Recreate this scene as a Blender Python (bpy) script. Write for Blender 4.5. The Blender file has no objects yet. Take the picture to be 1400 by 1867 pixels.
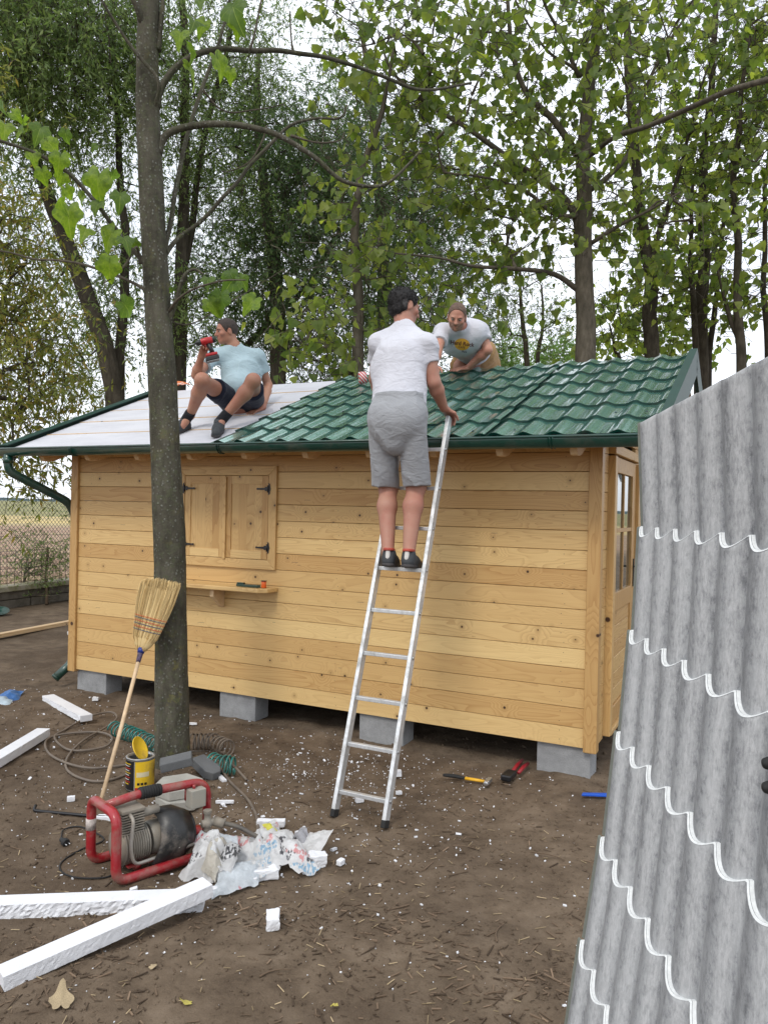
import bpy, math, random
import numpy as np
from mathutils import Vector, Matrix
from mathutils.bvhtree import BVHTree

random.seed(11)
RG = np.random.default_rng(11)
SC = bpy.context.scene
COL = SC.collection
PI = math.pi

# ------------------------------------------------------------------ camera, sky, sun, exposure
CAM_H, CAM_F, CAM_ROLL, CAM_PITCH = 1.81, 1404.0, 0.0218, 0.005
cam_data = bpy.data.cameras.new('camera')
cam_data.sensor_fit = 'VERTICAL'
cam_data.sensor_height = 24.0
cam_data.lens = CAM_F / 1867.0 * 24.0
cam_data.clip_start = 0.05
cam_data.clip_end = 9000
cam = bpy.data.objects.new('camera', cam_data)
COL.objects.link(cam)
_f = Vector((0, math.cos(CAM_PITCH), -math.sin(CAM_PITCH)))
_u0 = Vector((0, math.sin(CAM_PITCH), math.cos(CAM_PITCH)))
_r0 = Vector((1, 0, 0))
_r = _r0 * math.cos(CAM_ROLL) + _u0 * math.sin(CAM_ROLL)
_u = _u0 * math.cos(CAM_ROLL) - _r0 * math.sin(CAM_ROLL)
cam.matrix_world = Matrix(((_r.x, _u.x, -_f.x, 0), (_r.y, _u.y, -_f.y, 0), (_r.z, _u.z, -_f.z, CAM_H), (0, 0, 0, 1)))
SC.camera = cam

SUN_EL, SUN_AZ = math.radians(48), math.radians(205)      # azimuth clockwise from +Y
world = bpy.data.worlds.new('World')
SC.world = world
world.use_nodes = True
wn, wl = world.node_tree.nodes, world.node_tree.links
wn.clear()
w_out = wn.new('ShaderNodeOutputWorld')
w_bg = wn.new('ShaderNodeBackground')
w_sky = wn.new('ShaderNodeTexSky')
w_sky.sky_type = 'NISHITA'
w_sky.sun_disc = False
w_sky.sun_elevation = SUN_EL
w_sky.sun_rotation = SUN_AZ
w_sky.dust_density = 3.0
w_mix = wn.new('ShaderNodeMix')
w_mix.data_type = 'RGBA'
w_tc = wn.new('ShaderNodeTexCoord')
w_map = wn.new('ShaderNodeMapping')
w_map.inputs['Scale'].default_value = (1, 1, 2.4)
w_noise = wn.new('ShaderNodeTexNoise')
w_noise.inputs['Scale'].default_value = 2.3
w_noise.inputs['Detail'].default_value = 6
w_noise.inputs['Roughness'].default_value = 0.55
w_ramp = wn.new('ShaderNodeMapRange')
w_ramp.inputs['From Min'].default_value = 0.32
w_ramp.inputs['From Max'].default_value = 0.56
w_ramp.inputs['To Min'].default_value = 0.62
w_ramp.inputs['To Max'].default_value = 1.0
wl.new(w_tc.outputs['Generated'], w_map.inputs['Vector'])
wl.new(w_map.outputs['Vector'], w_noise.inputs['Vector'])
wl.new(w_noise.outputs['Fac'], w_ramp.inputs['Value'])
wl.new(w_ramp.outputs['Result'], w_mix.inputs['Factor'])
wl.new(w_sky.outputs['Color'], w_mix.inputs['A'])
w_mix.inputs['B'].default_value = (14.2, 14.9, 16.0, 1)      # bright white cloud deck
wl.new(w_mix.outputs['Result'], w_bg.inputs['Color'])
w_bg.inputs['Strength'].default_value = 0.10
wl.new(w_bg.outputs['Background'], w_out.inputs['Surface'])

sun_data = bpy.data.lights.new('sun', 'SUN')
sun_data.energy = 1.5
sun_data.angle = math.radians(14)
sun_data.color = (1.0, 0.95, 0.87)
sun = bpy.data.objects.new('sun', sun_data)
COL.objects.link(sun)
_sd = Vector((math.sin(SUN_AZ) * math.cos(SUN_EL), math.cos(SUN_AZ) * math.cos(SUN_EL), math.sin(SUN_EL)))
sun.rotation_euler = _sd.to_track_quat('Z', 'Y').to_euler()
sun.location = _sd * 40

SC.view_settings.view_transform = 'Standard'
SC.view_settings.look = 'None'
SC.view_settings.exposure = 0.0
SC.view_settings.gamma = 1.0
SC.view_settings.use_curve_mapping = False
SC.render.engine = 'CYCLES'
SC.cycles.max_bounces = 7
SC.cycles.diffuse_bounces = 3
SC.cycles.glossy_bounces = 3
SC.cycles.transmission_bounces = 4
SC.cycles.transparent_max_bounces = 6
SC.cycles.caustics_reflective = False
SC.cycles.caustics_refractive = False

# ------------------------------------------------------------------ places: from a view direction to a point of the world
_cr, _sr, _cp, _sp = math.cos(CAM_ROLL), math.sin(CAM_ROLL), math.cos(CAM_PITCH), math.sin(CAM_PITCH)
def ray(px, py):
    u, v = (px - 700.0) / CAM_F, -(py - 933.5) / CAM_F
    X = u * _cr - v * _sr
    up = u * _sr + v * _cr
    return np.array([X, _cp + up * _sp, -_sp + up * _cp])
CAMP = np.array([0, 0, CAM_H])
def P(px, py, Y):
    d = ray(px, py)
    return CAMP + d * (Y / d[1])
def G(px, py, z=0.0):
    d = ray(px, py)
    return CAMP + d * ((z - CAM_H) / d[2])
HUT = np.array([1.39, 5.242, 0.0])
HTH = 0.4617
HX = np.array([math.cos(HTH), -math.sin(HTH), 0])
HY = np.array([math.sin(HTH), math.cos(HTH), 0])
def to_hut(p):
    q = np.asarray(p) - HUT
    return np.array([q @ HX, q @ HY, q[2]])
def from_hut(x, y, z):
    return HUT + x * HX + y * HY + np.array([0, 0, z])
def H(px, py, ly=0.0):
    """point of the plane at local depth ly of the cabin, in cabin coordinates"""
    o, d = to_hut(CAMP), ray(px, py)
    dl = np.array([d @ HX, d @ HY, d[2]])
    return o + dl * ((ly - o[1]) / dl[1])
EAVE_Y, EAVE_Z, RIDGE_Y, RIDGE_Z = -0.45, 2.285, 1.575, 3.115
SLOPE = math.atan2(RIDGE_Z - EAVE_Z, RIDGE_Y - EAVE_Y)
def R(px, py, off=0.0):
    """point of the front roof slope (raised by off), world coordinates"""
    o, d = to_hut(CAMP), ray(px, py)
    dl = np.array([d @ HX, d @ HY, d[2]])
    n = np.array([0, -math.sin(SLOPE), math.cos(SLOPE)])
    p0 = np.array([0, EAVE_Y, EAVE_Z]) + n * off
    t = ((p0 - o) @ n) / (dl @ n)
    return from_hut(*(o + dl * t))

# ------------------------------------------------------------------ objects
def tag(o, label=None, cat=None, group=None, kind=None):
    if label: o['label'] = label
    if cat: o['category'] = cat
    if group: o['group'] = group
    if kind: o['kind'] = kind
    return o
def empty(name, loc, rz=0.0, parent=None):
    o = bpy.data.objects.new(name, None)
    o.empty_display_size = 0.1
    COL.objects.link(o)
    o.location = tuple(loc)
    o.rotation_euler = (0, 0, rz)
    o.parent = parent
    return o
def thing(name, label, cat, loc, rz=0.0, group=None):
    return tag(empty(name, loc, rz), label, cat, group)

def mesh_from(name, V, groups, smooth=False):
    V = np.asarray(V, dtype=np.float32)
    me = bpy.data.meshes.new(name)
    me.vertices.add(len(V))
    me.vertices.foreach_set('co', V.ravel())
    loops = np.concatenate([np.asarray(f, dtype=np.int32).ravel() for f, _, _ in groups])
    tot = np.concatenate([np.full(len(f), np.asarray(f).shape[1], dtype=np.int32) for f, _, _ in groups])
    mi = np.concatenate([np.full(len(f), m, dtype=np.int32) for f, m, _ in groups])
    sm = np.concatenate([np.full(len(f), bool(smooth if s is None else s)) for f, _, s in groups])
    start = np.concatenate([[0], np.cumsum(tot)[:-1]]).astype(np.int32)
    me.loops.add(len(loops))
    me.loops.foreach_set('vertex_index', loops)
    me.polygons.add(len(tot))
    me.polygons.foreach_set('loop_start', start)
    me.polygons.foreach_set('loop_total', tot)
    me.polygons.foreach_set('material_index', mi)
    me.polygons.foreach_set('use_smooth', sm)
    me.update(calc_edges=True)
    return me

def rotm(axis, ang):
    return np.array(Matrix.Rotation(ang, 3, Vector(axis)))
def frame_from(z, x=None):
    z = np.asarray(z, float); z = z / np.linalg.norm(z)
    if x is None: x = np.array([1.0, 0, 0]) if abs(z[0]) < 0.9 else np.array([0, 1.0, 0])
    x = np.asarray(x, float); x = x - z * (x @ z); x = x / np.linalg.norm(x)
    return np.stack([x, np.cross(z, x), z], axis=1)      # columns

class MB:
    """collects shapes in one coordinate system; build() links them as one mesh object"""
    def __init__(s):
        s.V, s.F, s.n = [], [], 0
    def add(s, V, F, mi=0, smooth=None):
        V = np.asarray(V, float)
        for f in (F if isinstance(F, list) else [F]):
            f = np.asarray(f, int)
            if f.ndim == 1: f = f[None, :]
            s.F.append((f + s.n, mi, smooth))
        s.V.append(V); s.n += len(V)
        return s
    def box(s, c, size, M=None, mi=0, smooth=None):
        h = np.asarray(size, float) / 2
        v = np.array([[x, y, z] for x in (-1, 1) for y in (-1, 1) for z in (-1, 1)]) * h
        if M is not None: v = v @ np.asarray(M).T
        return s.add(v + np.asarray(c), np.array([[0, 1, 3, 2], [4, 6, 7, 5], [0, 4, 5, 1], [2, 3, 7, 6], [0, 2, 6, 4], [1, 5, 7, 3]]), mi, smooth)
    def bar(s, a, b, w, h, side=None, mi=0):
        """box from a to b; side = direction of its width"""
        a, b = np.asarray(a, float), np.asarray(b, float)
        z = b - a
        M = frame_from(z, side)
        return s.box((a + b) / 2, (w, h, np.linalg.norm(z)), M, mi)
    def tube(s, pts, r, n=8, mi=0, caps=True, closed=False, flat=1.0):
        pts = np.asarray(pts, float)
        m = len(pts)
        r = np.broadcast_to(np.asarray(r, float), (m,))
        if closed:
            t = np.roll(pts, -1, 0) - np.roll(pts, 1, 0)
        else:
            t = np.gradient(pts, axis=0)
        t /= np.linalg.norm(t, axis=1)[:, None] + 1e-12
        x = frame_from(t[0])[:, 0]
        ang = np.arange(n) * 2 * PI / n
        V = np.zeros((m, n, 3))
        for i in range(m):
            x = x - t[i] * (x @ t[i]); x /= np.linalg.norm(x) + 1e-12
            y = np.cross(t[i], x)
            V[i] = pts[i] + r[i] * (np.cos(ang)[:, None] * x + flat * np.sin(ang)[:, None] * y)
        idx = np.arange(m * n).reshape(m, n)
        a = idx if closed else idx[:-1]
        b = np.roll(idx, -1, 0) if closed else idx[1:]
        F = [np.stack([a, np.roll(a, -1, 1), np.roll(b, -1, 1), b], -1).reshape(-1, 4)]
        if caps and not closed:
            F += [idx[0][::-1][None], idx[-1][None]]
        return s.add(V.reshape(-1, 3), F, mi, True)
    def lathe(s, prof, n=20, o=(0, 0, 0), M=None, mi=0, caps=True, smooth=True):
        prof = np.asarray(prof, float)
        ang = np.arange(n) * 2 * PI / n
        V = np.stack([prof[:, 0][:, None] * np.cos(ang), prof[:, 0][:, None] * np.sin(ang), np.repeat(prof[:, 1][:, None], n, 1)], -1).reshape(-1, 3)
        if M is not None: V = V @ np.asarray(M).T
        idx = np.arange(len(prof) * n).reshape(-1, n)
        s.add(V + np.asarray(o), [np.stack([idx[:-1], np.roll(idx[:-1], -1, 1), np.roll(idx[1:], -1, 1), idx[1:]], -1).reshape(-1, 4)], mi, smooth)
        if caps:
            s.add(V[idx[0][::-1]] + np.asarray(o), np.arange(n)[None], mi, False)
            s.add(V[idx[-1]] + np.asarray(o), np.arange(n)[None], mi, False)
        return s
    def prism(s, poly, a, b, M=None, o=(0, 0, 0), mi=0, smooth=False):
        """polygon (counterclockwise, in x y) pushed from z=a to z=b"""
        poly = np.asarray(poly, float); n = len(poly)
        V = np.concatenate([np.c_[poly, np.full(n, a)], np.c_[poly, np.full(n, b)]])
        if M is not None: V = V @ np.asarray(M).T
        i = np.arange(n); j = (i + 1) % n
        return s.add(V + np.asarray(o), [i[::-1][None], (i + n)[None], np.stack([i, j, j + n, i + n], -1)], mi, smooth)
    def build(s, name, mats, parent=None, origin=(0, 0, 0), smooth=False, bevel=0, seg=2, sub=0):
        V = np.concatenate(s.V) - np.asarray(origin)
        me = mesh_from(name, V, s.F, smooth)
        return link_mesh(name, me, mats, parent, origin, bevel, seg, sub)

def wloc_of(p):
    """where an unrotated parent stands; zero for things built in their own coordinates"""
    w = np.zeros(3)
    while p is not None:
        w += np.array(p.location)
        if 'wooden_cabin' in p.name or abs(p.rotation_euler.z) > 1e-6 or p.name in LOCAL: return np.zeros(3)
        p = p.parent
    return w
LOCAL = set()
def link_mesh(name, me, mats, parent=None, origin=(0, 0, 0), bevel=0, seg=2, sub=0):
    for m in (mats if isinstance(mats, (list, tuple)) else [mats]): me.materials.append(m)
    o = bpy.data.objects.new(name, me)
    COL.objects.link(o)
    if parent is not None: o.parent = parent
    o.location = tuple(np.asarray(origin, float) - wloc_of(parent))
    if bevel:
        b = o.modifiers.new('bevel', 'BEVEL'); b.width = bevel; b.segments = seg; b.limit_method = 'ANGLE'; b.angle_limit = 0.6
    if sub:
        b = o.modifiers.new('sub', 'SUBSURF'); b.levels = sub; b.render_levels = sub
    return o
def again(o, parent=None, loc=None, rot=None, scale=None):
    c = o.copy(); COL.objects.link(c)
    if parent is not None: c.parent = parent
    if loc is not None: c.location = tuple(loc)
    if rot is not None: c.rotation_euler = rot
    if scale is not None: c.scale = scale
    return c

def smooth_path(pts, k=6):
    """Catmull-Rom through the points"""
    p = np.asarray(pts, float)
    q = np.vstack([2 * p[0] - p[1], p, 2 * p[-1] - p[-2]])
    out = []
    for i in range(1, len(q) - 2):
        for t in np.arange(k) / k:
            out.append(0.5 * (2 * q[i] + (q[i + 1] - q[i - 1]) * t + (2 * q[i - 1] - 5 * q[i] + 4 * q[i + 1] - q[i + 2]) * t * t + (3 * q[i] - q[i - 1] - 3 * q[i + 1] + q[i + 2]) * t ** 3))
    out.append(q[-2])
    return np.array(out)
def fillet(pts, r, k=5):
    """polyline with rounded corners"""
    pts = [np.asarray(p, float) for p in pts]
    out = [pts[0]]
    for a, b, c in zip(pts[:-2], pts[1:-1], pts[2:]):
        u, v = a - b, c - b
        d = min(r, np.linalg.norm(u) * .48, np.linalg.norm(v) * .48)
        s, e = b + u / np.linalg.norm(u) * d, b + v / np.linalg.norm(v) * d
        for t in np.linspace(0, 1, k + 1): out.append((1 - t) ** 2 * s + 2 * t * (1 - t) * b + t * t * e)
    out.append(pts[-1])
    return np.array(out)
def vnoise(p, seed=0):
    """smooth value noise of points (n,3), about -1..1"""
    p = np.asarray(p, float)
    i = np.floor(p).astype(np.int64); f = p - i; f = f * f * (3 - 2 * f)
    def h(x, y, z):
        n = (x * 374761393 + y * 668265263 + z * 2147483647 + seed * 974634777) & 0xFFFFFFFF
        n = ((n ^ (n >> 13)) * 1274126177) & 0xFFFFFFFF
        return ((n ^ (n >> 16)) & 0xFFFF) / 32767.5 - 1
    r = 0
    for a in (0, 1):
        for b in (0, 1):
            for c in (0, 1):
                w = (f[..., 0] if a else 1 - f[..., 0]) * (f[..., 1] if b else 1 - f[..., 1]) * (f[..., 2] if c else 1 - f[..., 2])
                r = r + w * h(i[..., 0] + a, i[..., 1] + b, i[..., 2] + c)
    return r

# ------------------------------------------------------------------ materials
class Mat:
    def __init__(s, name):
        s.m = bpy.data.materials.new(name); s.m.use_nodes = True
        s.n, s.l = s.m.node_tree.nodes, s.m.node_tree.links
        s.bsdf = s.n['Principled BSDF']; s.out = s.n['Material Output']
        s._tc = None
    def tc(s, kind='Object'):
        if s._tc is None: s._tc = s.n.new('ShaderNodeTexCoord')
        return s._tc.outputs[kind]
    def rnd(s):
        return s.n.new('ShaderNodeObjectInfo').outputs['Random']
    def mapping(s, vec, scale=(1, 1, 1), loc=None, rot=None):
        m = s.n.new('ShaderNodeMapping'); m.inputs['Scale'].default_value = scale
        if rot: m.inputs['Rotation'].default_value = rot
        if loc is not None:
            if isinstance(loc, tuple): m.inputs['Location'].default_value = loc
            else: s.l.new(loc, m.inputs['Location'])
        s.l.new(vec, m.inputs['Vector']); return m.outputs['Vector']
    def noise(s, vec, scale=5, detail=3, rough=.5, dist=0, out='Fac'):
        t = s.n.new('ShaderNodeTexNoise'); t.inputs['Scale'].default_value = scale; t.inputs['Detail'].default_value = detail
        t.inputs['Roughness'].default_value = rough; t.inputs['Distortion'].default_value = dist
        s.l.new(vec, t.inputs['Vector']); return t.outputs[out]
    def voronoi(s, vec, scale=5, feature='F1', out='Distance', rand=1, dim='3D'):
        t = s.n.new('ShaderNodeTexVoronoi'); t.voronoi_dimensions = dim; t.inputs['Scale'].default_value = scale; t.feature = feature
        t.inputs['Randomness'].default_value = rand
        s.l.new(vec, t.inputs['Vector']); return t.outputs[out]
    def math(s, op, a, b=None, c=None):
        t = s.n.new('ShaderNodeMath'); t.operation = op
        for k, v in enumerate((a, b, c)):
            if v is None: continue
            if isinstance(v, (int, float)): t.inputs[k].default_value = v
            else: s.l.new(v, t.inputs[k])
        return t.outputs[0]
    def rng(s, v, a, b, c=0, d=1):
        t = s.n.new('ShaderNodeMapRange')
        for k, x in zip(('From Min', 'From Max', 'To Min', 'To Max'), (a, b, c, d)): t.inputs[k].default_value = x
        s.l.new(v, t.inputs['Value']); return t.outputs['Result']
    def mix(s, f, a, b, mode='MIX'):
        t = s.n.new('ShaderNodeMix'); t.data_type = 'RGBA'; t.blend_type = mode
        for k, v in (('Factor', f), ('A', a), ('B', b)):
            if isinstance(v, (int, float)): t.inputs[k].default_value = v
            elif isinstance(v, tuple): t.inputs[k].default_value = (*v[:3], 1)
            else: s.l.new(v, t.inputs[k])
        return t.outputs['Result']
    def ramp(s, f, stops):
        t = s.n.new('ShaderNodeValToRGB'); e = t.color_ramp.elements
        while len(e) < len(stops): e.new(0.5)
        for k, (p, c) in enumerate(stops): e[k].position = p; e[k].color = (*c[:3], 1)
        s.l.new(f, t.inputs['Fac']); return t.outputs['Color']
    def sep(s, vec):
        t = s.n.new('ShaderNodeSeparateXYZ'); s.l.new(vec, t.inputs[0]); return t.outputs
    def comb(s, x, y, z):
        t = s.n.new('ShaderNodeCombineXYZ')
        for k, v in enumerate((x, y, z)):
            if isinstance(v, (int, float)): t.inputs[k].default_value = v
            else: s.l.new(v, t.inputs[k])
        return t.outputs[0]
    def set(s, **kw):
        names = dict(color='Base Color', rough='Roughness', metal='Metallic', spec='Specular IOR Level', coat='Coat Weight', coat_rough='Coat Roughness', trans='Transmission Weight', alpha='Alpha', sss='Subsurface Weight', ior='IOR', emit='Emission Strength', sheen='Sheen Weight')
        for k, v in kw.items():
            i = s.bsdf.inputs[names[k]]
            if isinstance(v, (int, float)): i.default_value = v
            elif isinstance(v, tuple): i.default_value = (*v[:3], 1)
            else: s.l.new(v, i)
        return s
    def bump(s, h, strength=.3, dist=.01):
        t = s.n.new('ShaderNodeBump'); t.inputs['Strength'].default_value = strength; t.inputs['Distance'].default_value = dist
        s.l.new(h, t.inputs['Height']); s.l.new(t.outputs['Normal'], s.bsdf.inputs['Normal']); return s
    def translucent(s, col, fac=.4):
        t = s.n.new('ShaderNodeBsdfTranslucent'); x = s.n.new('ShaderNodeMixShader')
        if isinstance(col, tuple): t.inputs['Color'].default_value = (*col[:3], 1)
        else: s.l.new(col, t.inputs['Color'])
        x.inputs[0].default_value = fac
        s.l.new(s.bsdf.outputs[0], x.inputs[1]); s.l.new(t.outputs[0], x.inputs[2]); s.l.new(x.outputs[0], s.out.inputs['Surface'])
        return s

def plain(name, col, rough=.5, var=.12, scale=12, metal=0, bump=0, bscale=80, bdist=.003, spec=.5, coat=0, dirt=None, dirt_amt=.5, dscale=6):
    m = Mat(name); v = m.tc()
    n = m.noise(v, scale, 4, .6)
    c = m.mix(m.rng(n, .3, .7), tuple(x * (1 - var) for x in col), tuple(min(1, x * (1 + var)) for x in col))
    if dirt is not None:
        d = m.rng(m.noise(v, dscale, 6, .7), .5 - dirt_amt * .3, .75)
        c = m.mix(d, c, dirt)
        m.set(rough=m.rng(d, 0, 1, rough, .9))
    else: m.set(rough=rough)
    m.set(color=c, metal=metal, spec=spec, coat=coat)
    if bump: m.bump(m.noise(v, bscale, 4, .6), bump, bdist)
    return m.m

def wood(name, light, dark, axis=0, knots=True, rough=.42, contour=16, tint=.7, density=2.2, face=1):
    """planed softwood: figure from contour lines of a stretched field, fine fibres, knots; differs from board to board"""
    m = Mat(name); v = m.tc(); r = m.rnd()
    off = m.comb(m.math('MULTIPLY', r, 37.0), m.math('MULTIPLY', r, 91.0), m.math('MULTIPLY', r, 53.0))
    sc = [9.0, 9.0, 9.0]; sc[axis] = 1.0
    q = m.mapping(v, tuple(sc), off)
    # knots bend the grain
    ks = [density * 1.5] * 3; ks[face] = .01
    kq = m.sep(m.mapping(v, tuple(ks), off)); kd_v = m.comb(kq[axis], kq[3 - axis - face], 0.0)
    kd = m.voronoi(kd_v, 1.0, dim='2D')
    kr = m.sep(m.voronoi(kd_v, 1.0, out='Color', dim='2D'))[0]
    has = m.math('GREATER_THAN', kr, .5)
    bend = m.math('MULTIPLY', m.math('MULTIPLY', m.rng(kd, 0, .42, 1, 0), has), .22 if knots else 0)
    f = m.math('ADD', m.noise(q, .75, 1.8, .45, .5), bend)
    ring = m.math('FRACT', m.math('MULTIPLY', f, m.rng(r, 0, 1, contour * .6, contour * 1.5)))
    ring = m.math('POWER', ring, 2.8)
    fs = [300.0] * 3; fs[axis] = 5.0
    fib = m.noise(m.mapping(v, tuple(fs), off), 1, 3, .6)
    blotch = m.noise(q, .35, 3, .6)
    base = m.mix(m.math('MULTIPLY', m.math('FRACT', m.math('MULTIPLY', r, 7.31)), tint), light, dark)
    base = m.mix(m.rng(blotch, .35, .7, 0, .35), base, dark)
    grain = tuple(a * b for a, b in zip(dark, (.72, .6, .5)))
    amt = m.math('MULTIPLY', m.math('MULTIPLY', ring, .62), m.rng(m.math('FRACT', m.math('MULTIPLY', r, 3.7)), 0, 1, .3, 1.0))
    c = m.mix(amt, base, grain)
    c = m.mix(m.rng(fib, .45, .75, 0, .22), c, grain)
    if knots:
        halo = m.math('MULTIPLY', m.rng(kd, .035, .14, 1, 0), has)
        c = m.mix(m.math('MULTIPLY', halo, .5), c, tuple(a * .75 for a in dark))
        core = m.math('MULTIPLY', m.rng(m.math('ADD', kd, m.math('MULTIPLY', m.math('SUBTRACT', kr, .5), .05)), .030, .046, 1, 0), has)
        c = m.mix(core, c, (.05, .022, .012))
    m.set(color=c, rough=m.rng(fib, .2, .8, rough - .06, rough + .14), spec=.4)
    m.bump(m.math('SUBTRACT', fib, m.math('MULTIPLY', ring, .5)), .12, .002)
    return m.m
# ================================================================== materials of the place
M = {}
M['pine'] = wood('pine_board', (.73, .525, .24), (.50, .295, .11), 0, True, .40, 17, 1.0, 2.6)
M['pine_side'] = wood('pine_side_board', (.63, .43, .185), (.48, .28, .105), 1, True, .42, 14, .8, face=0)
M['pine_v'] = wood('pine_upright', (.63, .42, .18), (.46, .27, .10), 2, True, .40, 14, .9, 1.4)
M['pine_raw'] = wood('pine_raw', (.72, .54, .33), (.58, .38, .19), 0, True, .6, 10, .5)
M['green_tile'] = plain('green_coated_steel', (.15, .37, .30), .25, .05, 3, metal=.72, spec=1.0, coat=1.0)
for n_ in M['green_tile'].node_tree.nodes:
    if n_.type == 'BSDF_PRINCIPLED': n_.inputs['Coat IOR'].default_value = 2.5; n_.inputs['Coat Roughness'].default_value = .07
M['green_gutter'] = plain('dark_green_gutter', (.004, .045, .032), .3, .15, 5, metal=.1, spec=.55, coat=.4, dirt=(.06, .07, .05), dirt_amt=.1)
M['verge_green'] = plain('verge_green', (.004, .038, .027), .5, .15, 5)
M['black_iron'] = plain('black_iron', (.008, .008, .01), .4)
M['steel'] = plain('steel', (.55, .56, .57), .35, .1, 30, metal=.9)
M['alu'] = plain('brushed_aluminium', (.70, .715, .73), .42, .12, 9, metal=.7, dirt=(.42, .42, .40), dirt_amt=.35, dscale=14, bump=.1, bscale=200)
M['rubber'] = plain('black_rubber', (.012, .012, .012), .75)
M['void'] = plain('dark_boarding', (.07, .045, .025), .8)

def concrete(name, col, pores=True, dark=.6):
    m = Mat(name); v = m.tc(); r = m.rnd()
    q = m.mapping(v, (1, 1, 1), m.comb(m.math('MULTIPLY', r, 9.0), m.math('MULTIPLY', r, 5.0), 0.0))
    n = m.noise(q, 6, 8, .7); g = m.noise(q, 150, 3, .7)
    c = m.mix(m.rng(n, .3, .7), tuple(a * dark for a in col), col)
    c = m.mix(m.rng(g, .56, .72, 0, .7 if pores else .3), c, tuple(a * .3 for a in col))
    c = m.mix(m.rng(g, .3, .4, .35, 0), c, tuple(min(1, a * 1.5) for a in col))
    m.set(color=c, rough=.93, spec=.2); m.bump(m.math('SUBTRACT', n, g), .7, .004 if pores else .0015)
    return m.m
M['block'] = concrete('grey_concrete_block', (.34, .345, .35))
M['paver_light'] = concrete('pale_paver', (.40, .39, .35), False, .7)
M['paver_dark'] = concrete('dark_paver', (.15, .155, .16), False, .7)
M['wall_old'] = concrete('old_concrete', (.20, .175, .14), True, .4)

def white_board():
    m = Mat('white_laminated_board'); v = m.tc()
    q = m.mapping(v, (1, 3, 3)); n = m.noise(q, 2.2, 5, .65)
    c = m.mix(m.rng(n, .4, .68), (.62, .62, .66), (.54, .54, .58))
    s = m.noise(m.mapping(v, (3, 14, 14)), 2.5, 6, .7)
    c = m.mix(m.rng(s, .6, .68, 0, .5), c, (.36, .36, .38))
    m.set(color=c, rough=.5, spec=.35); m.bump(n, .2, .01)
    return m.m
M['white_board'] = white_board()
def glass_mat():
    m = Mat('window_glass'); m.set(color=(.05, .06, .055), rough=.03, spec=.9, coat=.5)
    return m.m
M['glass'] = glass_mat()

# ================================================================== the cabin
cabin = thing('wooden_cabin', 'new pine board cabin with a half tiled green roof, raised on concrete blocks', 'cabin', HUT, -HTH)
L = 4.81; BH = .135; Z0 = .20; NB = 16; DEPTH = 3.15

def board_profile_mesh(x0, x1, th=.028, h=BH, name='board', axis=0, taper=None):
    """one tongue and groove board with a V on both edges; front face at y=0, body towards +y"""
    c = .0032
    prof = [(th, .001), (.006, .001), (0, c), (0, h - c), (.006, h - .001), (th, h - .001)]
    b = MB(); n = len(prof)
    a0 = [(x0, y, z) for y, z in prof]; a1 = [(x1, y, z) for y, z in prof]
    if taper: a1 = [(x1 - (z / h) * taper[1], y, z) for y, z in prof]; a0 = [(x0 + (z / h) * taper[0], y, z) for y, z in prof]
    V = np.array(a0 + a1)
    if axis == 1: V = np.stack([-V[:, 1], V[:, 0], V[:, 2]], 1)
    i = np.arange(n); j = (i + 1) % n
    b.add(V, [i[None], (i + n)[::-1][None], np.stack([j, i, i + n, j + n], -1)])
    return b
proto = None
for k in range(NB):
    o = board_profile_mesh(-L, 0).build('board', M['pine'], cabin) if proto is None else again(proto, cabin)
    proto = proto or o
    o.location = (0, 0, Z0 + k * BH)
M['nail'] = plain('nail_head', (.06, .05, .045), .6)
rgn = np.random.default_rng(8)
for k in range(NB):
    b = MB()
    for x in (-.16, -1.95, -3.35, -4.66):
        for dz in (.035, .10):
            c = np.array([x + rgn.uniform(-.012, .012), -.0006, Z0 + k * BH + dz + rgn.uniform(-.006, .006)]); b.lathe([(.0028, 0), (.0026, .001)], 6, c, frame_from((0, -1, 0)))
    if k % 2 == 0:
        for _ in range(3):
            c = np.array([rgn.uniform(-4.6, -.2), .0004, Z0 + k * BH + rgn.uniform(.03, .11)]); b.box(c, (rgn.uniform(.02, .07), .002, .0022))
    tag(b.build('nail_heads', M['nail'], cabin), kind='stuff')
back = board_profile_mesh(0, L).build('board', M['pine'], cabin)
for k in range(NB):
    o = back if k == 0 else again(back, cabin)
    o.location = (0, DEPTH, Z0 + k * BH); o.rotation_euler = (0, 0, PI)
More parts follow.
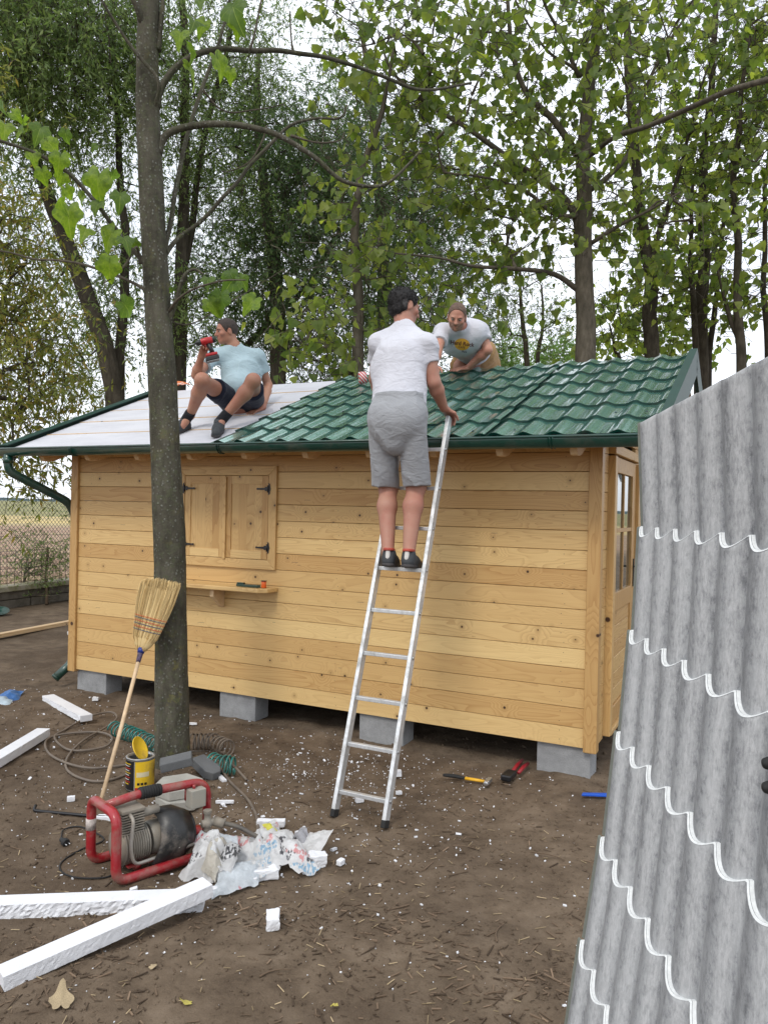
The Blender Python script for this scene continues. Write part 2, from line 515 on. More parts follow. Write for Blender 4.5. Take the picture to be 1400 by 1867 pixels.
# side walls: x=+.075 (door side) and x=-4.885
SX = .072
D0, D1 = .39, 1.42                               # door leaf
segs = [(.062, .30), (1.51, DEPTH)]
sp = [board_profile_mesh(a, b, axis=1).build('board', M['pine_side'], cabin) for a, b in segs]
for j, o0 in enumerate(sp):
    for k in range(NB):
        o = o0 if k == 0 else again(o0, cabin)
        o.location = (SX, 0, Z0 + k * BH)
lp = board_profile_mesh(-DEPTH, -.062, axis=1).build('board', M['pine_side'], cabin)
for k in range(NB):
    o = lp if k == 0 else again(lp, cabin)
    o.location = (-L - SX, 0, Z0 + k * BH); o.rotation_euler = (0, 0, PI)
T = math.tan(SLOPE)
def roof_z(y): return EAVE_Z + (min(y, 2 * RIDGE_Y - y) - EAVE_Y) * T
for sx, rot in ((SX, 0), (-L - SX, PI)):
    k = NB
    while True:
        z = Z0 + k * BH
        y0 = EAVE_Y + (z + .17 - EAVE_Z) / T; y1 = 2 * RIDGE_Y - y0; tp = BH / T
        y0 = max(y0, .0); y1 = min(y1, DEPTH)
        if y1 - y0 < 2 * tp + .05: break
        if rot: o = board_profile_mesh(-y1, -y0, axis=1, taper=(tp, tp)).build('board', M['pine_side'], cabin)
        else: o = board_profile_mesh(y0, y1, axis=1, taper=(tp, tp)).build('board', M['pine_side'], cabin)
        o.location = (sx, 0, z); o.rotation_euler = (0, 0, rot); k += 1
# corner posts: an L of two uprights on each corner
ztop = Z0 + NB * BH
for (xa, xb), (ya, yb) in (((.002, .092), (-.026, .06)), ((-L - .092, -L - .002), (-.026, .06)), ((.002, .092), (DEPTH - .06, DEPTH + .026)), ((-L - .092, -L - .002), (DEPTH - .06, DEPTH + .026))):
    b = MB(); b.box(((xa + xb) / 2, (ya + yb) / 2, (Z0 - .02 + ztop) / 2), (xb - xa, yb - ya, ztop - Z0 + .02))
    b.build('corner_post', M['pine_v'], cabin, bevel=.006)
# door side: frame, leaf
b = MB(); b.box((SX + .016, .345, (Z0 + .02 + 2.22) / 2), (.07, .085, 2.2 - Z0)); b.build('door_frame', M['pine_v'], cabin, bevel=.005)
b = MB(); b.box((SX + .016, 1.465, (Z0 + .02 + 2.22) / 2), (.07, .085, 2.2 - Z0)); b.build('door_frame', M['pine_v'], cabin, bevel=.005)
b = MB(); b.box((SX + .016, .905, 2.268), (.07, 1.2, .07)); b.build('door_frame', M['pine_side'], cabin, bevel=.005)
b = MB(); b.box((SX - .004, .905, .222), (.10, 1.03, .036)); b.build('door_sill', M['pine_side'], cabin, bevel=.004)
dx = SX + .002
b = MB()
GZ0, GZ1 = 1.22, 2.11; GY0, GY1 = D0 + .16, D1 - .16
b.box((dx, (D0 + GY0) / 2, (.245 + 2.225) / 2), (.044, GY0 - D0, 1.98)); b.box((dx, (D1 + GY1) / 2, (.245 + 2.225) / 2), (.044, D1 - GY1, 1.98))
b.box((dx, (GY0 + GY1) / 2, (GZ1 + 2.225) / 2), (.044, GY1 - GY0, 2.225 - GZ1)); b.box((dx, (GY0 + GY1) / 2, 1.15), (.044, GY1 - GY0, .14)); b.box((dx, (GY0 + GY1) / 2, .31), (.044, GY1 - GY0, .13))
door = b.build('door', M['pine_v'], cabin, bevel=.004)
for k in range(6):
    b = MB(); b.box((dx - .004, (GY0 + GY1) / 2, .3775 + (k + .5) * .1175), (.026, GY1 - GY0 - .002, .1155)); b.build('panel', M['pine_side'], door, bevel=.004)
for zz in (GZ0, GZ1 - .003):
    pass
b = MB(); b.box((dx, (GY0 + GY1) / 2, (GZ0 + GZ1) / 2), (.03, .03, GZ1 - GZ0)); b.box((dx, (GY0 + GY1) / 2, 1.68), (.034, GY1 - GY0, .03)); b.build('glazing_bar', M['pine_v'], door, bevel=.003)
for ya, yb in ((GY0, (GY0 + GY1) / 2 - .015), ((GY0 + GY1) / 2 + .015, GY1)):
    for za, zb in ((GZ0, 1.665), (1.695, GZ1)):
        b = MB(); b.box((dx, (ya + yb) / 2, (za + zb) / 2), (.006, yb - ya, zb - za)); b.build('pane', M['glass'], door)
b = MB(); b.box((dx + .026, D1 - .06, 1.32), (.008, .035, .23)); b.tube([(dx + .02, D1 - .06, 1.37), (dx + .07, D1 - .06, 1.37), (dx + .07, D1 - .17, 1.372)], .008); b.build('handle', M['black_iron'], door)
for z in (.55, 2.0):
    b = MB(); b.tube([(dx + .03, D0 - .004, z - .04), (dx + .03, D0 - .004, z + .04)], .008); b.box((dx + .027, D0 + .015, z), (.004, .03, .06)); b.build('hinge', M['steel'], door)

# ---- serving hatch: mitred frame, two shutters, hinges
wx0, wx1 = H(327, 940)[0], H(506, 940)[0]
wz0, wz1 = H(420, 1034)[2], H(420, 850)[2]
fw = .078
ins = -.024
def frame_piece(p, name='window_frame'):
    b = MB(); b.prism([(q[0], q[1]) for q in p], 0, .024, M=np.array([[1, 0, 0], [0, 0, -1], [0, 1, 0]]))
    return b
for p in ([(wx0, wz0), (wx1, wz0), (wx1 - fw, wz0 + fw), (wx0 + fw, wz0 + fw)], [(wx0 + fw, wz1 - fw), (wx1 - fw, wz1 - fw), (wx1, wz1), (wx0, wz1)]):
    frame_piece(p).build('window_frame', M['pine'], cabin, bevel=.004)
for p in ([(wx0, wz0), (wx0 + fw, wz0 + fw), (wx0 + fw, wz1 - fw), (wx0, wz1)], [(wx1 - fw, wz0 + fw), (wx1, wz0), (wx1, wz1), (wx1 - fw, wz1 - fw)]):
    frame_piece(p).build('window_frame', M['pine_v'], cabin, bevel=.004)
ix0, ix1, iz0, iz1 = wx0 + fw + .004, wx1 - fw - .004, wz0 + fw + .004, wz1 - fw - .004
xm = (ix0 + ix1) / 2 - .0
for s, (a, c) in enumerate(((ix0, xm - .001), (xm + .001, ix1))):
    b = MB(); st = .062
    b.box((a + st / 2, -.010, (iz0 + iz1) / 2), (st, .020, iz1 - iz0)); b.box((c - st / 2, -.010, (iz0 + iz1) / 2), (st, .020, iz1 - iz0))
    sh = b.build('shutter', M['pine_v'], cabin, bevel=.002)
    b = MB(); b.box(((a + c) / 2, -.010, iz0 + .035), (c - a - 2 * st, .0198, .07)); b.build('rail', M['pine'], sh, bevel=.002); b = MB(); b.box(((a + c) / 2, -.010, iz1 - .035), (c - a - 2 * st, .0198, .07)); b.build('rail', M['pine'], sh, bevel=.002)
    n = 4; w = (c - a - 2 * st) / n
    for k in range(n):
        b = MB(); b.box((a + st + (k + .5) * w, -.006, (iz0 + iz1) / 2), (w - .0006, .012, iz1 - iz0 - .14)); b.build('panel', M['pine_v'], sh)
    for z in (iz0 + .10, iz1 - .11):
        d = -1 if s == 0 else 1
        e = a if s == 0 else c
        b = MB(); Mx = np.array([[1, 0, 0], [0, 0, -1], [0, 1, 0]])
        pts = [(-.115, 0), (-.105, .010), (-.098, .006), (-.03, .009), (-.028, .018), (-.008, .016), (.006, .022), (.008, .042), (-.001, .05), (.018, .044), (.022, .02), (.028, 0)]
        poly = pts + [(x, -y) for x, y in pts[::-1][1:-1]]
        poly = [(e + d * x, z + y) for x, y in poly]
        if d == 1: poly = poly[::-1]
        b.prism(poly, .0245, .0285, M=Mx); b.tube([(e + d * .003, -.030, z - .03), (e + d * .003, -.030, z + .03)], .006, 8)
        b.build('hinge', M['black_iron'], sh)
b = MB(); b.box((xm, -.028, (iz0 + iz1) / 2 - .012), (.030, .016, iz1 - iz0 + .0)); b.build('cover_strip', M['pine_v'], cabin, bevel=.004)

# ---- shelf under the hatch with its bracket
shz = H(420, 1067, -.1)[2]
sx1 = H(505, 1070, -.02)[0]; sx0 = H(300, 1060, -.1)[0]
b = MB(); b.prism([(sx0 + .05, -.21), (sx1 - .06, -.21), (sx1, -.15), (sx1, -.001), (sx0, -.001), (sx0, -.15)], shz - .035, shz); shelf = b.build('shelf', M['pine'], cabin, bevel=.006)
for bx in (H(393, 1090, -.1)[0], sx0 + .06):
    b = MB(); b.prism([(-.001, shz - .036), (-.001, shz - .20), (-.03, shz - .20), (-.15, shz - .10), (-.15, shz - .036)], -.02, .02, M=np.array([[0, 0, 1], [1, 0, 0], [0, 1, 0]]), o=(bx, 0, 0)); b.build('bracket', M['pine_raw'], shelf, bevel=.003)

# ---- floor, eaves
b = MB(); b.box((-L / 2, DEPTH / 2, Z0 + .02), (L - .02, DEPTH - .07, .03)); b.build('floor', M['void'], cabin)
for y in (.10, 1.1, 2.1, 3.0):
    b = MB(); b.box((-L / 2, y, Z0 - .0 + .001), (L - .04, .07, .012)); b.build('floor_beam', M['void'], cabin)
RX0, RX1 = -5.30, .50
nv = np.array([0, -math.sin(SLOPE), math.cos(SLOPE)]); sv = np.array([0, math.cos(SLOPE), math.sin(SLOPE)])
E0 = np.array([0, EAVE_Y, EAVE_Z])
SL = (RIDGE_Y - EAVE_Y) / math.cos(SLOPE)
def rp(x, s, n=0): return E0 + np.array([x, 0, 0]) + sv * s + nv * n
Mroof = np.stack([[1, 0, 0], sv, nv], 1)
def roofbox(x0, x1, s0, s1, n0, n1, back=False):
    b = MB(); b.box(rp((x0 + x1) / 2, (s0 + s1) / 2, (n0 + n1) / 2), (x1 - x0, s1 - s0, n1 - n0), Mroof)
    if back:
        b.V[-1][:, 1] = 2 * RIDGE_Y - b.V[-1][:, 1]; b.F = [(f[:, ::-1], m, s) for f, m, s in b.F]
    return b
rafters = [H(px, 838, -.4)[0] for px in (72, 154, 244, 340, 440, 552, 668, 785, 907, 1043)] + [.40]
for x in rafters:
    for bk in (False, True):
        b = MB()
        pts = [(0.035, -.082), (SL - .02, -.082), (SL - .02, -.172), (.16, -.172), (.10, -.160), (.045, -.135)]
        V = np.array([(s, n) for s, n in pts])
        A = np.array([rp(x - .024, s, n) for s, n in V]); B = np.array([rp(x + .024, s, n) for s, n in V])
        VV = np.vstack([A, B])
        if bk: VV[:, 1] = 2 * RIDGE_Y - VV[:, 1]
        i = np.arange(6); j = (i + 1) % 6
        b.add(VV, [i[None], (i + 6)[::-1][None], np.stack([j, i, i + 6, j + 6], -1)])
        b.build('rafter', M['pine_raw'], cabin, bevel=.003)
for bk in (False, True):
    w = SL / 15
    for k in range(15):
        roofbox(RX0 + .04, RX1 - .04, k * w + (.02 if k == 0 else .001), (k + 1) * w - .001, -.080, -.060, bk).build('sheathing_board', M['pine'], cabin)
# insulation boards, five staggered rows
rows = 5; w = (SL - .02) / rows
for bk in (False, True):
    for k in range(rows):
        x = RX0 + .06; first = (.55 + .62 * ((k * 2) % 3))
        while x < RX1 - .1:
            x2 = min(x + (first if x < RX0 + .1 else 1.85), RX1 - .06)
            if not (x > -2.0 and k not in (0, rows - 1) and not bk and False):
                roofbox(x + .004, x2 - .004, .02 + k * w + .006, .02 + (k + 1) * w - .006, -.059, RG.uniform(-.002, .002), bk).build('insulation_board', M['white_board'], cabin, bevel=.003, seg=1)
            x = x2
# wooden batten strips showing in the joints
for k in range(1, rows):
    roofbox(RX0 + .06, -2.6, .02 + k * w - .0045, .02 + k * w + .0045, -.05, .0035).build('joint_strip', M['pine_raw'], cabin)

# ---- metal tile sheets
def tile_z(u, f):
    """profile height at u (waves) and f (0 lower end .. 1 upper end of a module)"""
    c = .5 - .5 * np.cos(2 * PI * u)
    wv = .027 * c ** 1.9 + .0022 * np.exp(-((np.mod(u, 1) - .03) / .05) ** 2) + .0022 * np.exp(-((np.mod(u, 1) - .97) / .05) ** 2)
    return wv + .016 * (1 - f)
def tile_sheet(x0, x1, s0, s1, mod=.35, per=.195, npw=14, n0=.012, place=None, th=.0):
    b = MB()
    xs = np.arange(0, int((x1 - x0) / per * npw) + 1) / npw * per
    u = xs / per
    s = s0; first = True
    wav = .012
    while s < s1 - .02:
        e = min(s + mod, s1)
        fs = np.array([0, .02, .06, .3, .6, .85, 1.0]) * (e - s) / mod
        rowsV = []
        for f in fs:
            so = s + f * mod
            # the pressed step follows the wave
            shift = wav * (.5 - .5 * np.cos(2 * PI * u)) * max(0, 1 - f * 1.6)
            z = tile_z(u, f)
            rowsV.append(np.stack([x0 + xs, so - shift, n0 + z], 1))
        V = np.concatenate(rowsV); n = len(xs)
        idx = np.arange(len(V)).reshape(-1, n)
        F = np.stack([idx[:-1, :-1], idx[:-1, 1:], idx[1:, 1:], idx[1:, :-1]], -1).reshape(-1, 4)
        b.add(V, F, 0, True)
        # riser, its shadow painted in with the darker green
        lo = np.stack([x0 + xs, s - wav * (.5 - .5 * np.cos(2 * PI * u)) + .004, n0 + tile_z(u, 1) - (.004 if first else 0)], 1)
        V2 = np.concatenate([lo, rowsV[0]]); idx = np.arange(2 * n).reshape(2, n)
        b.add(V2, np.stack([idx[0, :-1], idx[0, 1:], idx[1, 1:], idx[1, :-1]], -1), 1, False)
        s += mod; first = False
    b.V = [place(v) for v in b.V]
    return b
def place_roof(v): return E0 + v[:, :1] * np.array([1, 0, 0]) + v[:, 1:2] * sv + v[:, 2:3] * nv
M['tile_shade'] = M['green_tile']
for k, (xa, xb) in enumerate(((-2.86, -1.64), (-1.68, -.57), (-.61, .49))):
    sh = tile_sheet(xa, xb, -.035, SL + .02, n0=.006 + .003 * k, place=place_roof).build('roof_sheet', [M['green_tile'], M['green_gutter']], cabin)
    for j in range(7):
        if k == 2 and j > 5: continue
        x = xa + .195 * int(RG.integers(0, 6)) + .01
        s = .35 * RG.integers(0, 6) + .06
        b = MB(); p = rp(x, s, .03 + .003 * k); b.lathe([(.011, 0), (.011, .003), (.006, .003), (.006, .008)], 8, p, Mroof); b.build('screw', M['green_gutter'], sh)
# ---- flashings
def flash(x0, x1, h0, h1, bk=False): return roofbox(x0, x1, -.02, SL + .03, h0, h1, bk)
for bk in (False, True):
    f = flash(RX0 - .03, RX0 - .02, -.11, .045, bk); g = flash(RX0 - .02, RX0 + .085, .036, .045, bk); f.add(g.V[0], [x[0] for x in g.F]); f.build('verge_flashing', M['verge_green'], cabin)
    f = flash(RX1 + .03, RX1 + .04, -.13, .075, bk); g = flash(RX1 - .02, RX1 + .03, .066, .075, bk); f.add(g.V[0], [x[0] for x in g.F]); f.build('verge_flashing', M['verge_green'], cabin)
b = MB()
r = .058; cy, cz = EAVE_Y - .035, EAVE_Z - .006
ang = np.linspace(PI, 2 * PI, 15)
pr = [(cy + r * math.cos(a), cz + r * math.sin(a) * 1.15) for a in ang]
pr_in = [(cy + (r - .005) * math.cos(a), cz + (r - .005) * math.sin(a) * 1.15) for a in ang][::-1]
n = len(pr) * 2; V = np.array([(RX0 - .0, y, z) for y, z in pr + pr_in] + [(RX1 + .03, y, z) for y, z in pr + pr_in])
i = np.arange(n); j = (i + 1) % n
b.add(V, [i[::-1][None], (i + n)[None], np.stack([i, j, j + n, i + n], -1)], 0, True)
b.tube([(RX0, cy - r, cz + .002), (RX1 + .03, cy - r, cz + .002)], .009, 8)
for x in (RX0 + .004, RX1 + .026):
    b.prism([(y, z) for y, z in pr], -.004, .004, M=np.array([[0, 0, 1], [1, 0, 0], [0, 1, 0]]), o=(x, 0, 0))
gut = b.build('gutter', M['green_gutter'], cabin)
for x in (-4.35, -2.75, -1.2, -.14):
    b = MB(); rr = r + .004
    b.tube([(x, cy + rr * math.cos(a), cz + rr * 1.15 * math.sin(a)) for a in np.linspace(PI * .97, 2 * PI, 12)], .004, 6, flat=1.0); b.tube([(x + .02, cy + rr * math.cos(a), cz + rr * 1.15 * math.sin(a)) for a in np.linspace(PI * .97, 2 * PI, 12)], .004, 6)
    b.build('bracket', M['green_gutter'], gut)
b = MB()
pp = fillet([(-5.20, cy, cz - .02), (-5.20, cy, cz - .20), (-4.975, .02, 1.80), (-4.975, .10, 1.66), (-4.975, .10, .23), (-5.02, -.05, .11)], .07, 6)
b.tube(pp, .040, 14); b.tube([(-5.20, cy, cz - .075), (-5.20, cy, cz - .13)], .046, 14)
b.tube([pp[-1], pp[-1] + (pp[-1] - pp[-2]) * .02 / np.linalg.norm(pp[-1] - pp[-2])], .043, 14)
b.build('downspout', M['green_gutter'], cabin)

# ---- concrete blocks under the cabin
bpx = [(141, 195, 1245), (401, 465, 1285), (655, 735, 1330), (978, 1076, 1395)]
lab = ['grey concrete block under the left corner of the cabin by the rainwater outlet', 'grey concrete block with a hairline crack under the cabin right of the tree trunk',
       'grey concrete block under the cabin behind the foot of the ladder', 'grey concrete block under the right front corner of the cabin']
for k, (a, c, y) in enumerate(bpx):
    xa, xc = H(a, y, .03)[0], H(c, y, .03)[0]
    p = from_hut((xa + xc) / 2, .03 + .10, 0)
    b = MB(); w_ = max(.36, xc - xa)
    b.box((0, 0, .09), (w_, .2, .219))
    o = b.build('concrete_block', M['block'], None, (0, 0, 0), bevel=.006)
    o.location = tuple(p); o.rotation_euler = (0, 0, -HTH + RG.uniform(-.03, .03))
    tag(o, lab[k], 'concrete block', 'concrete blocks carrying the cabin')
for k, x in enumerate((-4.6, -3.2, -1.7, -.2)):
    o2 = again(o, None, from_hut(x, 2.95, 0)); tag(o2, 'grey concrete block in the dark under the rear wall, ' + ['left corner', 'second from the left', 'second from the right', 'right corner'][k], 'concrete block', 'concrete blocks under the rear wall')

# ---- things on the shelf
q = H(452, 1064, -.13); q[2] = shz
p = from_hut(q[0], -.12, shz)
b = MB(); b.prism([(-.11, -.02), (.0, -.03), (.10, -.025), (.12, 0), (.10, .025), (-.11, .012)], .002, .022); b.prism([(-.11, -.014), (-.04, -.016), (-.04, .012), (-.11, .012)], .022, .034)
o = b.build('green_clip', M['green_gutter'], None, bevel=.003); o.location = tuple(p); o.rotation_euler = (0, 0, -HTH)
tag(o, 'dark green plastic gutter clip lying on the shelf under the shutters', 'clip')
p = from_hut(H(480, 1060, -.12)[0], -.11, shz)
t = thing('spool', 'small orange spool with a dark flange standing on the shelf under the shutters', 'spool', p, -HTH)
orange = plain('orange_plastic', (.75, .13, .02), .4)
b = MB(); b.lathe([(.018, 0.002), (.021, .006), (.019, .03), (.021, .052), (.018, .056)], 16); b.build('thread', orange, t)
b = MB(); b.lathe([(.026, .056), (.027, .058), (.026, .060)], 16); b.lathe([(.024, 0), (.024, .002)], 16); b.build('flange', M['black_iron'], t)

# ---- ladder
LA, LB = to_hut(G(610, 1488)), to_hut(G(700, 1508))
lx = (LA[0] + LB[0]) / 2; ly = (LA[1] + LB[1]) / 2; hw = .165
foot = from_hut(lx, ly, 0); top_l = np.array([lx, EAVE_Y - .11, 2.385])
d = top_l - np.array([lx, ly, 0]); Llen = np.linalg.norm(d); dn = d / Llen
ladder = thing('ladder', 'worn aluminium ladder leaning on the green gutter with a man standing on it', 'ladder', foot, -HTH)
up = np.array([0, dn[1], dn[2]]); fr = np.cross([1, 0, 0], up)
for s in (-1, 1):
    b = MB(); a = np.array([s * hw, 0, 0]) + up * .02
    b.bar(a, a + up * (Llen + .02), .024, .058, (1, 0, 0)); rl = b.build('rail', M['alu'], ladder, bevel=.003)
    b = MB(); b.bar(np.array([s * hw, 0, 0]) - up * .004, np.array([s * hw, 0, 0]) + up * .04, .028, .062, (1, 0, 0)); b.build('rubber_foot', M['rubber'], rl, bevel=.004)
    for k in range(9):
        c = np.array([s * (hw + .0125), 0, 0]) + up * (.14 + .274 * k)
        b = MB(); b.tube([c, c + np.array([s * .003, 0, 0])], .011, 10); b.build('rivet', M['steel'], rl)
for k in range(9):
    c = up * (.14 + .274 * k)
    b = MB(); b.box(c, (hw * 2 - .024, .030, .024), np.stack([[1, 0, 0], [0, 1, 0], [0, 0, 1]], 1)); b.build('rung', M['alu'], ladder, bevel=.003)
def rung_world(k, dx=0, dz=.013): 
    c = np.array([dx, 0, 0]) + up * (.14 + .274 * k)
    return foot + c[0] * HX + c[1] * HY + np.array([0, 0, c[2] + dz])
# ================================================================== ground: one sheet to the horizon
def spaced(a, b, step, far_lo, far_hi, g=1.13):
    c = list(np.arange(a, b, step))
    x, s = c[-1], step
    while x < far_hi: s *= g; x += s; c.append(x)
    x, s = a, step; lo = []
    while x > far_lo: s *= g; x -= s; lo.append(x)
    return np.array(lo[::-1] + c)
def ground_h(x, y):
    p = np.stack([x, y, np.zeros_like(x)], -1)
    near = np.clip(1 - (np.hypot(x, y - 5) - 9) / 6, 0, 1)
    h = .022 * vnoise(p * .9, 1) + .010 * vnoise(p * 3.1, 2) + .0075 * vnoise(p * 9, 3) + .005 * vnoise(p * 21, 4)
    # softly trodden hollow under the ladder, bank against the old wall
    return h * near
xs = spaced(-4.2, 2.6, .03, -4200, 4200); ys = spaced(1.6, 8.2, .03, -60, 6500)
X, Y = np.meshgrid(xs, ys)
Z = ground_h(X, Y) - .004
V = np.stack([X, Y, Z], -1).reshape(-1, 3)
idx = np.arange(len(V)).reshape(X.shape)
F = np.stack([idx[:-1, :-1], idx[:-1, 1:], idx[1:, 1:], idx[1:, :-1]], -1).reshape(-1, 4)
FW0, FW1 = np.array([-6.42, 12.7]), np.array([-5.80, 14.35])      # line of the old wall
fdir = (FW1 - FW0) / np.linalg.norm(FW1 - FW0); fnor = np.array([-fdir[1], fdir[0]])
def ground_mat():
    m = Mat('trodden_earth_and_field'); v = m.tc(); s = m.sep(v)
    big = m.noise(v, .7, 4, .6); mid = m.noise(v, 5, 6, .65); fine = m.noise(v, 38, 6, .7); grit = m.noise(v, 210, 3, .7)
    c = m.ramp(mid, [(.25, (.085, .061, .042)), (.5, (.155, .115, .080)), (.72, (.225, .172, .124))])
    c = m.mix(m.rng(big, .45, .62, 0, .6), c, (.082, .058, .040))
    c = m.mix(m.rng(fine, .5, .7, 0, .55), c, (.16, .118, .082))
    c = m.mix(m.rng(fine, .42, .28, 0, .7), c, (.032, .022, .015))
    c = m.mix(m.rng(grit, .62, .74, 0, .6), c, (.27, .22, .165))
    lit = m.voronoi(m.mapping(v, (1, 2.2, 1), rot=(0, 0, .6)), 60); c = m.mix(m.rng(lit, .12, .2, .45, 0), c, (.22, .165, .11))
    # the field beyond the wall: stubble, a yellow strip, then far green-brown
    y = s[1]
    fs = m.mix(m.rng(m.noise(m.mapping(v, (1.2, 1.2, 1)), 1.6, 8, .75), .38, .62), (.20, .115, .075), (.47, .33, .235))
    fs = m.mix(m.rng(m.noise(m.mapping(v, (.25, 2.5, 1)), .3, 4, .6), .45, .6, 0, .55), fs, (.40, .33, .20))
    fy = m.mix(m.rng(m.noise(m.mapping(v, (.2, 1, 1)), .12, 4, .6), .4, .6), (.56, .43, .19), (.44, .36, .19))
    ff = m.mix(m.rng(m.noise(m.mapping(v, (.02, .1, 1)), .5, 5, .6), .4, .65), (.30, .27, .13), (.20, .21, .095))
    fld = m.mix(m.rng(y, 52, 60), fs, fy); fld = m.mix(m.rng(y, 84, 96), fld, ff); fld = m.mix(m.rng(y, 600, 3000), fld, (.19, .22, .17))
    dist = m.math('ADD', m.math('MULTIPLY', m.math('SUBTRACT', s[0], float(FW0[0])), float(fnor[0])), m.math('MULTIPLY', m.math('SUBTRACT', y, float(FW0[1])), float(fnor[1])))
    c = m.mix(m.rng(m.math('ADD', dist, m.math('MULTIPLY', mid, .6)), .3, .9), c, fld)
    c = m.mix(m.rng(y, 28, 34), c, fld)
    dk = m.rng(m.noise(v, 1.7, 5, .7), .50, .66, 0, .35); c = m.mix(dk, c, (.060, .043, .031))
    m.set(color=c, rough=.96, spec=.12)
    h = m.math('ADD', m.math('MULTIPLY', fine, 1.0), m.math('MULTIPLY', grit, .35)); m.bump(h, .9, .012)
    return m.m
M['ground'] = ground_mat()
me = mesh_from('ground', V, [(F, 0, True)])
ground = link_mesh('ground', me, M['ground']); tag(ground, 'trodden brown earth yard running out into the fields', kind='structure')

def scatter(tv, tf, pos, Rm, sc):
    """copies of a template: pos (n,3), Rm (n,3,3), sc (n,) or (n,3)"""
    n = len(pos); k = len(tv)
    sc = np.asarray(sc); sc = sc[:, None] if sc.ndim == 1 else sc
    V = np.einsum('nij,nkj->nki', Rm, tv[None] * sc[:, None, :]) + pos[:, None]
    F = (tf[None] + (np.arange(n) * k)[:, None, None]).reshape(-1, tf.shape[1])
    return V.reshape(-1, 3), F
def rand_rot(n, tilt=PI, rg=RG):
    a = rg.uniform(0, 2 * PI, n); t = rg.uniform(-tilt, tilt, n); r = rg.uniform(-tilt, tilt, n)
    ca, sa, ct, st, cr, sr = np.cos(a), np.sin(a), np.cos(t), np.sin(t), np.cos(r), np.sin(r)
    o, l = np.zeros(n), np.ones(n)
    Rz = np.stack([ca, -sa, o, sa, ca, o, o, o, l], -1).reshape(n, 3, 3)
    Rx = np.stack([l, o, o, o, ct, -st, o, st, ct], -1).reshape(n, 3, 3)
    Ry = np.stack([cr, o, sr, o, l, o, -sr, o, cr], -1).reshape(n, 3, 3)
    return Rz @ Rx @ Ry
CUBE = np.array([[x, y, z] for x in (-.5, .5) for y in (-.5, .5) for z in (-.5, .5)])
CUBEF = np.array([[0, 1, 3, 2], [4, 6, 7, 5], [0, 4, 5, 1], [2, 3, 7, 6], [0, 2, 6, 4], [1, 5, 7, 3]])
OCT = np.array([[.5, 0, 0], [-.5, 0, 0], [0, .5, 0], [0, -.5, 0], [0, 0, .45], [0, 0, -.45]])
OCTF = np.array([[0, 2, 4], [2, 1, 4], [1, 3, 4], [3, 0, 4], [2, 0, 5], [1, 2, 5], [3, 1, 5], [0, 3, 5]])
def in_yard(n, x0, x1, y0, y1):
    return np.stack([RG.uniform(x0, x1, n), RG.uniform(y0, y1, n)], 1)
def gz(p): return ground_h(p[:, 0], p[:, 1]) - .004
M['foam'] = None
def foam_mat():
    m = Mat('white_polystyrene'); v = m.tc()
    b = m.voronoi(v, 190); n = m.noise(v, 5, 3, .6)
    c = m.mix(m.rng(n, .35, .7), (.74, .75, .78), (.66, .67, .70)); c = m.mix(m.rng(m.noise(v, 11, 5, .7), .60, .78, 0, .25), c, (.45, .38, .30))
    m.set(color=c, rough=.8, spec=.25, sss=.0); m.bump(b, .35, .003); return m.m
M['foam'] = foam_mat()
# foam crumbs: thick under the ladder and round the heap, thin elsewhere
cl = []
for (px, py, sd, n, ar) in ((600, 1400, .34, 900, 1.2), (690, 1440, .45, 500, 1), (450, 1450, .40, 350, 1), (330, 1500, .5, 400, 1), (560, 1560, .42, 450, 1), (300, 1330, .6, 420, 1.3), (220, 1420, .5, 380, 1), (200, 1600, .6, 380, 1), (850, 1400, .5, 260, 1), (100, 1300, .8, 420, 1.2)):
    c = G(px, py); cl.append(np.stack([RG.normal(c[0], sd * ar, n), RG.normal(c[1], sd, n)], 1)[:int(n * .58)])
cl.append(in_yard(1300, -4, 1.4, 1.9, 7.5))
pp = np.vstack(cl)
lo = np.array([to_hut(np.array([a, b_, 0])) for a, b_ in pp]); keep = (lo[:, 1] < .0) | (lo[:, 0] > .15) | (lo[:, 0] < -5); pp = pp[keep]
n = len(pp); sz = np.clip(RG.lognormal(math.log(.0048), .6, n), .0022, .024)
pos = np.c_[pp, gz(pp) + sz * .28]
ta = RG.random(n) < .35
Va, Fa = scatter(OCT, OCTF, pos[~ta], rand_rot((~ta).sum()), np.c_[sz, sz * .8, sz * .7][~ta])
Vb, Fb = scatter(CUBE, CUBEF, pos[ta], rand_rot(ta.sum(), .5), np.c_[sz * 1.4, sz * .8, sz * .5][ta])
b = MB(); b.add(Va, Fa); b.add(Vb, Fb); tag(b.build('foam_crumbs', M['foam']), 'white polystyrene crumbs scattered over the earth', kind='stuff')
# clods and grit
pp = in_yard(9000, -3.4, 1.7, 1.9, 6.5); n = len(pp); sz = np.clip(RG.lognormal(math.log(.0085), .5, n), .004, .035)
V1, F1 = scatter(OCT, OCTF, np.c_[pp, gz(pp) + sz * .1], rand_rot(n), np.c_[sz * 1.3, sz, sz * .7])
b = MB(); b.add(V1, F1, 0, True); tag(b.build('earth_crumbs', M['ground']), 'loose crumbs of brown earth', kind='stuff')
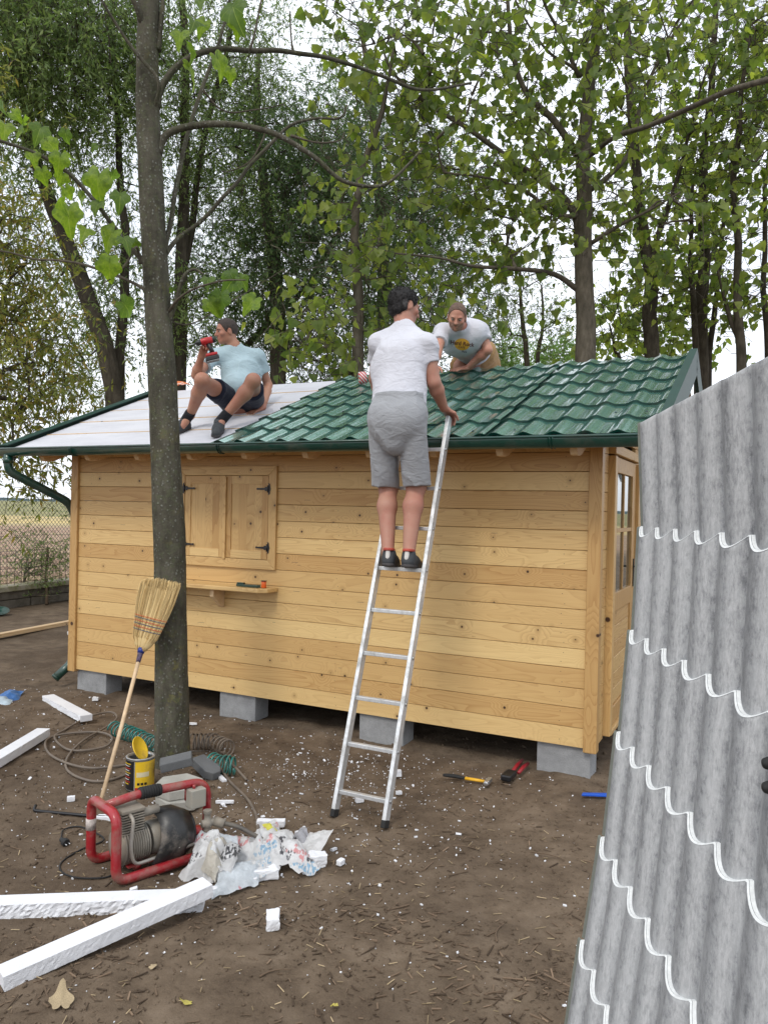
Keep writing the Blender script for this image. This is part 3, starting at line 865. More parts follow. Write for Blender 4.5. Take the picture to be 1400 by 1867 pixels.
# twigs, bark shreds and dry stalks
def chip_mat(name, a, b_):
    m = Mat(name); v = m.tc(); g = m.n.new('ShaderNodeNewGeometry')
    m.set(color=m.ramp(g.outputs['Random Per Island'], [(0, a), (.75, b_), (1, tuple(x * 1.6 for x in b_))]), rough=.9, spec=.15); return m.m
M['chips'] = chip_mat('bark_chips', (.060, .043, .030), (.155, .110, .075))
c1 = np.vstack([in_yard(8600, -2.4, 1.6, 1.9, 3.5), in_yard(2600, -3.4, 1.7, 3.3, 5.2), in_yard(1200, -4.5, -1.6, 5, 9)])
den = vnoise(np.c_[c1 * 1.7, np.zeros(len(c1))], 9); c1 = c1[den > RG.uniform(-.8, .5, len(c1))]
n = len(c1); ln = np.clip(RG.lognormal(math.log(.017), .7, n), .005, .12); wd = np.clip(ln * RG.uniform(.05, .3, n), .0012, .006)
V1, F1 = scatter(CUBE, CUBEF, np.c_[c1, gz(c1) + .004], rand_rot(n, .16), np.c_[ln, wd, wd * .6])
b = MB(); b.add(V1, F1); tag(b.build('bark_chips', M['chips']), 'twigs and shreds of bark littering the earth', kind='stuff')
M['straw'] = chip_mat('dry_stalks', (.20, .15, .085), (.36, .28, .17))
c1 = in_yard(420, -2.2, 1.4, 1.9, 4.4); n = len(c1); ln = RG.uniform(.015, .05, n)
V1, F1 = scatter(CUBE, CUBEF, np.c_[c1, gz(c1) + .007], rand_rot(n, .2), np.c_[ln, np.full(n, .003), np.full(n, .0015)])
b = MB(); b.add(V1, F1); tag(b.build('dry_stalks', M['straw']), 'pale dry stalks on the earth', kind='stuff')
# a few curved twigs
for k, (px, py, a) in enumerate(((960, 1790, .8), (500, 1772, .4), (1000, 1560, -.5), (850, 1545, -.3), (905, 1700, 1.2))):
    c = G(px, py); t = np.linspace(-1, 1, 9)[:, None]; L_ = RG.uniform(.05, .10)
    pts = c + t * L_ * np.array([math.cos(a), math.sin(a), 0]) + (t ** 2) * .02 * np.array([math.sin(a), -math.cos(a), .0]) + np.array([0, 0, .006])
    b = MB(); b.tube(pts, np.linspace(.004, .002, 9), 6)
    tag(b.build('twig', M['chips']), ['curled twig at the lower right edge of the bare earth', 'short forked stick below the loose foam offcut', 'bent twig on the earth left of the grey sheet', 'small dark twig in the middle of the yard', 'brown twig lying among bark shreds near the grey sheet'][k], 'twig', 'loose twigs on the ground')

# ================================================================== low wall, fences, field edge
wallm = M['wall_old']
A3, B3 = np.array([*(FW0 - fdir * 7), 0]), np.array([*(FW0 + fdir * 14), 0])
Mw = np.stack([[*fdir, 0], [*fnor, 0], [0, 0, 1]], 1)
lw = thing('low_wall', 'low weathered concrete wall with a mossy cap along the yard edge', 'wall', (*FW0, 0))
def wloc(s, n, z): return np.array([*(FW0 + fdir * s + fnor * n), z])
def stone_grid():
    for i in range(20):
        s = -7 + i * 1.1
        for j in range(2):
            b = MB(); b.box(wloc(s + .55 + (j * .4), .0 + RG.uniform(-.012, .012), .06 + j * .15), (1.085, .24, .142), Mw); o = b.build('stone', M['wall_old'], lw, bevel=.012, seg=1)
    mcap = Mat('mossy_cap'); v = mcap.tc(); c = mcap.mix(mcap.rng(mcap.noise(v, 3, 6, .7), .42, .6), (.38, .34, .26), (.17, .17, .06)); mcap.set(color=c, rough=.95); mcap.bump(mcap.noise(v, 40, 5, .6), .6, .01)
    for i in range(7):
        b = MB(); b.box(wloc(-7 + 3.0 * i + 1.5, 0, .325), (2.985, .34, .09), Mw); b.build('coping', mcap.m, lw, bevel=.012)
stone_grid()
M['rust'] = plain('dull_rusty_wire', (.075, .06, .05), .8, .3, 6)
M['wire'] = plain('galvanised_wire', (.17, .165, .155), .7, .2, 6)
fx, fz = lambda s, n, z: np.array([*(FW0 + fdir * s + fnor * n), z]), 0
fence = thing('wire_fence', 'sagging chain link fence above rusty mesh panels on the low wall', 'fence', (*FW0, 0))
b = MB(); pitch = .085; z0, z1 = .50, 1.84
n = int(14 / pitch)
tv = CUBE; P1, P2 = [], []
hgt = z1 - z0
for i in range(-int(hgt / pitch) - 1, n):
    for d in (1, -1):
        s0 = -4 + i * pitch; s1 = s0 + hgt
        a_, b_ = (s0, s1) if d == 1 else (s1, s0)
        # clip
        lo_, hi_ = max(min(a_, b_), -4), min(max(a_, b_), 10)
        if hi_ - lo_ < .05: continue
        def zz(s): return z0 + (s - a_) / (b_ - a_) * hgt
        P1.append(wloc(lo_, .002 * d, zz(lo_))); P2.append(wloc(hi_, .002 * d, zz(hi_)))
def sticks(b, P1, P2, r, mi=0):
    P1, P2 = np.array(P1), np.array(P2); d = P2 - P1; ln = np.linalg.norm(d, axis=1); z = d / ln[:, None]
    ref = np.where(np.abs(z[:, 2:3]) > .9, np.array([[1, 0, 0]]), np.array([[0, 0, 1]])); x = np.cross(ref, z); x /= np.linalg.norm(x, axis=1)[:, None]; y = np.cross(z, x)
    Rm = np.stack([x, y, z], -1)
    V, F = scatter(CUBE, CUBEF, (P1 + P2) / 2, Rm, np.c_[np.full(len(ln), r * 2), np.full(len(ln), r * 2), ln]); b.add(V, F, mi)
sticks(b, P1, P2, .0026)
sticks(b, [wloc(-4, 0, z1), wloc(-4, 0, 1.2)], [wloc(10, 0, z1), wloc(10, 0, 1.2)], .003)
tag(b.build('chain_link', M['wire'], fence), kind='stuff')
b = MB(); P1, P2 = [], []
for i in range(60):
    s = -4 + i * .145 + RG.uniform(-.01, .01); P1.append(wloc(s, -.1, .37)); P2.append(wloc(s + RG.uniform(-.02, .02), -.1, .98 + RG.uniform(-.02, .03)))
for z in (.42, .66, .95): P1.append(wloc(-4, -.1, z)); P2.append(wloc(4.6, -.1, z))
sticks(b, P1, P2, .0032); b.build('mesh_panel', M['rust'], fence)
for s in (-3.2, 3.1, 6.0):
    b = MB(); b.tube([wloc(s, -.02, .3), wloc(s, -.02, 1.9)], .022, 8); b.build('post', M['rust'], fence)
q = G(86, 1102)[:2]
b = MB(); c = np.array([*q, 0]); b.tube([c, c + (-.05, .1, .2), c + (-.12, .2, .42), c + (-.10, .22, 1.0)], [.03, .026, .022, .018], 8)
tag(b.build('crooked_stake', M['chips']), 'crooked grey stake leaning at the low wall left of the cabin', 'stake')
# far tree line on the horizon, distance haze painted in as blue
m = Mat('far_trees'); m.set(color=m.mix(m.noise(m.tc(), .02, 4, .6), (.10, .15, .17), (.15, .20, .22)), rough=1, spec=0); 
b = MB()
xx = np.linspace(-3600, 3600, 700); hh = 5 + 6 * (vnoise(np.c_[xx * .008, xx * 0, xx * 0], 5) * .5 + .5) + 3 * vnoise(np.c_[xx * .05, xx * 0, xx * 0], 6)
Vf = np.concatenate([np.c_[xx, np.full(700, 2600.), np.full(700, -1.)], np.c_[xx, np.full(700, 2600.), hh], np.c_[xx, np.full(700, 2660.), hh * .9], np.c_[xx, np.full(700, 2660.), np.full(700, -1.)]]); I = np.arange(700)
b.add(Vf, [np.stack([I[:-1] + a, I[1:] + a, I[1:] + a + 700, I[:-1] + a + 700], -1) for a in (0, 700, 1400)])
tag(b.build('far_treeline', m.m), 'thin bluish line of far trees on the horizon beyond the fields', kind='stuff')
# ================================================================== trees
def bark(name, a, b_, lichen=0, scale=1.0, fine=True):
    m = Mat(name); v = m.tc()
    q = m.mapping(v, (1, 1, .28)); n1 = m.noise(q, 16 * scale, 7, .7); n2 = m.noise(v, 60 * scale, 5, .7); n0 = m.noise(v, 2.2, 3, .6)
    c = m.mix(m.rng(n1, .35, .65), a, b_); c = m.mix(m.rng(n0, .4, .65, 0, .5), c, tuple(x * .6 for x in a))
    if lichen:
        w = m.voronoi(m.mapping(v, (1, 1, .8)), 42, rand=1); sp = m.math('MULTIPLY', m.math('MULTIPLY', m.rng(w, .16, .34, 1, 0), m.rng(w, .02, .16, .35, 1)), m.rng(m.noise(v, 9, 4, .7), .42, .56))
        c = m.mix(m.math('MULTIPLY', sp, .6), c, (.30, .31, .27))
        s = m.sep(v); low = m.rng(s[2], 0.0, 1.6, 1, .30)
        ly = m.math('MULTIPLY', m.rng(m.noise(v, 7, 6, .75), .56, .68), low)
        c = m.mix(m.math('MULTIPLY', ly, .8), c, (.20, .18, .045))
        c = m.mix(m.math('MULTIPLY', m.rng(m.noise(v, 24, 5, .7), .5, .62), .4), c, (.10, .115, .06))
        m.bump(m.math('ADD', m.math('ADD', n1, n2), m.math('MULTIPLY', sp, .8)), .8, .008)
    else: m.bump(m.math('ADD', n1, n2), .7, .012)
    m.set(color=c, rough=.95, spec=.12); return m.m
M['bark_near'] = bark('lichen_bark', (.055, .051, .038), (.125, .115, .088), 1)
M['bark'] = bark('grey_brown_bark', (.070, .060, .045), (.150, .130, .100))
M['bark_dark'] = bark('dark_bark', (.045, .038, .028), (.10, .085, .065))
def leaf_mat(name, cols, tr, fac=.42, rough=.5):
    m = Mat(name); g = m.n.new('ShaderNodeNewGeometry'); r = g.outputs['Random Per Island']
    c = m.ramp(r, [(i / (len(cols) - 1), k) for i, k in enumerate(cols)])
    t = m.mix(1.0, c, tuple(tr), 'MULTIPLY'); 
    m.set(color=c, rough=rough, spec=.35); m.translucent(t, fac); return m.m
M['willow_leaf'] = leaf_mat('willow_leaf', [(.075, .115, .042), (.11, .165, .06), (.17, .215, .085), (.095, .15, .052)], (2.5, 2.6, 1.5), .46)
M['willow_dark'] = leaf_mat('dense_leaf', [(.048, .085, .038), (.075, .125, .052), (.12, .17, .07)], (2.3, 2.5, 1.5), .42)
M['paul_leaf'] = leaf_mat('broad_leaf', [(.075, .115, .034), (.115, .16, .045), (.20, .23, .06), (.085, .125, .04)], (2.6, 2.7, 1.1), .52)
M['yellow_leaf'] = leaf_mat('yellowing_leaf', [(.12, .15, .035), (.20, .21, .045), (.09, .125, .035), (.27, .20, .06)], (2.2, 2.1, 1.1), .48)
M['pale_bush'] = leaf_mat('pale_bush_leaf', [(.10, .18, .05), (.16, .25, .07)], (2, 2.2, 1.2), .45)

WL = np.array([[0, 0, 0], [.13, .45, .03], [0, 1, -.04], [-.13, .45, .03]]); WLF = np.array([[0, 1, 2], [0, 2, 3]])
# heart shaped leaf folded along its rib
PLo = np.array([(0, .04), (.30, -.08), (.50, .16), (.44, .50), (.20, .82), (0, 1.0), (-.20, .82), (-.44, .50), (-.50, .16), (-.30, -.08)])
PL = np.vstack([[0, .40, 0], np.c_[PLo, np.abs(PLo[:, 0]) * .28 - (PLo[:, 1] ** 2) * .22]])
PLF = np.array([[0, i, i % 10 + 1] for i in range(1, 11)])
PL6 = PL[[0, 1, 3, 4, 6, 8, 9]]; PL6F = np.array([[0, 1, 2], [0, 2, 3], [0, 3, 4], [0, 4, 5], [0, 5, 6], [0, 6, 1]])

def leaf_frames(d, droop, rg, roll=PI):
    """rotation with local +y along d bent down; random roll"""
    n = len(d); y = d + np.array([0, 0, -1]) * droop; y /= np.linalg.norm(y, axis=1)[:, None] + 1e-9
    r = rg.normal(size=(n, 3)) * (roll / PI) + np.array([0, 0, 1.0]) * (1.2 - roll / PI) + np.array([0, -.55, 0]); x = np.cross(y, r); x /= np.linalg.norm(x, axis=1)[:, None] + 1e-9
    return np.stack([x, y, np.cross(x, y)], -1)
def twigs(starts, dirs, Ls, droop, r0, rg, k=4):
    """bent three-sided twigs; returns V, F and the centre points (n,k,3)"""
    n = len(starts); t = np.linspace(0, 1, k)[None, :, None]
    pts = starts[:, None] + dirs[:, None] * t * Ls[:, None, None] + np.array([0, 0, -1]) * (t ** 2) * (droop * Ls)[:, None, None]
    pts += rg.normal(size=(n, 1, 3)) * (t ** 2) * (Ls * .18)[:, None, None]
    ang = np.arange(3) * 2 * PI / 3
    x = np.cross(dirs, rg.normal(size=(n, 3))); x /= np.linalg.norm(x, axis=1)[:, None] + 1e-9; y = np.cross(dirs, x)
    rr = r0 * np.linspace(1, .35, k)
    V = pts[:, :, None] + rr[None, :, None, None] * (np.cos(ang)[None, None, :, None] * x[:, None, None] + np.sin(ang)[None, None, :, None] * y[:, None, None])
    idx = np.arange(n * k * 3).reshape(n, k, 3); a, b_ = idx[:, :-1], idx[:, 1:]
    F = np.stack([a, np.roll(a, -1, 2), np.roll(b_, -1, 2), b_], -1).reshape(-1, 4)
    return V.reshape(-1, 3), F, pts
def crown_points(blobs, rg):
    """blobs: (px, py, Y, rx_px, ry_px, r_depth_m, count)"""
    out = []
    for px, py, Yd, rx, ry, rd, n in blobs:
        c = P(px, py, Yd); k = Yd / CAM_F
        q = rg.normal(size=(n, 3)); q /= np.linalg.norm(q, axis=1)[:, None]; q *= rg.uniform(.05, 1, n)[:, None] ** .45
        out.append(c + q * np.array([rx * k, rd, ry * k]))
    p = np.vstack(out)
    return p[p[:, 2] > .3]
def grow(trunks, targets, rg, sag=.12, up=.5, tip=.007, r_max=.09):
    """joins every target to the nearest fitting point of the trunks or of an earlier branch; returns tubes (pts, radii)"""
    N = [np.vstack([t[0] for t in trunks])]; nodes = N[0]
    hist = []; par = []
    order = np.argsort([np.min(np.linalg.norm(nodes - t, axis=1)) + rg.uniform(0, .6) for t in targets])
    P_ = list(nodes); seg_of = [-1] * len(nodes); paths = []
    arr = np.array(P_)
    for oi in order:
        t = targets[oi]; d = t - arr; dist = np.linalg.norm(d, axis=1)
        cost = dist + up * np.maximum(0, arr[:, 2] - t[2] + .25 * dist)
        cost[dist < .25] += 2
        j = int(np.argmin(cost)); a = arr[j]; L_ = dist[j]
        k = max(2, int(L_ / .45) + 1); s = np.linspace(0, 1, k + 1)[:, None]
        side = rg.normal(size=3) * L_ * .10; mid = a + (t - a) * .5 + np.array([0, 0, L_ * sag]) + side
        pts = (1 - s) ** 2 * a + 2 * s * (1 - s) * mid + s * s * t
        pts[1:-1] += rg.normal(size=(len(pts) - 2, 3)) * .03 * min(L_, 1.5)
        pi = len(paths); paths.append((pts, seg_of[j])); 
        arr = np.vstack([arr, pts[1:]]); seg_of += [pi] * k
    load = np.ones(len(paths))
    for i in range(len(paths) - 1, -1, -1):
        p = paths[i][1]
        if p >= 0: load[p] += load[i]
    tubes = []
    for (pts, p), ld in zip(paths, load):
        r0 = min(r_max, tip * ld ** .5); tubes.append((pts, np.linspace(r0, tip * .6, len(pts)), r0))
    return tubes
def tree(name, label, cat, trunks, blobs, kind, seed, n_tw=9, tw_len=.6, n_leaf=12, leaf=.085, barkm='bark', leafm='willow_leaf', droop=.6, group=None, big_limb=.03, limbs=None, r_max=.09, sag=.12, tip=.007, bare=0.0, spread=.3):
    rg = np.random.default_rng(seed)
    base = trunks[0][0][0]
    t = thing(name, label, cat, base, 0, group)
    paths = []
    for pts, rad in trunks:
        sp_ = smooth_path(pts, 4); rr = np.interp(np.linspace(0, 1, len(sp_)), np.linspace(0, 1, len(rad)), rad)
        w = vnoise(sp_ * 1.7, seed); sp_ = sp_ + np.c_[w, vnoise(sp_ * 1.7 + 9, seed), w * 0] * .04
        b = MB(); b.tube(sp_, rr, 10); b.build('trunk', M[barkm], t, base); paths.append((sp_, rr))
    for pts, r0, r1 in (limbs or []):
        sp_ = smooth_path(pts, 5); b = MB(); b.tube(sp_, np.linspace(r0, r1, len(sp_)), 7); b.build('limb', M[barkm], t, base); paths.append((sp_, None))
    tg = crown_points(blobs, rg)
    tubes = grow(paths, tg, rg, sag=sag, tip=tip, r_max=r_max)
    b = MB(); nb = 0
    for pts, rad, r0 in tubes:
        if r0 > big_limb and nb < 40:
            nb += 1; c = MB(); c.tube(smooth_path(pts, 2), np.interp(np.linspace(0, 1, 2 * (len(pts) - 1) + 1), np.linspace(0, 1, len(rad)), rad), 6, caps=False); c.build('limb', M[barkm], t, base)
        else: b.tube(pts, rad, 4, caps=False)
    # twigs round every target
    ends = np.repeat(tg, n_tw, 0); n = len(ends)
    st = ends + rg.normal(size=(n, 3)) * spread
    dd = rg.normal(size=(n, 3)) * np.array([1, 1, .6]); dd /= np.linalg.norm(dd, axis=1)[:, None]
    Ls = tw_len * rg.uniform(.5, 1.3, n)
    V, F, pts = twigs(st - dd * (Ls * .3)[:, None], dd, Ls, droop, .0042 if kind != 'broad' else .0068, rg)
    b.add(V, F, 0, True)
    tag(b.build('twigs', M[barkm], t, base), kind='stuff')
    # leaves along the twigs
    keep = rg.random(n) > bare; pts = pts[keep]; dk = dd[keep]; n = len(pts)
    k = pts.shape[1]; m_ = n_leaf
    u = rg.uniform(.15, 1.0, (n, m_)) * (k - 1); i0 = np.clip(u.astype(int), 0, k - 2); f = (u - i0)[..., None]
    ar = np.arange(n)[:, None]; pos = pts[ar, i0] * (1 - f) + pts[ar, i0 + 1] * f
    pos = pos.reshape(-1, 3); N_ = len(pos)
    ld = np.repeat(dk, m_, 0) * .5 + rg.normal(size=(N_, 3)) * .6
    ok = pos[:, 2] > .2; pos, ld = pos[ok], ld[ok]; N_ = len(pos)
    if kind == 'broad':
        Rm = leaf_frames(ld, 1.3, rg, 2.0); V, F = scatter(PL6, PL6F, pos + ld * .03, Rm, leaf * rg.uniform(.4, 1.25, N_))
    else:
        Rm = leaf_frames(ld, .7, rg, PI); V, F = scatter(WL, WLF, pos, Rm, leaf * rg.uniform(.6, 1.3, N_))
    c = MB(); c.add(V, F, 0, False); tag(c.build('crown', M[leafm], t, base), kind='stuff')
    return t
def line(pts, Yd): return [P(x, y, Yd if np.isscalar(Yd) else Yd[i]) for i, (x, y) in enumerate(pts)]
def root(p, lean=0): return np.array([p[0] + lean, p[1], -.1])
def trunk(pts, Yd, r0, r1):
    q = line(pts, Yd); q = [root(q[0])] + q
    return (np.array(q), [r0 * 1.25, r0, (r0 + r1) / 2, r1])

g1 = 'willows behind the cabin'; g2 = 'broad leaved trees standing behind the cabin'
tree('willow_tree', 'leaning two stemmed willow left of the big trunk, its sprays hanging in the upper left', 'tree',
     [trunk([(207, 715), (165, 560), (112, 425), (80, 335), (50, 200), (20, 60), (0, -120)], 13.0, .14, .05), trunk([(215, 715), (228, 500), (222, 330), (212, 150), (205, -100)], 13.3, .085, .03)],
     [(90, 120, 12.5, 190, 190, 2, 165), (90, 40, 11.5, 130, 120, 1.2, 60), (230, 60, 13, 90, 160, 1.6, 50), (60, -120, 13, 240, 100, 2, 30), (30, 380, 13.5, 130, 160, 1.5, 26), (150, 520, 13.5, 110, 130, 1.2, 22), (110, 650, 13.5, 120, 80, 1.2, 18), (230, 420, 13.5, 50, 200, 1.2, 20)],
     'willow', 101, 10, .75, 15, .10, 'bark_dark', 'willow_leaf', .9, g1)
tree('willow_tree', 'slender willow just behind the big foreground trunk', 'tree',
     [trunk([(328, 660), (333, 450), (338, 300), (335, 100), (330, -120)], 14.0, .12, .05), trunk([(310, 660), (350, 420), (372, 250), (420, 60), (440, -120)], 14.3, .07, .03)],
     [(390, 260, 14, 100, 170, 1.4, 58), (370, 60, 14, 130, 130, 1.6, 60), (420, -100, 14, 200, 80, 2, 20), (350, 560, 14, 60, 100, 1.2, 24), (470, 100, 14.5, 80, 110, 1.4, 26)],
     'willow', 102, 10, .65, 14, .085, 'bark_dark', 'willow_leaf', .6, g1)
tree('willow_tree', 'dense dark green willow behind the seated man', 'tree',
     [trunk([(505, 690), (500, 500), (480, 330), (470, 200), (470, 90)], 16.0, .15, .04), trunk([(430, 700), (480, 600), (560, 520), (620, 420)], 16.5, .08, .03)],
     [(470, 400, 16, 150, 190, 1.8, 160), (430, 570, 16, 130, 110, 1.4, 46), (560, 300, 16.5, 110, 140, 1.6, 104), (610, 470, 16.5, 120, 150, 1.6, 118), (560, 640, 16.5, 120, 50, 1.2, 36), (480, 210, 16.5, 100, 70, 1.4, 34)],
     'willow', 103, 11, .6, 16, .095, 'bark', 'willow_dark', .6, g1, bare=.15)
tree('willow_tree', 'tall dense willow in the middle of the row, behind the man on the ladder', 'tree',
     [trunk([(690, 690), (700, 500), (690, 350), (680, 200), (660, 60)], 18.0, .16, .05)],
     [(700, 290, 18, 150, 130, 2, 90), (760, 450, 18, 130, 150, 1.8, 110), (650, 220, 18, 90, 70, 1.6, 34), (830, 380, 18, 90, 110, 1.6, 54), (720, 600, 18, 120, 70, 1.4, 40), (860, 540, 18, 60, 70, 1.4, 22), (600, 90, 18, 90, 50, 1.5, 8)],
     'willow', 104, 11, .65, 15, .10, 'bark', 'willow_dark', .6, g1, bare=.15)
tree('willow_tree', 'yellowing tree reaching in at the far left edge above the rainwater pipe', 'tree',
     [trunk([(-130, 800), (-110, 600), (-80, 450), (-60, 300)], 9.0, .09, .04)],
     [(30, 440, 9, 70, 90, .8, 22), (60, 640, 9, 90, 90, .9, 30), (30, 750, 9, 60, 50, .7, 12), (10, 560, 9, 70, 60, .7, 16), (-120, 350, 9, 150, 260, 1.2, 40), (20, 835, 8.5, 45, 45, .3, 9)],
     'willow', 105, 9, .38, 10, .10, 'bark_dark', 'yellow_leaf', .7, None)

# the slim broad-leaved tree in the middle
tree('broad_leaved_tree', 'slim young broad leaved tree with drooping leaves between the seated man and the ladder', 'tree',
     [trunk([(652, 690), (655, 560), (650, 420), (665, 300), (700, 200), (715, 90)], 11.0, .075, .02)],
     [(690, 330, 11, 130, 150, 1.1, 22), (770, 560, 11, 120, 110, 1.1, 18), (600, 620, 11, 100, 70, .9, 18), (740, 150, 11, 90, 80, 1, 12), (660, 480, 11, 110, 110, 1, 16), (560, 590, 11, 50, 60, .6, 8)],
     'broad', 106, 6, .55, 4, .14, 'bark', 'paul_leaf', .25, g2, bare=.4, tip=.006)
# main right-hand tree
Ym = 11.5
limbsR = [(line([(1058, 430), (1045, 385), (1010, 345), (930, 290), (850, 232), (780, 190), (715, 130), (690, 60)], Ym), .07, .012),
          (line([(1055, 285), (1010, 220), (960, 170), (935, 100), (925, 0), (920, -100)], Ym), .06, .02),
          (line([(1058, 395), (1010, 390), (960, 350), (890, 325), (810, 315)], [Ym, 11.3, 11.1, 11, 10.9]), .04, .012),
          (line([(1068, 290), (1120, 250), (1180, 230), (1260, 195), (1330, 165), (1420, 140)], [Ym, 11, 10, 9, 8.2, 7.5]), .035, .03),
          (line([(1070, 350), (1110, 320), (1150, 270), (1170, 180), (1210, 90), (1260, 10), (1290, -80)], [Ym, 11.5, 11.6, 11.8, 12, 12, 12]), .045, .012),
          (line([(1055, 530), (1010, 500), (940, 490), (860, 485), (800, 470), (700, 460)], [Ym, 11.3, 11, 10.8, 10.6, 10.5]), .045, .01),
          (line([(1075, 445), (1130, 410), (1180, 385), (1240, 350)], [Ym, 11.2, 11, 10.8]), .035, .012),
          (line([(1055, 140), (1020, 60), (990, 0), (980, -80)], Ym), .035, .01),
          (line([(1060, 140), (1040, 120), (1000, 95), (960, 40), (930, -20)], Ym), .03, .01)]
tree('broad_leaved_tree', 'tall straight broad leaved tree rising behind the tiled roof, its pale bark limbs spreading wide', 'tree',
     [trunk([(1066, 670), (1065, 560), (1064, 440), (1062, 330), (1067, 240), (1080, 120), (1092, 0), (1100, -150)], Ym, .135, .05)],
     [(860, 180, Ym, 190, 170, 1.5, 42), (1000, 60, Ym, 170, 130, 1.5, 28), (1090, 220, Ym, 150, 150, 1.5, 28), (1180, 60, Ym, 160, 130, 1.5, 28), (770, 60, Ym, 130, 120, 1.3, 30), (930, 330, Ym, 130, 90, 1.2, 26), (1150, 400, Ym, 110, 80, 1.1, 20), (950, 440, Ym, 130, 70, 1.1, 22), (1000, -110, Ym, 330, 70, 1.8, 20), (660, 40, 10.5, 60, 60, .7, 12)],
     'broad', 107, 7, .55, 4, .142, 'bark', 'paul_leaf', .2, g2, limbs=limbsR, bare=.42, tip=.0075, r_max=.05)
tree('broad_leaved_tree', 'second broad leaved tree behind the tiled roof, forked above the ridge', 'tree',
     [trunk([(1185, 670), (1185, 540), (1180, 470), (1165, 360), (1150, 200), (1140, 60), (1130, -120)], 13.5, .12, .05), (np.array(line([(1183, 500), (1200, 430), (1235, 330), (1260, 220), (1300, 100)], 13.5)), [.06, .05, .03, .015])],
     [(1200, 300, 13.5, 140, 150, 1.4, 34), (1250, 130, 13.5, 130, 120, 1.4, 22), (1160, 560, 13.5, 90, 60, 1.1, 14), (1230, 470, 13.5, 80, 80, 1.1, 20), (1200, -60, 13.5, 160, 90, 1.4, 8)],
     'broad', 108, 9, .6, 4, .15, 'bark_dark', 'paul_leaf', .2, g2, bare=.6, r_max=.05)
tree('broad_leaved_tree', 'third broad leaved tree, two stems close together above the corner of the roof', 'tree',
     [trunk([(1278, 690), (1276, 560), (1282, 470), (1280, 400), (1285, 260), (1300, 100), (1310, -100)], 14.5, .12, .04), trunk([(1270, 690), (1262, 540), (1258, 450), (1262, 330)], 14.3, .06, .03), trunk([(1290, 700), (1300, 580), (1312, 480), (1330, 330), (1345, 200)], 14.6, .055, .02)],
     [(1300, 330, 14.5, 120, 140, 1.4, 32), (1340, 130, 14.5, 110, 130, 1.4, 22), (1290, 520, 14.5, 70, 70, 1, 16), (1320, -60, 14.5, 120, 90, 1.3, 8)],
     'broad', 109, 9, .6, 4, .155, 'bark_dark', 'paul_leaf', .2, g2, bare=.6, r_max=.045)
tree('broad_leaved_tree', 'slim forked tree at the right edge above the standing grey sheet', 'tree',
     [trunk([(1350, 700), (1348, 600), (1345, 480), (1340, 340), (1350, 200), (1360, 60)], 13.0, .075, .03), trunk([(1352, 690), (1335, 590), (1318, 530), (1300, 470)], 13.1, .05, .015), trunk([(1398, 690), (1392, 560), (1395, 420), (1400, 260), (1410, 80)], 13.6, .055, .02)],
     [(1370, 300, 13, 90, 140, 1.2, 34), (1390, 120, 13, 90, 130, 1.2, 28), (1390, 500, 13, 60, 90, .9, 16), (1440, 0, 13, 120, 120, 1.2, 20)],
     'broad', 110, 9, .55, 4, .15, 'bark_dark', 'paul_leaf', .2, g2, bare=.6, r_max=.04)
# small trees and bushes low behind the ridge
tree('small_tree', 'small thin stemmed tree left of the straight trunk, low behind the ridge', 'tree',
     [trunk([(962, 690), (955, 600), (948, 540), (950, 460)], 17, .06, .02), trunk([(978, 690), (990, 600), (985, 520)], 17.2, .05, .02)],
     [(960, 540, 17, 90, 90, 1.1, 30), (1020, 600, 17, 60, 60, 1, 14), (900, 600, 17, 50, 60, 1, 14)], 'willow', 111, 7, .6, 8, .08, 'bark_dark', 'willow_leaf', .3, 'small trees low behind the ridge')
tree('small_tree', 'small light green tree low behind the ridge between the two straight trunks', 'tree',
     [trunk([(1130, 690), (1120, 640), (1110, 590)], 18, .05, .02)],
     [(1120, 590, 18, 70, 80, 1.1, 18), (1220, 620, 18, 60, 60, 1, 12)], 'broad', 112, 7, .5, 5, .15, 'bark_dark', 'paul_leaf', .3, 'small trees low behind the ridge')
for k, (bl, lb) in enumerate((([(900, 655, 22, 60, 38, 1.2, 46)], 'pale green bush low behind the kneeling man'), ([(1010, 660, 23, 60, 30, 1.2, 40)], 'pale green bush low behind the ridge left of the straight trunk'))):
    tree('bush', lb, 'bush', [trunk([(bl[0][0], 700), (bl[0][0], 660)], bl[0][2], .04, .02)], bl, 'willow', 120 + k, 8, .5, 14, .13, 'bark_dark', 'pale_bush', .2, 'pale bushes behind the ridge')
# scrub at the fence, and the plants in it
rg = np.random.default_rng(55)
tree('bush', 'straggling grey green shrub growing through the fence left of the cabin', 'bush', [(np.array([wloc(.9, .3, 0), wloc(.92, .3, .4), wloc(1.0, .3, .8)]), [.02, .015, .01])],
     [(76, 1010, 13.6, 26, 36, .3, 22), (60, 1045, 13.4, 50, 14, .3, 18), (112, 1030, 14, 14, 25, .3, 8)], 'willow', 130, 8, .28, 8, .055, 'bark', 'willow_leaf', .1, None, tip=.004)
n = 1700; s_ = rg.uniform(-3.5, 6, n); st = np.array([wloc(a, rg.uniform(.15, 1.3), 0) for a in s_]); dd = rg.normal(size=(n, 3)) * .45 + np.array([0, 0, 1]); dd /= np.linalg.norm(dd, axis=1)[:, None]
V, F, _ = twigs(st, dd, rg.uniform(.3, .95, n), .25, .004, rg, 5); b = MB(); b.add(V, F)
tag(b.build('dry_scrub', M['straw']), 'tangle of dry stalks behind the wire fence', kind='stuff')

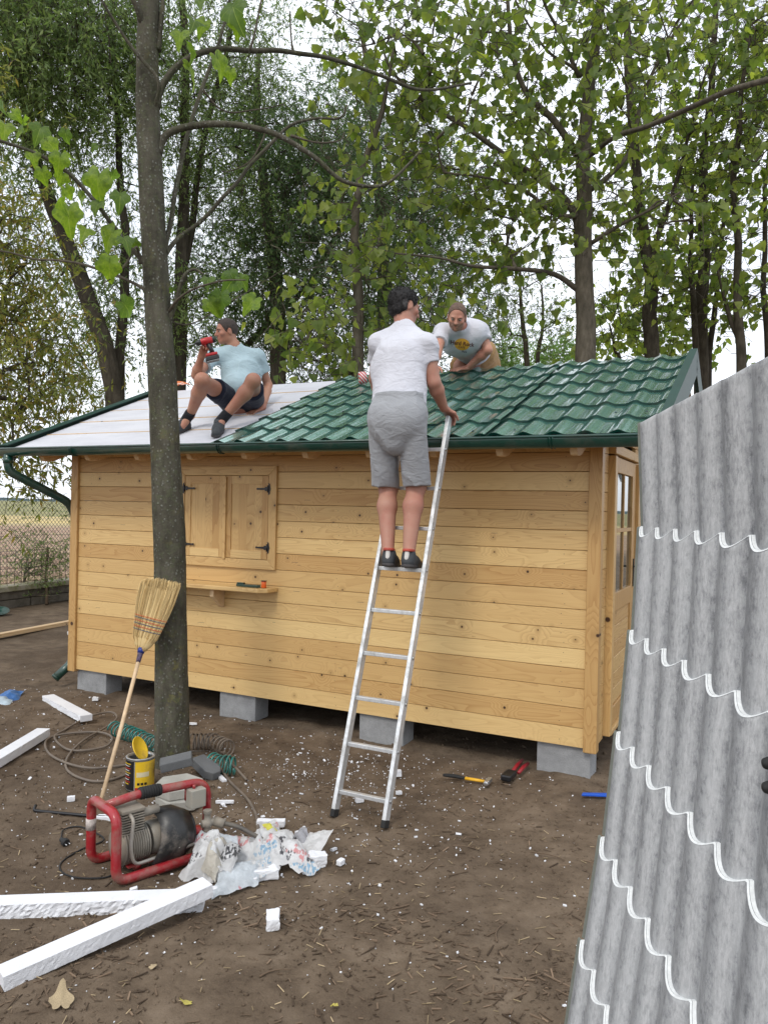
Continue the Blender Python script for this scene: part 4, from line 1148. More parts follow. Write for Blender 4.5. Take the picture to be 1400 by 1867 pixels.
# ------------------------------------------------------------------ the near tree with its large leaves
Y0 = 5.33
tb = G(315, 1393)
nt = thing('foreground_tree', 'lichen spotted tree close in front of the cabin with a few large backlit leaves', 'tree', tb)
tp = [(315, 1400), (314, 1330), (313, 1230), (311, 1120), (310, 1000), (303, 850), (297, 700), (288, 560), (279, 400), (272, 250), (269, 120), (272, 0), (276, -150), (282, -320)]
tw_ = [66, 62, 59, 58, 57, 54, 50, 47, 44, 43, 40, 38, 34, 28]
pts = [P(x, y, Y0) for x, y in tp]; pts[0] = np.array([pts[0][0], pts[0][1], -.06])
sp_ = smooth_path(pts, 10); rr = np.interp(np.linspace(0, 1, len(sp_)), np.linspace(0, 1, len(tw_)), np.array(tw_) / 2 * Y0 / CAM_F)
rr = rr * (1 + .02 * vnoise(sp_ * 9, 3)) ; rr[:5] *= np.linspace(1.25, 1, 5)
b = MB(); b.tube(sp_, rr, 26)
V = b.V[0]; c_ = np.repeat(sp_, 26, 0); rad = V[:len(c_)] - c_; V[:len(c_)] += rad * (.03 * vnoise(V[:len(c_)] * np.array([13, 13, 5]), 4) + .02 * vnoise(V[:len(c_)] * 30, 5))[:, None]
b.build('trunk', M['bark_near'], nt, tb, smooth=True)
brs = [([(285, 195), (300, 150), (330, 115), (372, 96), (450, 92), (530, 97), (600, 106), (700, 140), (770, 165), (860, 150)], 7.5, 3, [0, 0, 0, 0, .1, .2, .3, .5, .7, .9]),
       ([(288, 280), (305, 248), (345, 230), (400, 226), (460, 234), (510, 250), (570, 285), (625, 330), (680, 342), (720, 325), (770, 270)], 8.5, 2.5, [0, 0, -.05, -.1, -.1, -.1, -.05, 0, 0, 0, 0]),
       ([(268, 480), (235, 445), (190, 390), (135, 325), (70, 280), (0, 255), (-60, 240)], 5.5, 2.5, [0, 0, -.1, -.2, -.3, -.4, -.5]),
       ([(270, 530), (225, 505), (150, 483), (70, 472), (0, 458), (-50, 450)], 3.5, 1.6, [0, .1, .2, .3, .4, .5]),
       ([(298, 470), (325, 435), (370, 400), (430, 335), (490, 265), (530, 228), (575, 214), (620, 212), (632, 190)], 5, 2.2, [0, .1, .1, .1, .1, .1, .1, .1, .1]),
       ([(300, 460), (312, 400), (330, 300), (352, 210), (385, 120), (410, 40), (425, -40)], 6, 3, [0, .1, .2, .3, .4, .5, .6]),
       ([(278, 215), (288, 150), (250, 100), (215, 50), (185, 0), (170, -60)], 4.5, 2, [0, -.1, -.15, -.2, -.3, -.4]),
       ([(266, 60), (258, 40), (250, 15), (232, -20), (200, -80)], 8, 4, [0, -.05, -.1, -.15, -.2]),
       ([(285, 90), (296, 20), (300, -20), (330, -90)], 6, 3, [0, 0, .05, .1]),
       ([(303, 600), (322, 545), (338, 505), (356, 492), (372, 500)], 6, 2, [0, -.05, -.1, -.1, -.1]),
       ([(303, 575), (320, 550), (350, 527), (400, 512), (448, 510)], 3.4, 1.2, [0, -.1, -.2, -.3, -.3]),
       ([(258, 480), (250, 450), (235, 475), (215, 500), (190, 518)], 3.2, 1.2, [-.1, -.15, -.2, -.2, -.2]),
       ([(455, 92), (465, 55), (475, 0), (480, -50)], 2.6, 1.4, [.1, .1, .1, .1]),
       ([(534, 97), (532, 60), (530, 20)], 2.2, 1.2, [.2, .2, .2]),
       ([(372, 165), (395, 190), (430, 205), (480, 200), (520, 190)], 2.4, 1, [.1, .1, .1, .1, .1]),
       ([(485, 232), (478, 260), (455, 295), (420, 312), (405, 312)], 2, .8, [-.1, -.1, -.1, -.1, -.1]),
       ([(530, 250), (575, 260), (620, 255), (628, 240)], 2.4, 1, [-.1, 0, 0, 0]),
       ([(300, 580), (340, 590), (390, 570), (440, 540), (520, 490)], 1.8, .8, [0, .1, .2, .3, .4])]
for bp, r0, r1, dy in brs:
    q = [P(x, y, Y0 + dy[min(i, len(dy) - 1)]) for i, (x, y) in enumerate(bp)]
    s = smooth_path(q, 6); s += np.c_[vnoise(s * 5, 8), vnoise(s * 5, 9), vnoise(s * 5, 10)] * .012
    ra = np.linspace(r0, r1, len(s)) * .86 * Y0 / CAM_F; ra[:3] *= np.array([1.5, 1.25, 1.1])
    b = MB(); b.tube(s, ra, 10); b.build('branch', M['bark_near'] if r0 > 4 else M['bark'], nt, tb)
# upper crown of the near tree, above the picture
rg = np.random.default_rng(77)
cp = crown_points([(300, -520, 5.5, 330, 170, 1.2, 26), (80, -350, 5.3, 150, 90, .8, 8), (520, -330, 5.6, 160, 80, .8, 8)], rg)
b = MB()
for pts_, rad, r0 in grow([(sp_[-40:], None)], cp, rg, tip=.006): b.tube(pts_, rad, 5, caps=False)
tag(b.build('twigs', M['bark'], nt, tb), kind='stuff')
ps = np.repeat(cp, 6, 0) + rg.normal(size=(len(cp) * 6, 3)) * .22
V, F = scatter(PL, PLF, ps, leaf_frames(rg.normal(size=ps.shape), 1.2, rg, 2.0), .2 * rg.uniform(.6, 1.2, len(ps))); c = MB(); c.add(V, F); tag(c.build('crown', M['paul_leaf'], nt, tb), kind='stuff')
# large single leaves: lobed heart with veins raised as folds
def big_leaf_mat():
    m = Mat('large_backlit_leaf'); v = m.tc(); s = m.sep(v); r = m.rnd()
    ax = m.math('ABSOLUTE', s[0]); rib = m.rng(ax, .006, .016, 1, 0)
    an = m.math('ARCTAN2', ax, s[1]); ve = m.math('ABSOLUTE', m.math('SINE', m.math('MULTIPLY', an, 5.2)))
    vein = m.math('MAXIMUM', rib, m.rng(ve, .05, .13, .7, 0))
    n = m.noise(v, 9, 4, .6); c = m.mix(m.rng(n, .35, .65), (.13, .20, .028), (.20, .27, .036)); c = m.mix(m.rng(r, .45, .75, 0, .75), c, (.055, .10, .030))
    c2 = m.mix(m.math('MULTIPLY', vein, .75), c, (.26, .32, .10)); c2 = m.mix(m.rng(m.noise(v, 3.5, 3, .6), .45, .62, 0, .6), c2, (.07, .12, .03)); t = m.mix(1.0, c2, (2.3, 2.5, .9), 'MULTIPLY')
    m.set(color=c2, rough=.45, spec=.4); m.bump(m.math('ADD', vein, m.math('MULTIPLY', n, .5)), .4, .02); m.translucent(t, .5); return m.m
M['big_leaf'] = big_leaf_mat()
def big_leaf(seed):
    rg = np.random.default_rng(seed); n = 40; a = np.linspace(-PI, PI, n, endpoint=False)
    lob = 1 + .12 * np.cos(5 * a) + .05 * rg.normal(size=n) * .6
    r = lob * (.46 + .10 * np.cos(a)) * (1 - .55 * np.exp(-((np.abs(a) - PI) / .30) ** 2)) * (1 + .22 * np.exp(-(a / .22) ** 2))
    rings = [.35, .7, 1.0]; V = [[0, 0, 0]]
    curl = rg.uniform(.4, 1.0); fold = rg.uniform(.25, .7)
    for q in rings:
        x = r * np.sin(a) * q; y = r * np.cos(a) * q
        z = fold * np.abs(x) - curl * (x * x + y * y) * 1.0 - .25 * np.maximum(y, 0) ** 2 + .03 * np.sin(5 * a + seed) * q * q
        V += list(np.stack([x, y, z], 1))
    i = np.arange(n); j = (i + 1) % n; F3 = np.stack([np.zeros(n, int), 1 + j, 1 + i], 1)
    F4 = np.vstack([np.stack([1 + k * n + i, 1 + k * n + j, 1 + (k + 1) * n + j, 1 + (k + 1) * n + i], 1) for k in range(2)])
    b = MB(); b.add(np.array(V), [F3, F4], 0, True); return b
protos = [big_leaf(s) for s in range(5)]
pm = [mesh_from('leaf', np.concatenate(p.V), p.F) for p in protos]
for q in pm: q.materials.append(M['big_leaf'])
LV = [(425, 30, 34), (355, 50, 24), (372, 52, 22), (330, 72, 24), (345, 98, 24), (346, 140, 28), (398, 122, 28), (420, 140, 18), (432, 50, 22), (360, 10, 22),
      (88, 270, 24), (75, 245, 24), (110, 300, 26), (45, 235, 22), (78, 325, 22), (45, 245, 16), (120, 250, 16), (60, 290, 20), (125, 290, 14), (115, 330, 20),
      (175, 272, 12), (180, 340, 34), (205, 330, 20), (220, 368, 22), (122, 355, 18), (125, 400, 34), (112, 375, 22), (158, 428, 22), (150, 368, 18), (180, 380, 18), (205, 440, 30), (228, 445, 20), (245, 448, 14), (200, 495, 30), (208, 480, 18), (228, 572, 32),
      (10, 240, 26), (5, 205, 20), (25, 215, 16),
      (380, 518, 18), (402, 553, 26), (384, 562, 22), (428, 522, 28), (440, 518, 18), (462, 562, 28), (420, 505, 16), (314, 530, 8)]
for k, (x, y, s) in enumerate(LV):
    o = bpy.data.objects.new('leaf', pm[k % 5]); COL.objects.link(o); o.parent = nt
    Yd = Y0 - .12 - .35 * max(0, (250 - x) / 250) + rg.uniform(-.12, .12); p = P(x, y - s * .5, Yd)
    o.location = tuple(p - tb)
    down = np.array([rg.normal() * .45, rg.normal() * .5, -1 + rg.uniform(0, .5)]); down /= np.linalg.norm(down)
    fc = np.array([rg.normal() * .45, -1, rg.uniform(-.1, .9)]); xx = np.cross(down, fc); xx /= np.linalg.norm(xx); zz = np.cross(xx, down)
    Mr = Matrix(np.stack([xx, down, zz], 1)).to_4x4(); o.rotation_euler = Mr.to_euler(); sc = s * 1.65 * Yd / CAM_F * rg.uniform(.85, 1.05); o.scale = (sc, sc * 1.02, sc)
    pet = MB(); e = p - down * s * .3 * Yd / CAM_F; pet.tube(smooth_path([p, (p + e) / 2 + (0, 0, .01), e + np.array([rg.normal() * .01, 0, .03])], 3), .0014, 5); pet.build('leaf_stalk', M['big_leaf'], nt, tb)
# ================================================================== people: smooth solids turned into one continuous surface each
def unit(v): v = np.asarray(v, float); return v / (np.linalg.norm(v) + 1e-12)
def nets(D, o, h):
    ins = D < 0; nx, ny, nz = D.shape
    acc = np.zeros((nx - 1, ny - 1, nz - 1, 3), np.float32); cnt = np.zeros((nx - 1, ny - 1, nz - 1), np.float32)
    def sl(a, n, d): return slice(a, n - 1 + a) if d else None
    for ax in range(3):
        oth = [a for a in range(3) if a != ax]
        for u in (0, 1):
            for v in (0, 1):
                off = [0, 0, 0]; off[oth[0]] = u; off[oth[1]] = v
                s0 = tuple(slice(off[a], D.shape[a] - 1 + off[a]) for a in range(3))
                off1 = list(off); off1[ax] += 1
                s1 = tuple(slice(off1[a], D.shape[a] - 1 + off1[a]) for a in range(3))
                m = ins[s0] != ins[s1]
                a0, a1 = D[s0][m], D[s1][m]; t = a0 / (a0 - a1)
                c = np.zeros((len(t), 3), np.float32); c[:, ax] = t; c[:, oth[0]] = u; c[:, oth[1]] = v
                acc[m] += c; cnt[m] += 1
    act = cnt > 0; ids = np.full(cnt.shape, -1, np.int64); ids[act] = np.arange(act.sum())
    V = (np.argwhere(act) + acc[act] / cnt[act][:, None]) * h + o
    F = []
    for ax in range(3):
        b, c = [a for a in range(3) if a != ax]
        s = [slice(1, D.shape[a] - 1) for a in range(3)]; s0 = list(s); s0[ax] = slice(0, D.shape[ax] - 1); s1 = list(s); s1[ax] = slice(1, D.shape[ax])
        A, B = ins[tuple(s0)], ins[tuple(s1)]
        q = np.argwhere(A != B); 
        if len(q) == 0: continue
        fl = A[tuple(q.T)]; q = q.copy(); q[:, b] += 1; q[:, c] += 1
        def g(db, dc):
            r = q.copy(); r[:, b] -= db; r[:, c] -= dc; return ids[tuple(r.T)]
        f = np.stack([g(1, 1), g(0, 1), g(0, 0), g(1, 0)], 1)
        if ax == 1: f = f[:, ::-1]
        F.append(np.where(fl[:, None], f, f[:, ::-1]))
    return V, np.vstack(F)
class Solid:
    def __init__(s, h=.006, k=.02): s.ops, s.h, s.k, s.fn = [], h, k, None
    def cap(s, a, b, ra, rb=None, k=None, flat=None, cuts=(), sub=False):
        s.ops.append(('cap', np.asarray(a, float), np.asarray(b, float), ra, ra if rb is None else rb, s.k if k is None else k, flat, cuts, sub)); return s
    def ell(s, c, r, Rm=None, k=None, cuts=(), sub=False):
        s.ops.append(('ell', np.asarray(c, float), np.asarray(r, float), None if Rm is None else np.asarray(Rm), 0, s.k if k is None else k, None, cuts, sub)); return s
    def cut(s, p, n, k=.004): s.ops.append(('cut', np.asarray(p, float), unit(n), 0, 0, k, None, (), False)); return s
    def field(s):
        lo, hi = np.full(3, 1e9), np.full(3, -1e9); bb = []
        for o in s.ops:
            if o[0] == 'cap': r = max(o[3], o[4]); l, u = np.minimum(o[1], o[2]) - r, np.maximum(o[1], o[2]) + r
            elif o[0] == 'ell': r = max(o[2]); l, u = o[1] - r, o[1] + r
            else: bb.append(None); continue
            bb.append((l, u))
            if not o[8]: lo, hi = np.minimum(lo, l), np.maximum(hi, u)
        lo -= .03; hi += .03; h = s.h; n = np.ceil((hi - lo) / h).astype(int) + 1
        ax = [lo[i] + np.arange(n[i]) * h for i in range(3)]
        D = np.full(tuple(n), .25, np.float32)
        for o, B in zip(s.ops, bb):
            if B is None: i0, i1 = np.zeros(3, int), n
            else: i0 = np.clip(((B[0] - .05 - lo) / h).astype(int), 0, n); i1 = np.clip(((B[1] + .05 - lo) / h).astype(int) + 2, 0, n)
            sl = tuple(slice(a, b) for a, b in zip(i0, i1))
            X = np.stack(np.meshgrid(*[ax[i][i0[i]:i1[i]] for i in range(3)], indexing='ij'), -1)
            if o[0] == 'cut': d = (X - o[1]) @ o[2]; D[sl] = np.maximum(D[sl], d); continue
            if o[0] == 'cap':
                a, b = o[1], o[2]; q = X - a; ab = b - a
                t = np.clip((q @ ab) / (ab @ ab + 1e-12), 0, 1); v = q - t[..., None] * ab
                if o[6] is not None: fd = unit(o[6][0]); v = v + fd * (v @ fd)[..., None] * (o[6][1] - 1)
                d = np.linalg.norm(v, axis=-1) - (o[3] + t * (o[4] - o[3]))
            else:
                q = X - o[1]
                if o[3] is not None: q = q @ o[3]
                k0 = np.linalg.norm(q / o[2], axis=-1); k1 = np.linalg.norm(q / o[2] ** 2, axis=-1) + 1e-9; d = k0 * (k0 - 1) / k1
            for cp, cn in o[7]: d = np.maximum(d, (X - cp) @ unit(cn))
            k = o[5]; A = D[sl]
            if o[8]:
                d = -d; hh = np.clip(.5 - .5 * (A - d) / max(k, 1e-5), 0, 1); D[sl] = A * (1 - hh) + d * hh + k * hh * (1 - hh)
            else:
                hh = np.clip(.5 + .5 * (A - d) / max(k, 1e-5), 0, 1); D[sl] = A * (1 - hh) + d * hh - k * hh * (1 - hh)
        if s.fn is not None:
            m = np.abs(D) < .04; I = np.argwhere(m); D[m] += s.fn(I * h + lo)
        return D, lo
    def mesh(s, name, mat, parent, sm=1):
        D, lo = s.field(); V, F = nets(D, lo, s.h)
        for _ in range(sm):       # light smoothing
            a = np.zeros_like(V); c = np.zeros(len(V))
            for i in range(4):
                np.add.at(a, F[:, i], V[F[:, (i + 1) % 4]]); np.add.at(c, F[:, i], 1)
                np.add.at(a, F[:, i], V[F[:, (i + 3) % 4]]); np.add.at(c, F[:, i], 1)
            V = V * .5 + .5 * a / c[:, None]
        o = wloc_of(parent); me = mesh_from(name, V - o, [(F, 0, True)])
        ob = link_mesh(name, me, mat, parent, o); s.V, s.F = V, F
        return ob

def skin_mat(name, col, red):
    m = Mat(name); v = m.tc(); n = m.noise(v, 6, 4, .6); f = m.noise(v, 90, 3, .6)
    c = m.mix(m.rng(n, .38, .66), col, red); c = m.mix(m.rng(f, .5, .75, 0, .25), c, tuple(x * .7 for x in col))
    m.set(color=c, rough=.52, spec=.4, sss=.08); m.bsdf.inputs['Subsurface Radius'].default_value = (.010, .004, .002)
    m.bump(m.noise(v, 160, 3, .6), .15, .002); return m.m
def cloth_mat(name, col, var=.1, wr=.6, weave=900, rough=.9):
    m = Mat(name); v = m.tc(); n = m.noise(v, 7, 4, .6); w = m.noise(v, weave, 2, .5); g = m.noise(m.mapping(v, (6, 6, 12)), 1.8, 4, .6, .8)
    c = m.mix(m.rng(n, .3, .7), tuple(x * (1 - var) for x in col), col); c = m.mix(m.rng(w, .35, .7, 0, .35), c, tuple(x * .72 for x in col))
    m.set(color=c, rough=rough, spec=.15, sheen=.1); m.bump(g, wr, .02); return m.m
M['skin_a'] = skin_mat('tanned_skin', (.39, .205, .145), (.36, .15, .105))
M['skin_b'] = skin_mat('brown_tanned_skin', (.40, .205, .135), (.36, .15, .10))
M['skin_c'] = skin_mat('ruddy_skin', (.46, .235, .165), (.42, .165, .115))
M['tee_white'] = cloth_mat('white_cotton', (.60, .605, .66))
M['tee_blue'] = cloth_mat('pale_blue_cotton', (.40, .52, .57))
M['grey_sweat'] = cloth_mat('grey_marl_cotton', (.33, .34, .36), .08, .6, 500)
M['navy'] = cloth_mat('navy_cotton', (.020, .024, .042))
M['khaki'] = cloth_mat('khaki_cotton', (.36, .225, .105))
M['hair_dark'] = plain('dark_greying_hair', (.018, .016, .016), .55, .5, 60, bump=1, bscale=170, bdist=.012)
M['hair_brown'] = plain('short_brown_hair', (.035, .022, .017), .65, .4, 60, bump=.8, bscale=220, bdist=.006)
M['hair_short'] = plain('cropped_grey_brown_hair', (.12, .075, .055), .8, .4, 60, bump=.7, bscale=260, bdist=.004)
M['beard'] = plain('grey_stubble', (.27, .155, .115), .85, .4, 60, bump=.7, bscale=260, bdist=.004)
M['shoe_dark'] = plain('dark_trainer', (.035, .038, .042), .7, .3, 40, bump=.3)
M['shoe_sole'] = plain('trainer_sole', (.05, .045, .045), .8, .3, 40)
M['red_rubber'] = plain('red_trim', (.36, .05, .03), .6)
M['white_trim'] = plain('pale_trim', (.55, .53, .50), .7)
M['sock'] = cloth_mat('black_sock', (.015, .015, .018))
M['eye_white'] = plain('eye_white', (.34, .30, .27), .25); M['eye_dark'] = plain('eye_dark', (.02, .014, .01), .2)

def head_frame(f, u):
    f = unit(f); u = unit(np.asarray(u, float) - f * (np.asarray(u) @ f)); r = np.cross(f, u)     # r = the person's right
    return r, f, u
def add_head(S, c, f, u, neck, sc=1.0):
    r, f, u = head_frame(f, u); Rm = np.stack([r, f, u], 1)
    q = lambda a, b, z: c + (r * a + f * b + u * z) * sc
    S.ell(q(0, -.012, .022), (.077 * sc, .096 * sc, .092 * sc), Rm, .02)
    S.ell(q(0, .018, -.040), (.062 * sc, .072 * sc, .074 * sc), Rm, .03)
    S.ell(q(0, .055, -.086), (.030 * sc, .024 * sc, .024 * sc), Rm, .02)
    S.cap(q(-.040, -.005, -.070), q(0, .055, -.092), .024, .022, .02); S.cap(q(.040, -.005, -.070), q(0, .055, -.092), .024, .022, .02)
    S.cap(q(-.035, .075, .012), q(.035, .075, .012), .014, .014, .012)               # brow
    for s in (-1, 1):
        S.ell(q(s * .032, .092, -.008), (.018, .014, .012), Rm, .010, sub=True)
        S.ell(q(s * .046, .060, -.030), (.022, .022, .020), Rm, .015)
        S.ell(q(s * .079, -.006, -.014), (.009, .022, .033), np.stack([r * .94 + f * s * -.34, f * .94 + r * s * .34, u], 1), .006)
        S.ell(q(s * .090, .002, -.012), (.006, .010, .016), Rm, .004, sub=True)
    S.cap(q(0, .084, .004), q(0, .108, -.034), .009, .0125, .008); S.cap(q(-.010, .096, -.038), q(.010, .096, -.038), .009, .009, .006)
    S.cap(q(-.018, .083, -.061), q(.018, .083, -.061), .0075, .0075, .006); S.cap(q(-.016, .081, -.071), q(.016, .081, -.071), .008, .008, .006)
    S.cap(q(-.02, .098, -.0655), q(.02, .098, -.0655), .0045, .0045, .003, sub=True)
    S.cap(neck, q(0, -.018, -.05), .060, .056, .03)
def add_hand(S, w, d, n, side, curl=.3, spread=.10, sc=1.0, thumb=.8):
    """w wrist, d direction of the fingers, n palm normal (out of the palm), side +1 when the thumb is on cross(d, n)"""
    d = unit(d); n = unit(np.asarray(n, float) - d * (np.asarray(n) @ d)); t = np.cross(d, n) * side
    S.cap(w, w + d * .03 * sc, .027 * sc, .030 * sc, .015, flat=(n, 1.45))
    for o in (-.026, -.009, .009, .026): S.cap(w + d * .012 * sc + t * o * .7 * sc, w + d * .088 * sc + t * o * sc, .0165 * sc, .0135 * sc, .010, flat=(n, 1.15))
    for o, L_ in ((.030, .074), (.010, .083), (-.010, .078), (-.029, .062)):
        p = w + d * .090 * sc + t * o * sc; dd = unit(d + t * o / .03 * spread); a = 0
        for j, fr in enumerate((.44, .31, .25)):
            a += curl * (1.0, 1.25, .8)[j]
            e = unit(dd * math.cos(a) + n * math.sin(a)); p2 = p + e * L_ * fr * sc * 1.05
            S.cap(p, p2, (.0092 - .0006 * j) * sc, (.0087 - .0008 * j) * sc, .0035); p = p2
    p = w + d * .022 * sc + t * .028 * sc; e = unit(t * .75 + d * .75 + n * .25 * thumb); p2 = p + e * .042 * sc
    S.cap(w + d * .015 * sc + t * .012 * sc, p2, .017 * sc, .0125 * sc, .010); e2 = unit(t * .25 + d + n * .5 * thumb); S.cap(p2, p2 + e2 * .032 * sc, .0115 * sc, .0095 * sc, .004); 
    S.cap(p2 + e2 * .032 * sc, p2 + e2 * .032 * sc + unit(e2 + n * .3) * .024 * sc, .0098 * sc, .0075 * sc, .003)
def add_arm(S, sh, el, wr, m=1.0):
    S.cap(sh, el, .052 * m, .041 * m, .03); S.ell(sh, (.058 * m,) * 3, None, .03)
    mid = el + (wr - el) * .28; S.cap(el, mid, .040 * m, .044 * m, .02); S.cap(mid, wr, .044 * m, .0275 * m, .02)
def add_leg(S, hp, kn, an, back, m=1.0):
    S.cap(hp, kn, .088 * m, .058 * m, .03); S.ell(kn, (.057 * m,) * 3, None, .02)
    mid = kn + (an - kn) * .30 + unit(back) * .018; S.cap(kn, mid, .052 * m, .059 * m, .03); S.cap(mid, an, .058 * m, .036 * m, .03)
def shoe(name, parent, heel, toe, up, mats, w=.043, ank=None, lbl=None):
    """heel and toe at the sole; up = away from the sole"""
    d = unit(toe - heel); up = unit(np.asarray(up, float) - d * (np.asarray(up) @ d)); L_ = np.linalg.norm(toe - heel)
    S = Solid(.0055, .02); q = lambda a, z: heel + d * a * L_ + up * z
    S.cap(q(.12, .030), q(.45, .030), .038, .042, .02); S.cap(q(.45, .028), q(.88, .022), .044, .036, .03, flat=(up, 1.25)); S.cap(q(.12, .035), q(.16, .078), .036, .040, .02); S.cap(q(.2, .06), q(.62, .035), .038, .036, .03)
    S.cut(q(0, .008), -up); S.cut(q(.15, .100), up + d * -.25)
    o = S.mesh(name, mats[0], parent)
    b = Solid(.005, .01); b.cap(q(.11, .008), q(.45, .008), .041, .044, .02); b.cap(q(.45, .008), q(.86, .008), .044, .041, .02); b.cut(q(0, .016), up); b.cut(q(0, -.004), -up)
    b.mesh('sole', mats[1], o)
    return o, q, d, up
def hair_tufts(V, F, cen, n, L_, rg, mat, parent, name, grav=.3, w=.0022):
    """short tapered strands standing on the surface of a hair cap"""
    tri = F[rg.integers(0, len(F), n)]; u = rg.random((n, 4)) ; u /= u.sum(1)[:, None]
    p = (V[tri] * u[..., None]).sum(1); nn = np.cross(V[tri[:, 1]] - V[tri[:, 0]], V[tri[:, 2]] - V[tri[:, 0]]); nn /= np.linalg.norm(nn, axis=1)[:, None] + 1e-12
    out = p - cen; fl = np.sign((nn * out).sum(1)); nn *= fl[:, None]
    d = nn * .7 + rg.normal(size=(n, 3)) * .55 + np.array([0, 0, -grav]); d /= np.linalg.norm(d, axis=1)[:, None]
    x = np.cross(d, rg.normal(size=(n, 3))); x /= np.linalg.norm(x, axis=1)[:, None]
    a, b_, c = p - x * w - nn * .002, p + x * w - nn * .002, p + d * (L_ * rg.uniform(.5, 1.2, n))[:, None]
    Vv = np.stack([a, b_, c], 1).reshape(-1, 3); o = wloc_of(parent)
    m = MB(); m.add(Vv, np.arange(n * 3).reshape(-1, 3)); return m
def folds(seed, amp=.006, sc=(7, 7, 7), dirs=None):
    rg = np.random.default_rng(seed)
    def f(p):
        w = p + .05 * np.stack([vnoise(p * 4 + 3, seed), vnoise(p * 4 + 11, seed + 1), vnoise(p * 4 + 17, seed + 2)], -1)
        a = vnoise(w * np.array(sc), seed + 3); b = vnoise(w * np.array(sc) * 2.3, seed + 4)
        r = 1 - np.abs(a) * 2.2; r = np.clip(r, 0, 1) ** 2
        return -amp * (r * 1.0 + .45 * b - .3)
    return f
def drape(verts, faces, bvh, d, off, name, mat, parent):
    """lays flat print (verts in front of the cloth) onto the cloth surface along d"""
    out = []
    for v in verts:
        hit = bvh.ray_cast(Vector(v), Vector(d), 1.0)
        out.append(np.array(hit[0]) - np.asarray(d) * off if hit[0] is not None else v)
    o = wloc_of(parent); me = mesh_from(name, np.array(out) - o, [(np.asarray([f]), 0, False) for f in faces]); return link_mesh(name, me, mat, parent, o)
def text_mesh(txt, size, bold=0.0, res=3):
    cu = bpy.data.curves.new('lettering', 'FONT'); cu.body = txt; cu.size = size; cu.offset = bold; cu.align_x = 'CENTER'; cu.align_y = 'CENTER'; cu.resolution_u = res
    ob = bpy.data.objects.new('lettering', cu); COL.objects.link(ob); dg = bpy.context.evaluated_depsgraph_get(); me = bpy.data.meshes.new_from_object(ob.evaluated_get(dg))
    V = np.array([v.co[:] for v in me.vertices]); F = [list(p.vertices) for p in me.polygons]
    bpy.data.objects.remove(ob); bpy.data.curves.remove(cu); bpy.data.meshes.remove(me)
    return V, F

# ------------------------------------------------------------------ the man on the ladder
rgp = np.random.default_rng(5)
RK = 5
zr = rung_world(RK, 0, .014)
def A_(x, y, Yd): return P(x, y, Yd)
fw_ = HY; rt = HX
hipc = A_(726, 768, 4.86); hR, hL = hipc + rt * .095, hipc - rt * .095
kR, kL = A_(759, 886, 4.96), A_(708, 888, 5.06)
rw = rung_world(RK, 0, .0)
fR, fL = rung_world(RK, .072, .013), rung_world(RK, -.072, .013)
aR, aL = fR - fw_ * .045 + np.array([0, 0, .085]), fL - fw_ * .045 + np.array([0, 0, .085])
che = A_(730, 662, 4.98); nk = A_(738, 600, 5.06); hd = A_(738, 559, 5.10)
sR, sL = A_(777, 628, 4.93), A_(691, 626, 5.10)
eR, eL = A_(791, 698, 4.93), A_(684, 690, 5.30)
tR = from_hut(lx + hw, EAVE_Y - .11, 2.40)
wR = tR + np.array([-.035, -.045, .075]); wL = A_(704, 745, 5.42)
man = thing('person', 'man in white T-shirt and grey shorts standing on the ladder, seen from behind', 'person', (*zr[:2], zr[2]))
S = Solid(.0062, .03)
S.ell(hipc + (0, 0, .02), (.165, .125, .13), np.stack([rt, fw_, [0, 0, 1]], 1)); S.cap(hipc, che, .145, .150, .05, flat=(fw_, 1.25)); S.ell(che, (.175, .12, .17), np.stack([rt, fw_, [0, 0, 1]], 1), .05)
S.cap(sL, sR, .062, .062, .05); S.cap(che, nk, .09, .062, .05)
add_leg(S, hR, kR, aR, -fw_, 1.05); add_leg(S, hL, kL, aL, -fw_, 1.05); add_arm(S, sR, eR, wR, 1.05); add_arm(S, sL, eL, wL, 1.05)
fdA = unit(fw_ * .80 + rt * .55 + np.array([0, 0, -.18])); upA = unit(np.array([.06, .12, 1.0]))
add_head(S, hd, fdA, upA, nk, 1.0)
add_hand(S, wR, unit(tR + np.array([0.02, .03, .02]) - wR + np.array([.015, .03, -.0])), np.array([0, .1, -1.0]), -1, .55, .05)
add_hand(S, wL, unit(fw_ * 1.0 + np.array([0, 0, -.1])), np.array([0, .2, -1.]), 1, .15, .12)
for a, f_ in ((aR, fR), (aL, fL)): S.cap(a, f_ + fw_ * .06 + np.array([0, 0, .03]), .036, .03, .02)
S.mesh('body', M['skin_a'], man)
r_, f_, u_ = head_frame(fdA, upA)
Hh = Solid(.0055, .012); Rm_ = np.stack([r_, f_, u_], 1)
Hh.ell(hd + u_ * .030 - f_ * .016, (.087, .104, .093), Rm_, cuts=((hd + u_ * .035 + f_ * .055, f_ * 1.0 - u_ * .55), (hd - u_ * .065, -u_ * 1.0 + f_ * .35)))
Hh.ell(hd - u_ * .03 - f_ * .045, (.074, .062, .062), Rm_, .02, cuts=((hd - u_ * .085, -u_),)); Hh.ell(hd + u_ * .0 - f_ * .0, (.07, .07, .08), Rm_, sub=True)
for s in (-1, 1): Hh.ell(hd + r_ * .085 * s - u_ * .016 + f_ * .000, (.02, .026, .036), Rm_, .006, sub=True)
Hh.fn = lambda p: .0045 * vnoise(p * 55, 3) + .003 * vnoise(p * 120, 4)
hm = Hh.mesh('hair', M['hair_dark'], man, 0)
tf = hair_tufts(Hh.V, Hh.F, hd, 4200, .016, rgp, None, hm, 'hair', .2); tf.build('loose_hair', M['hair_dark'], man)
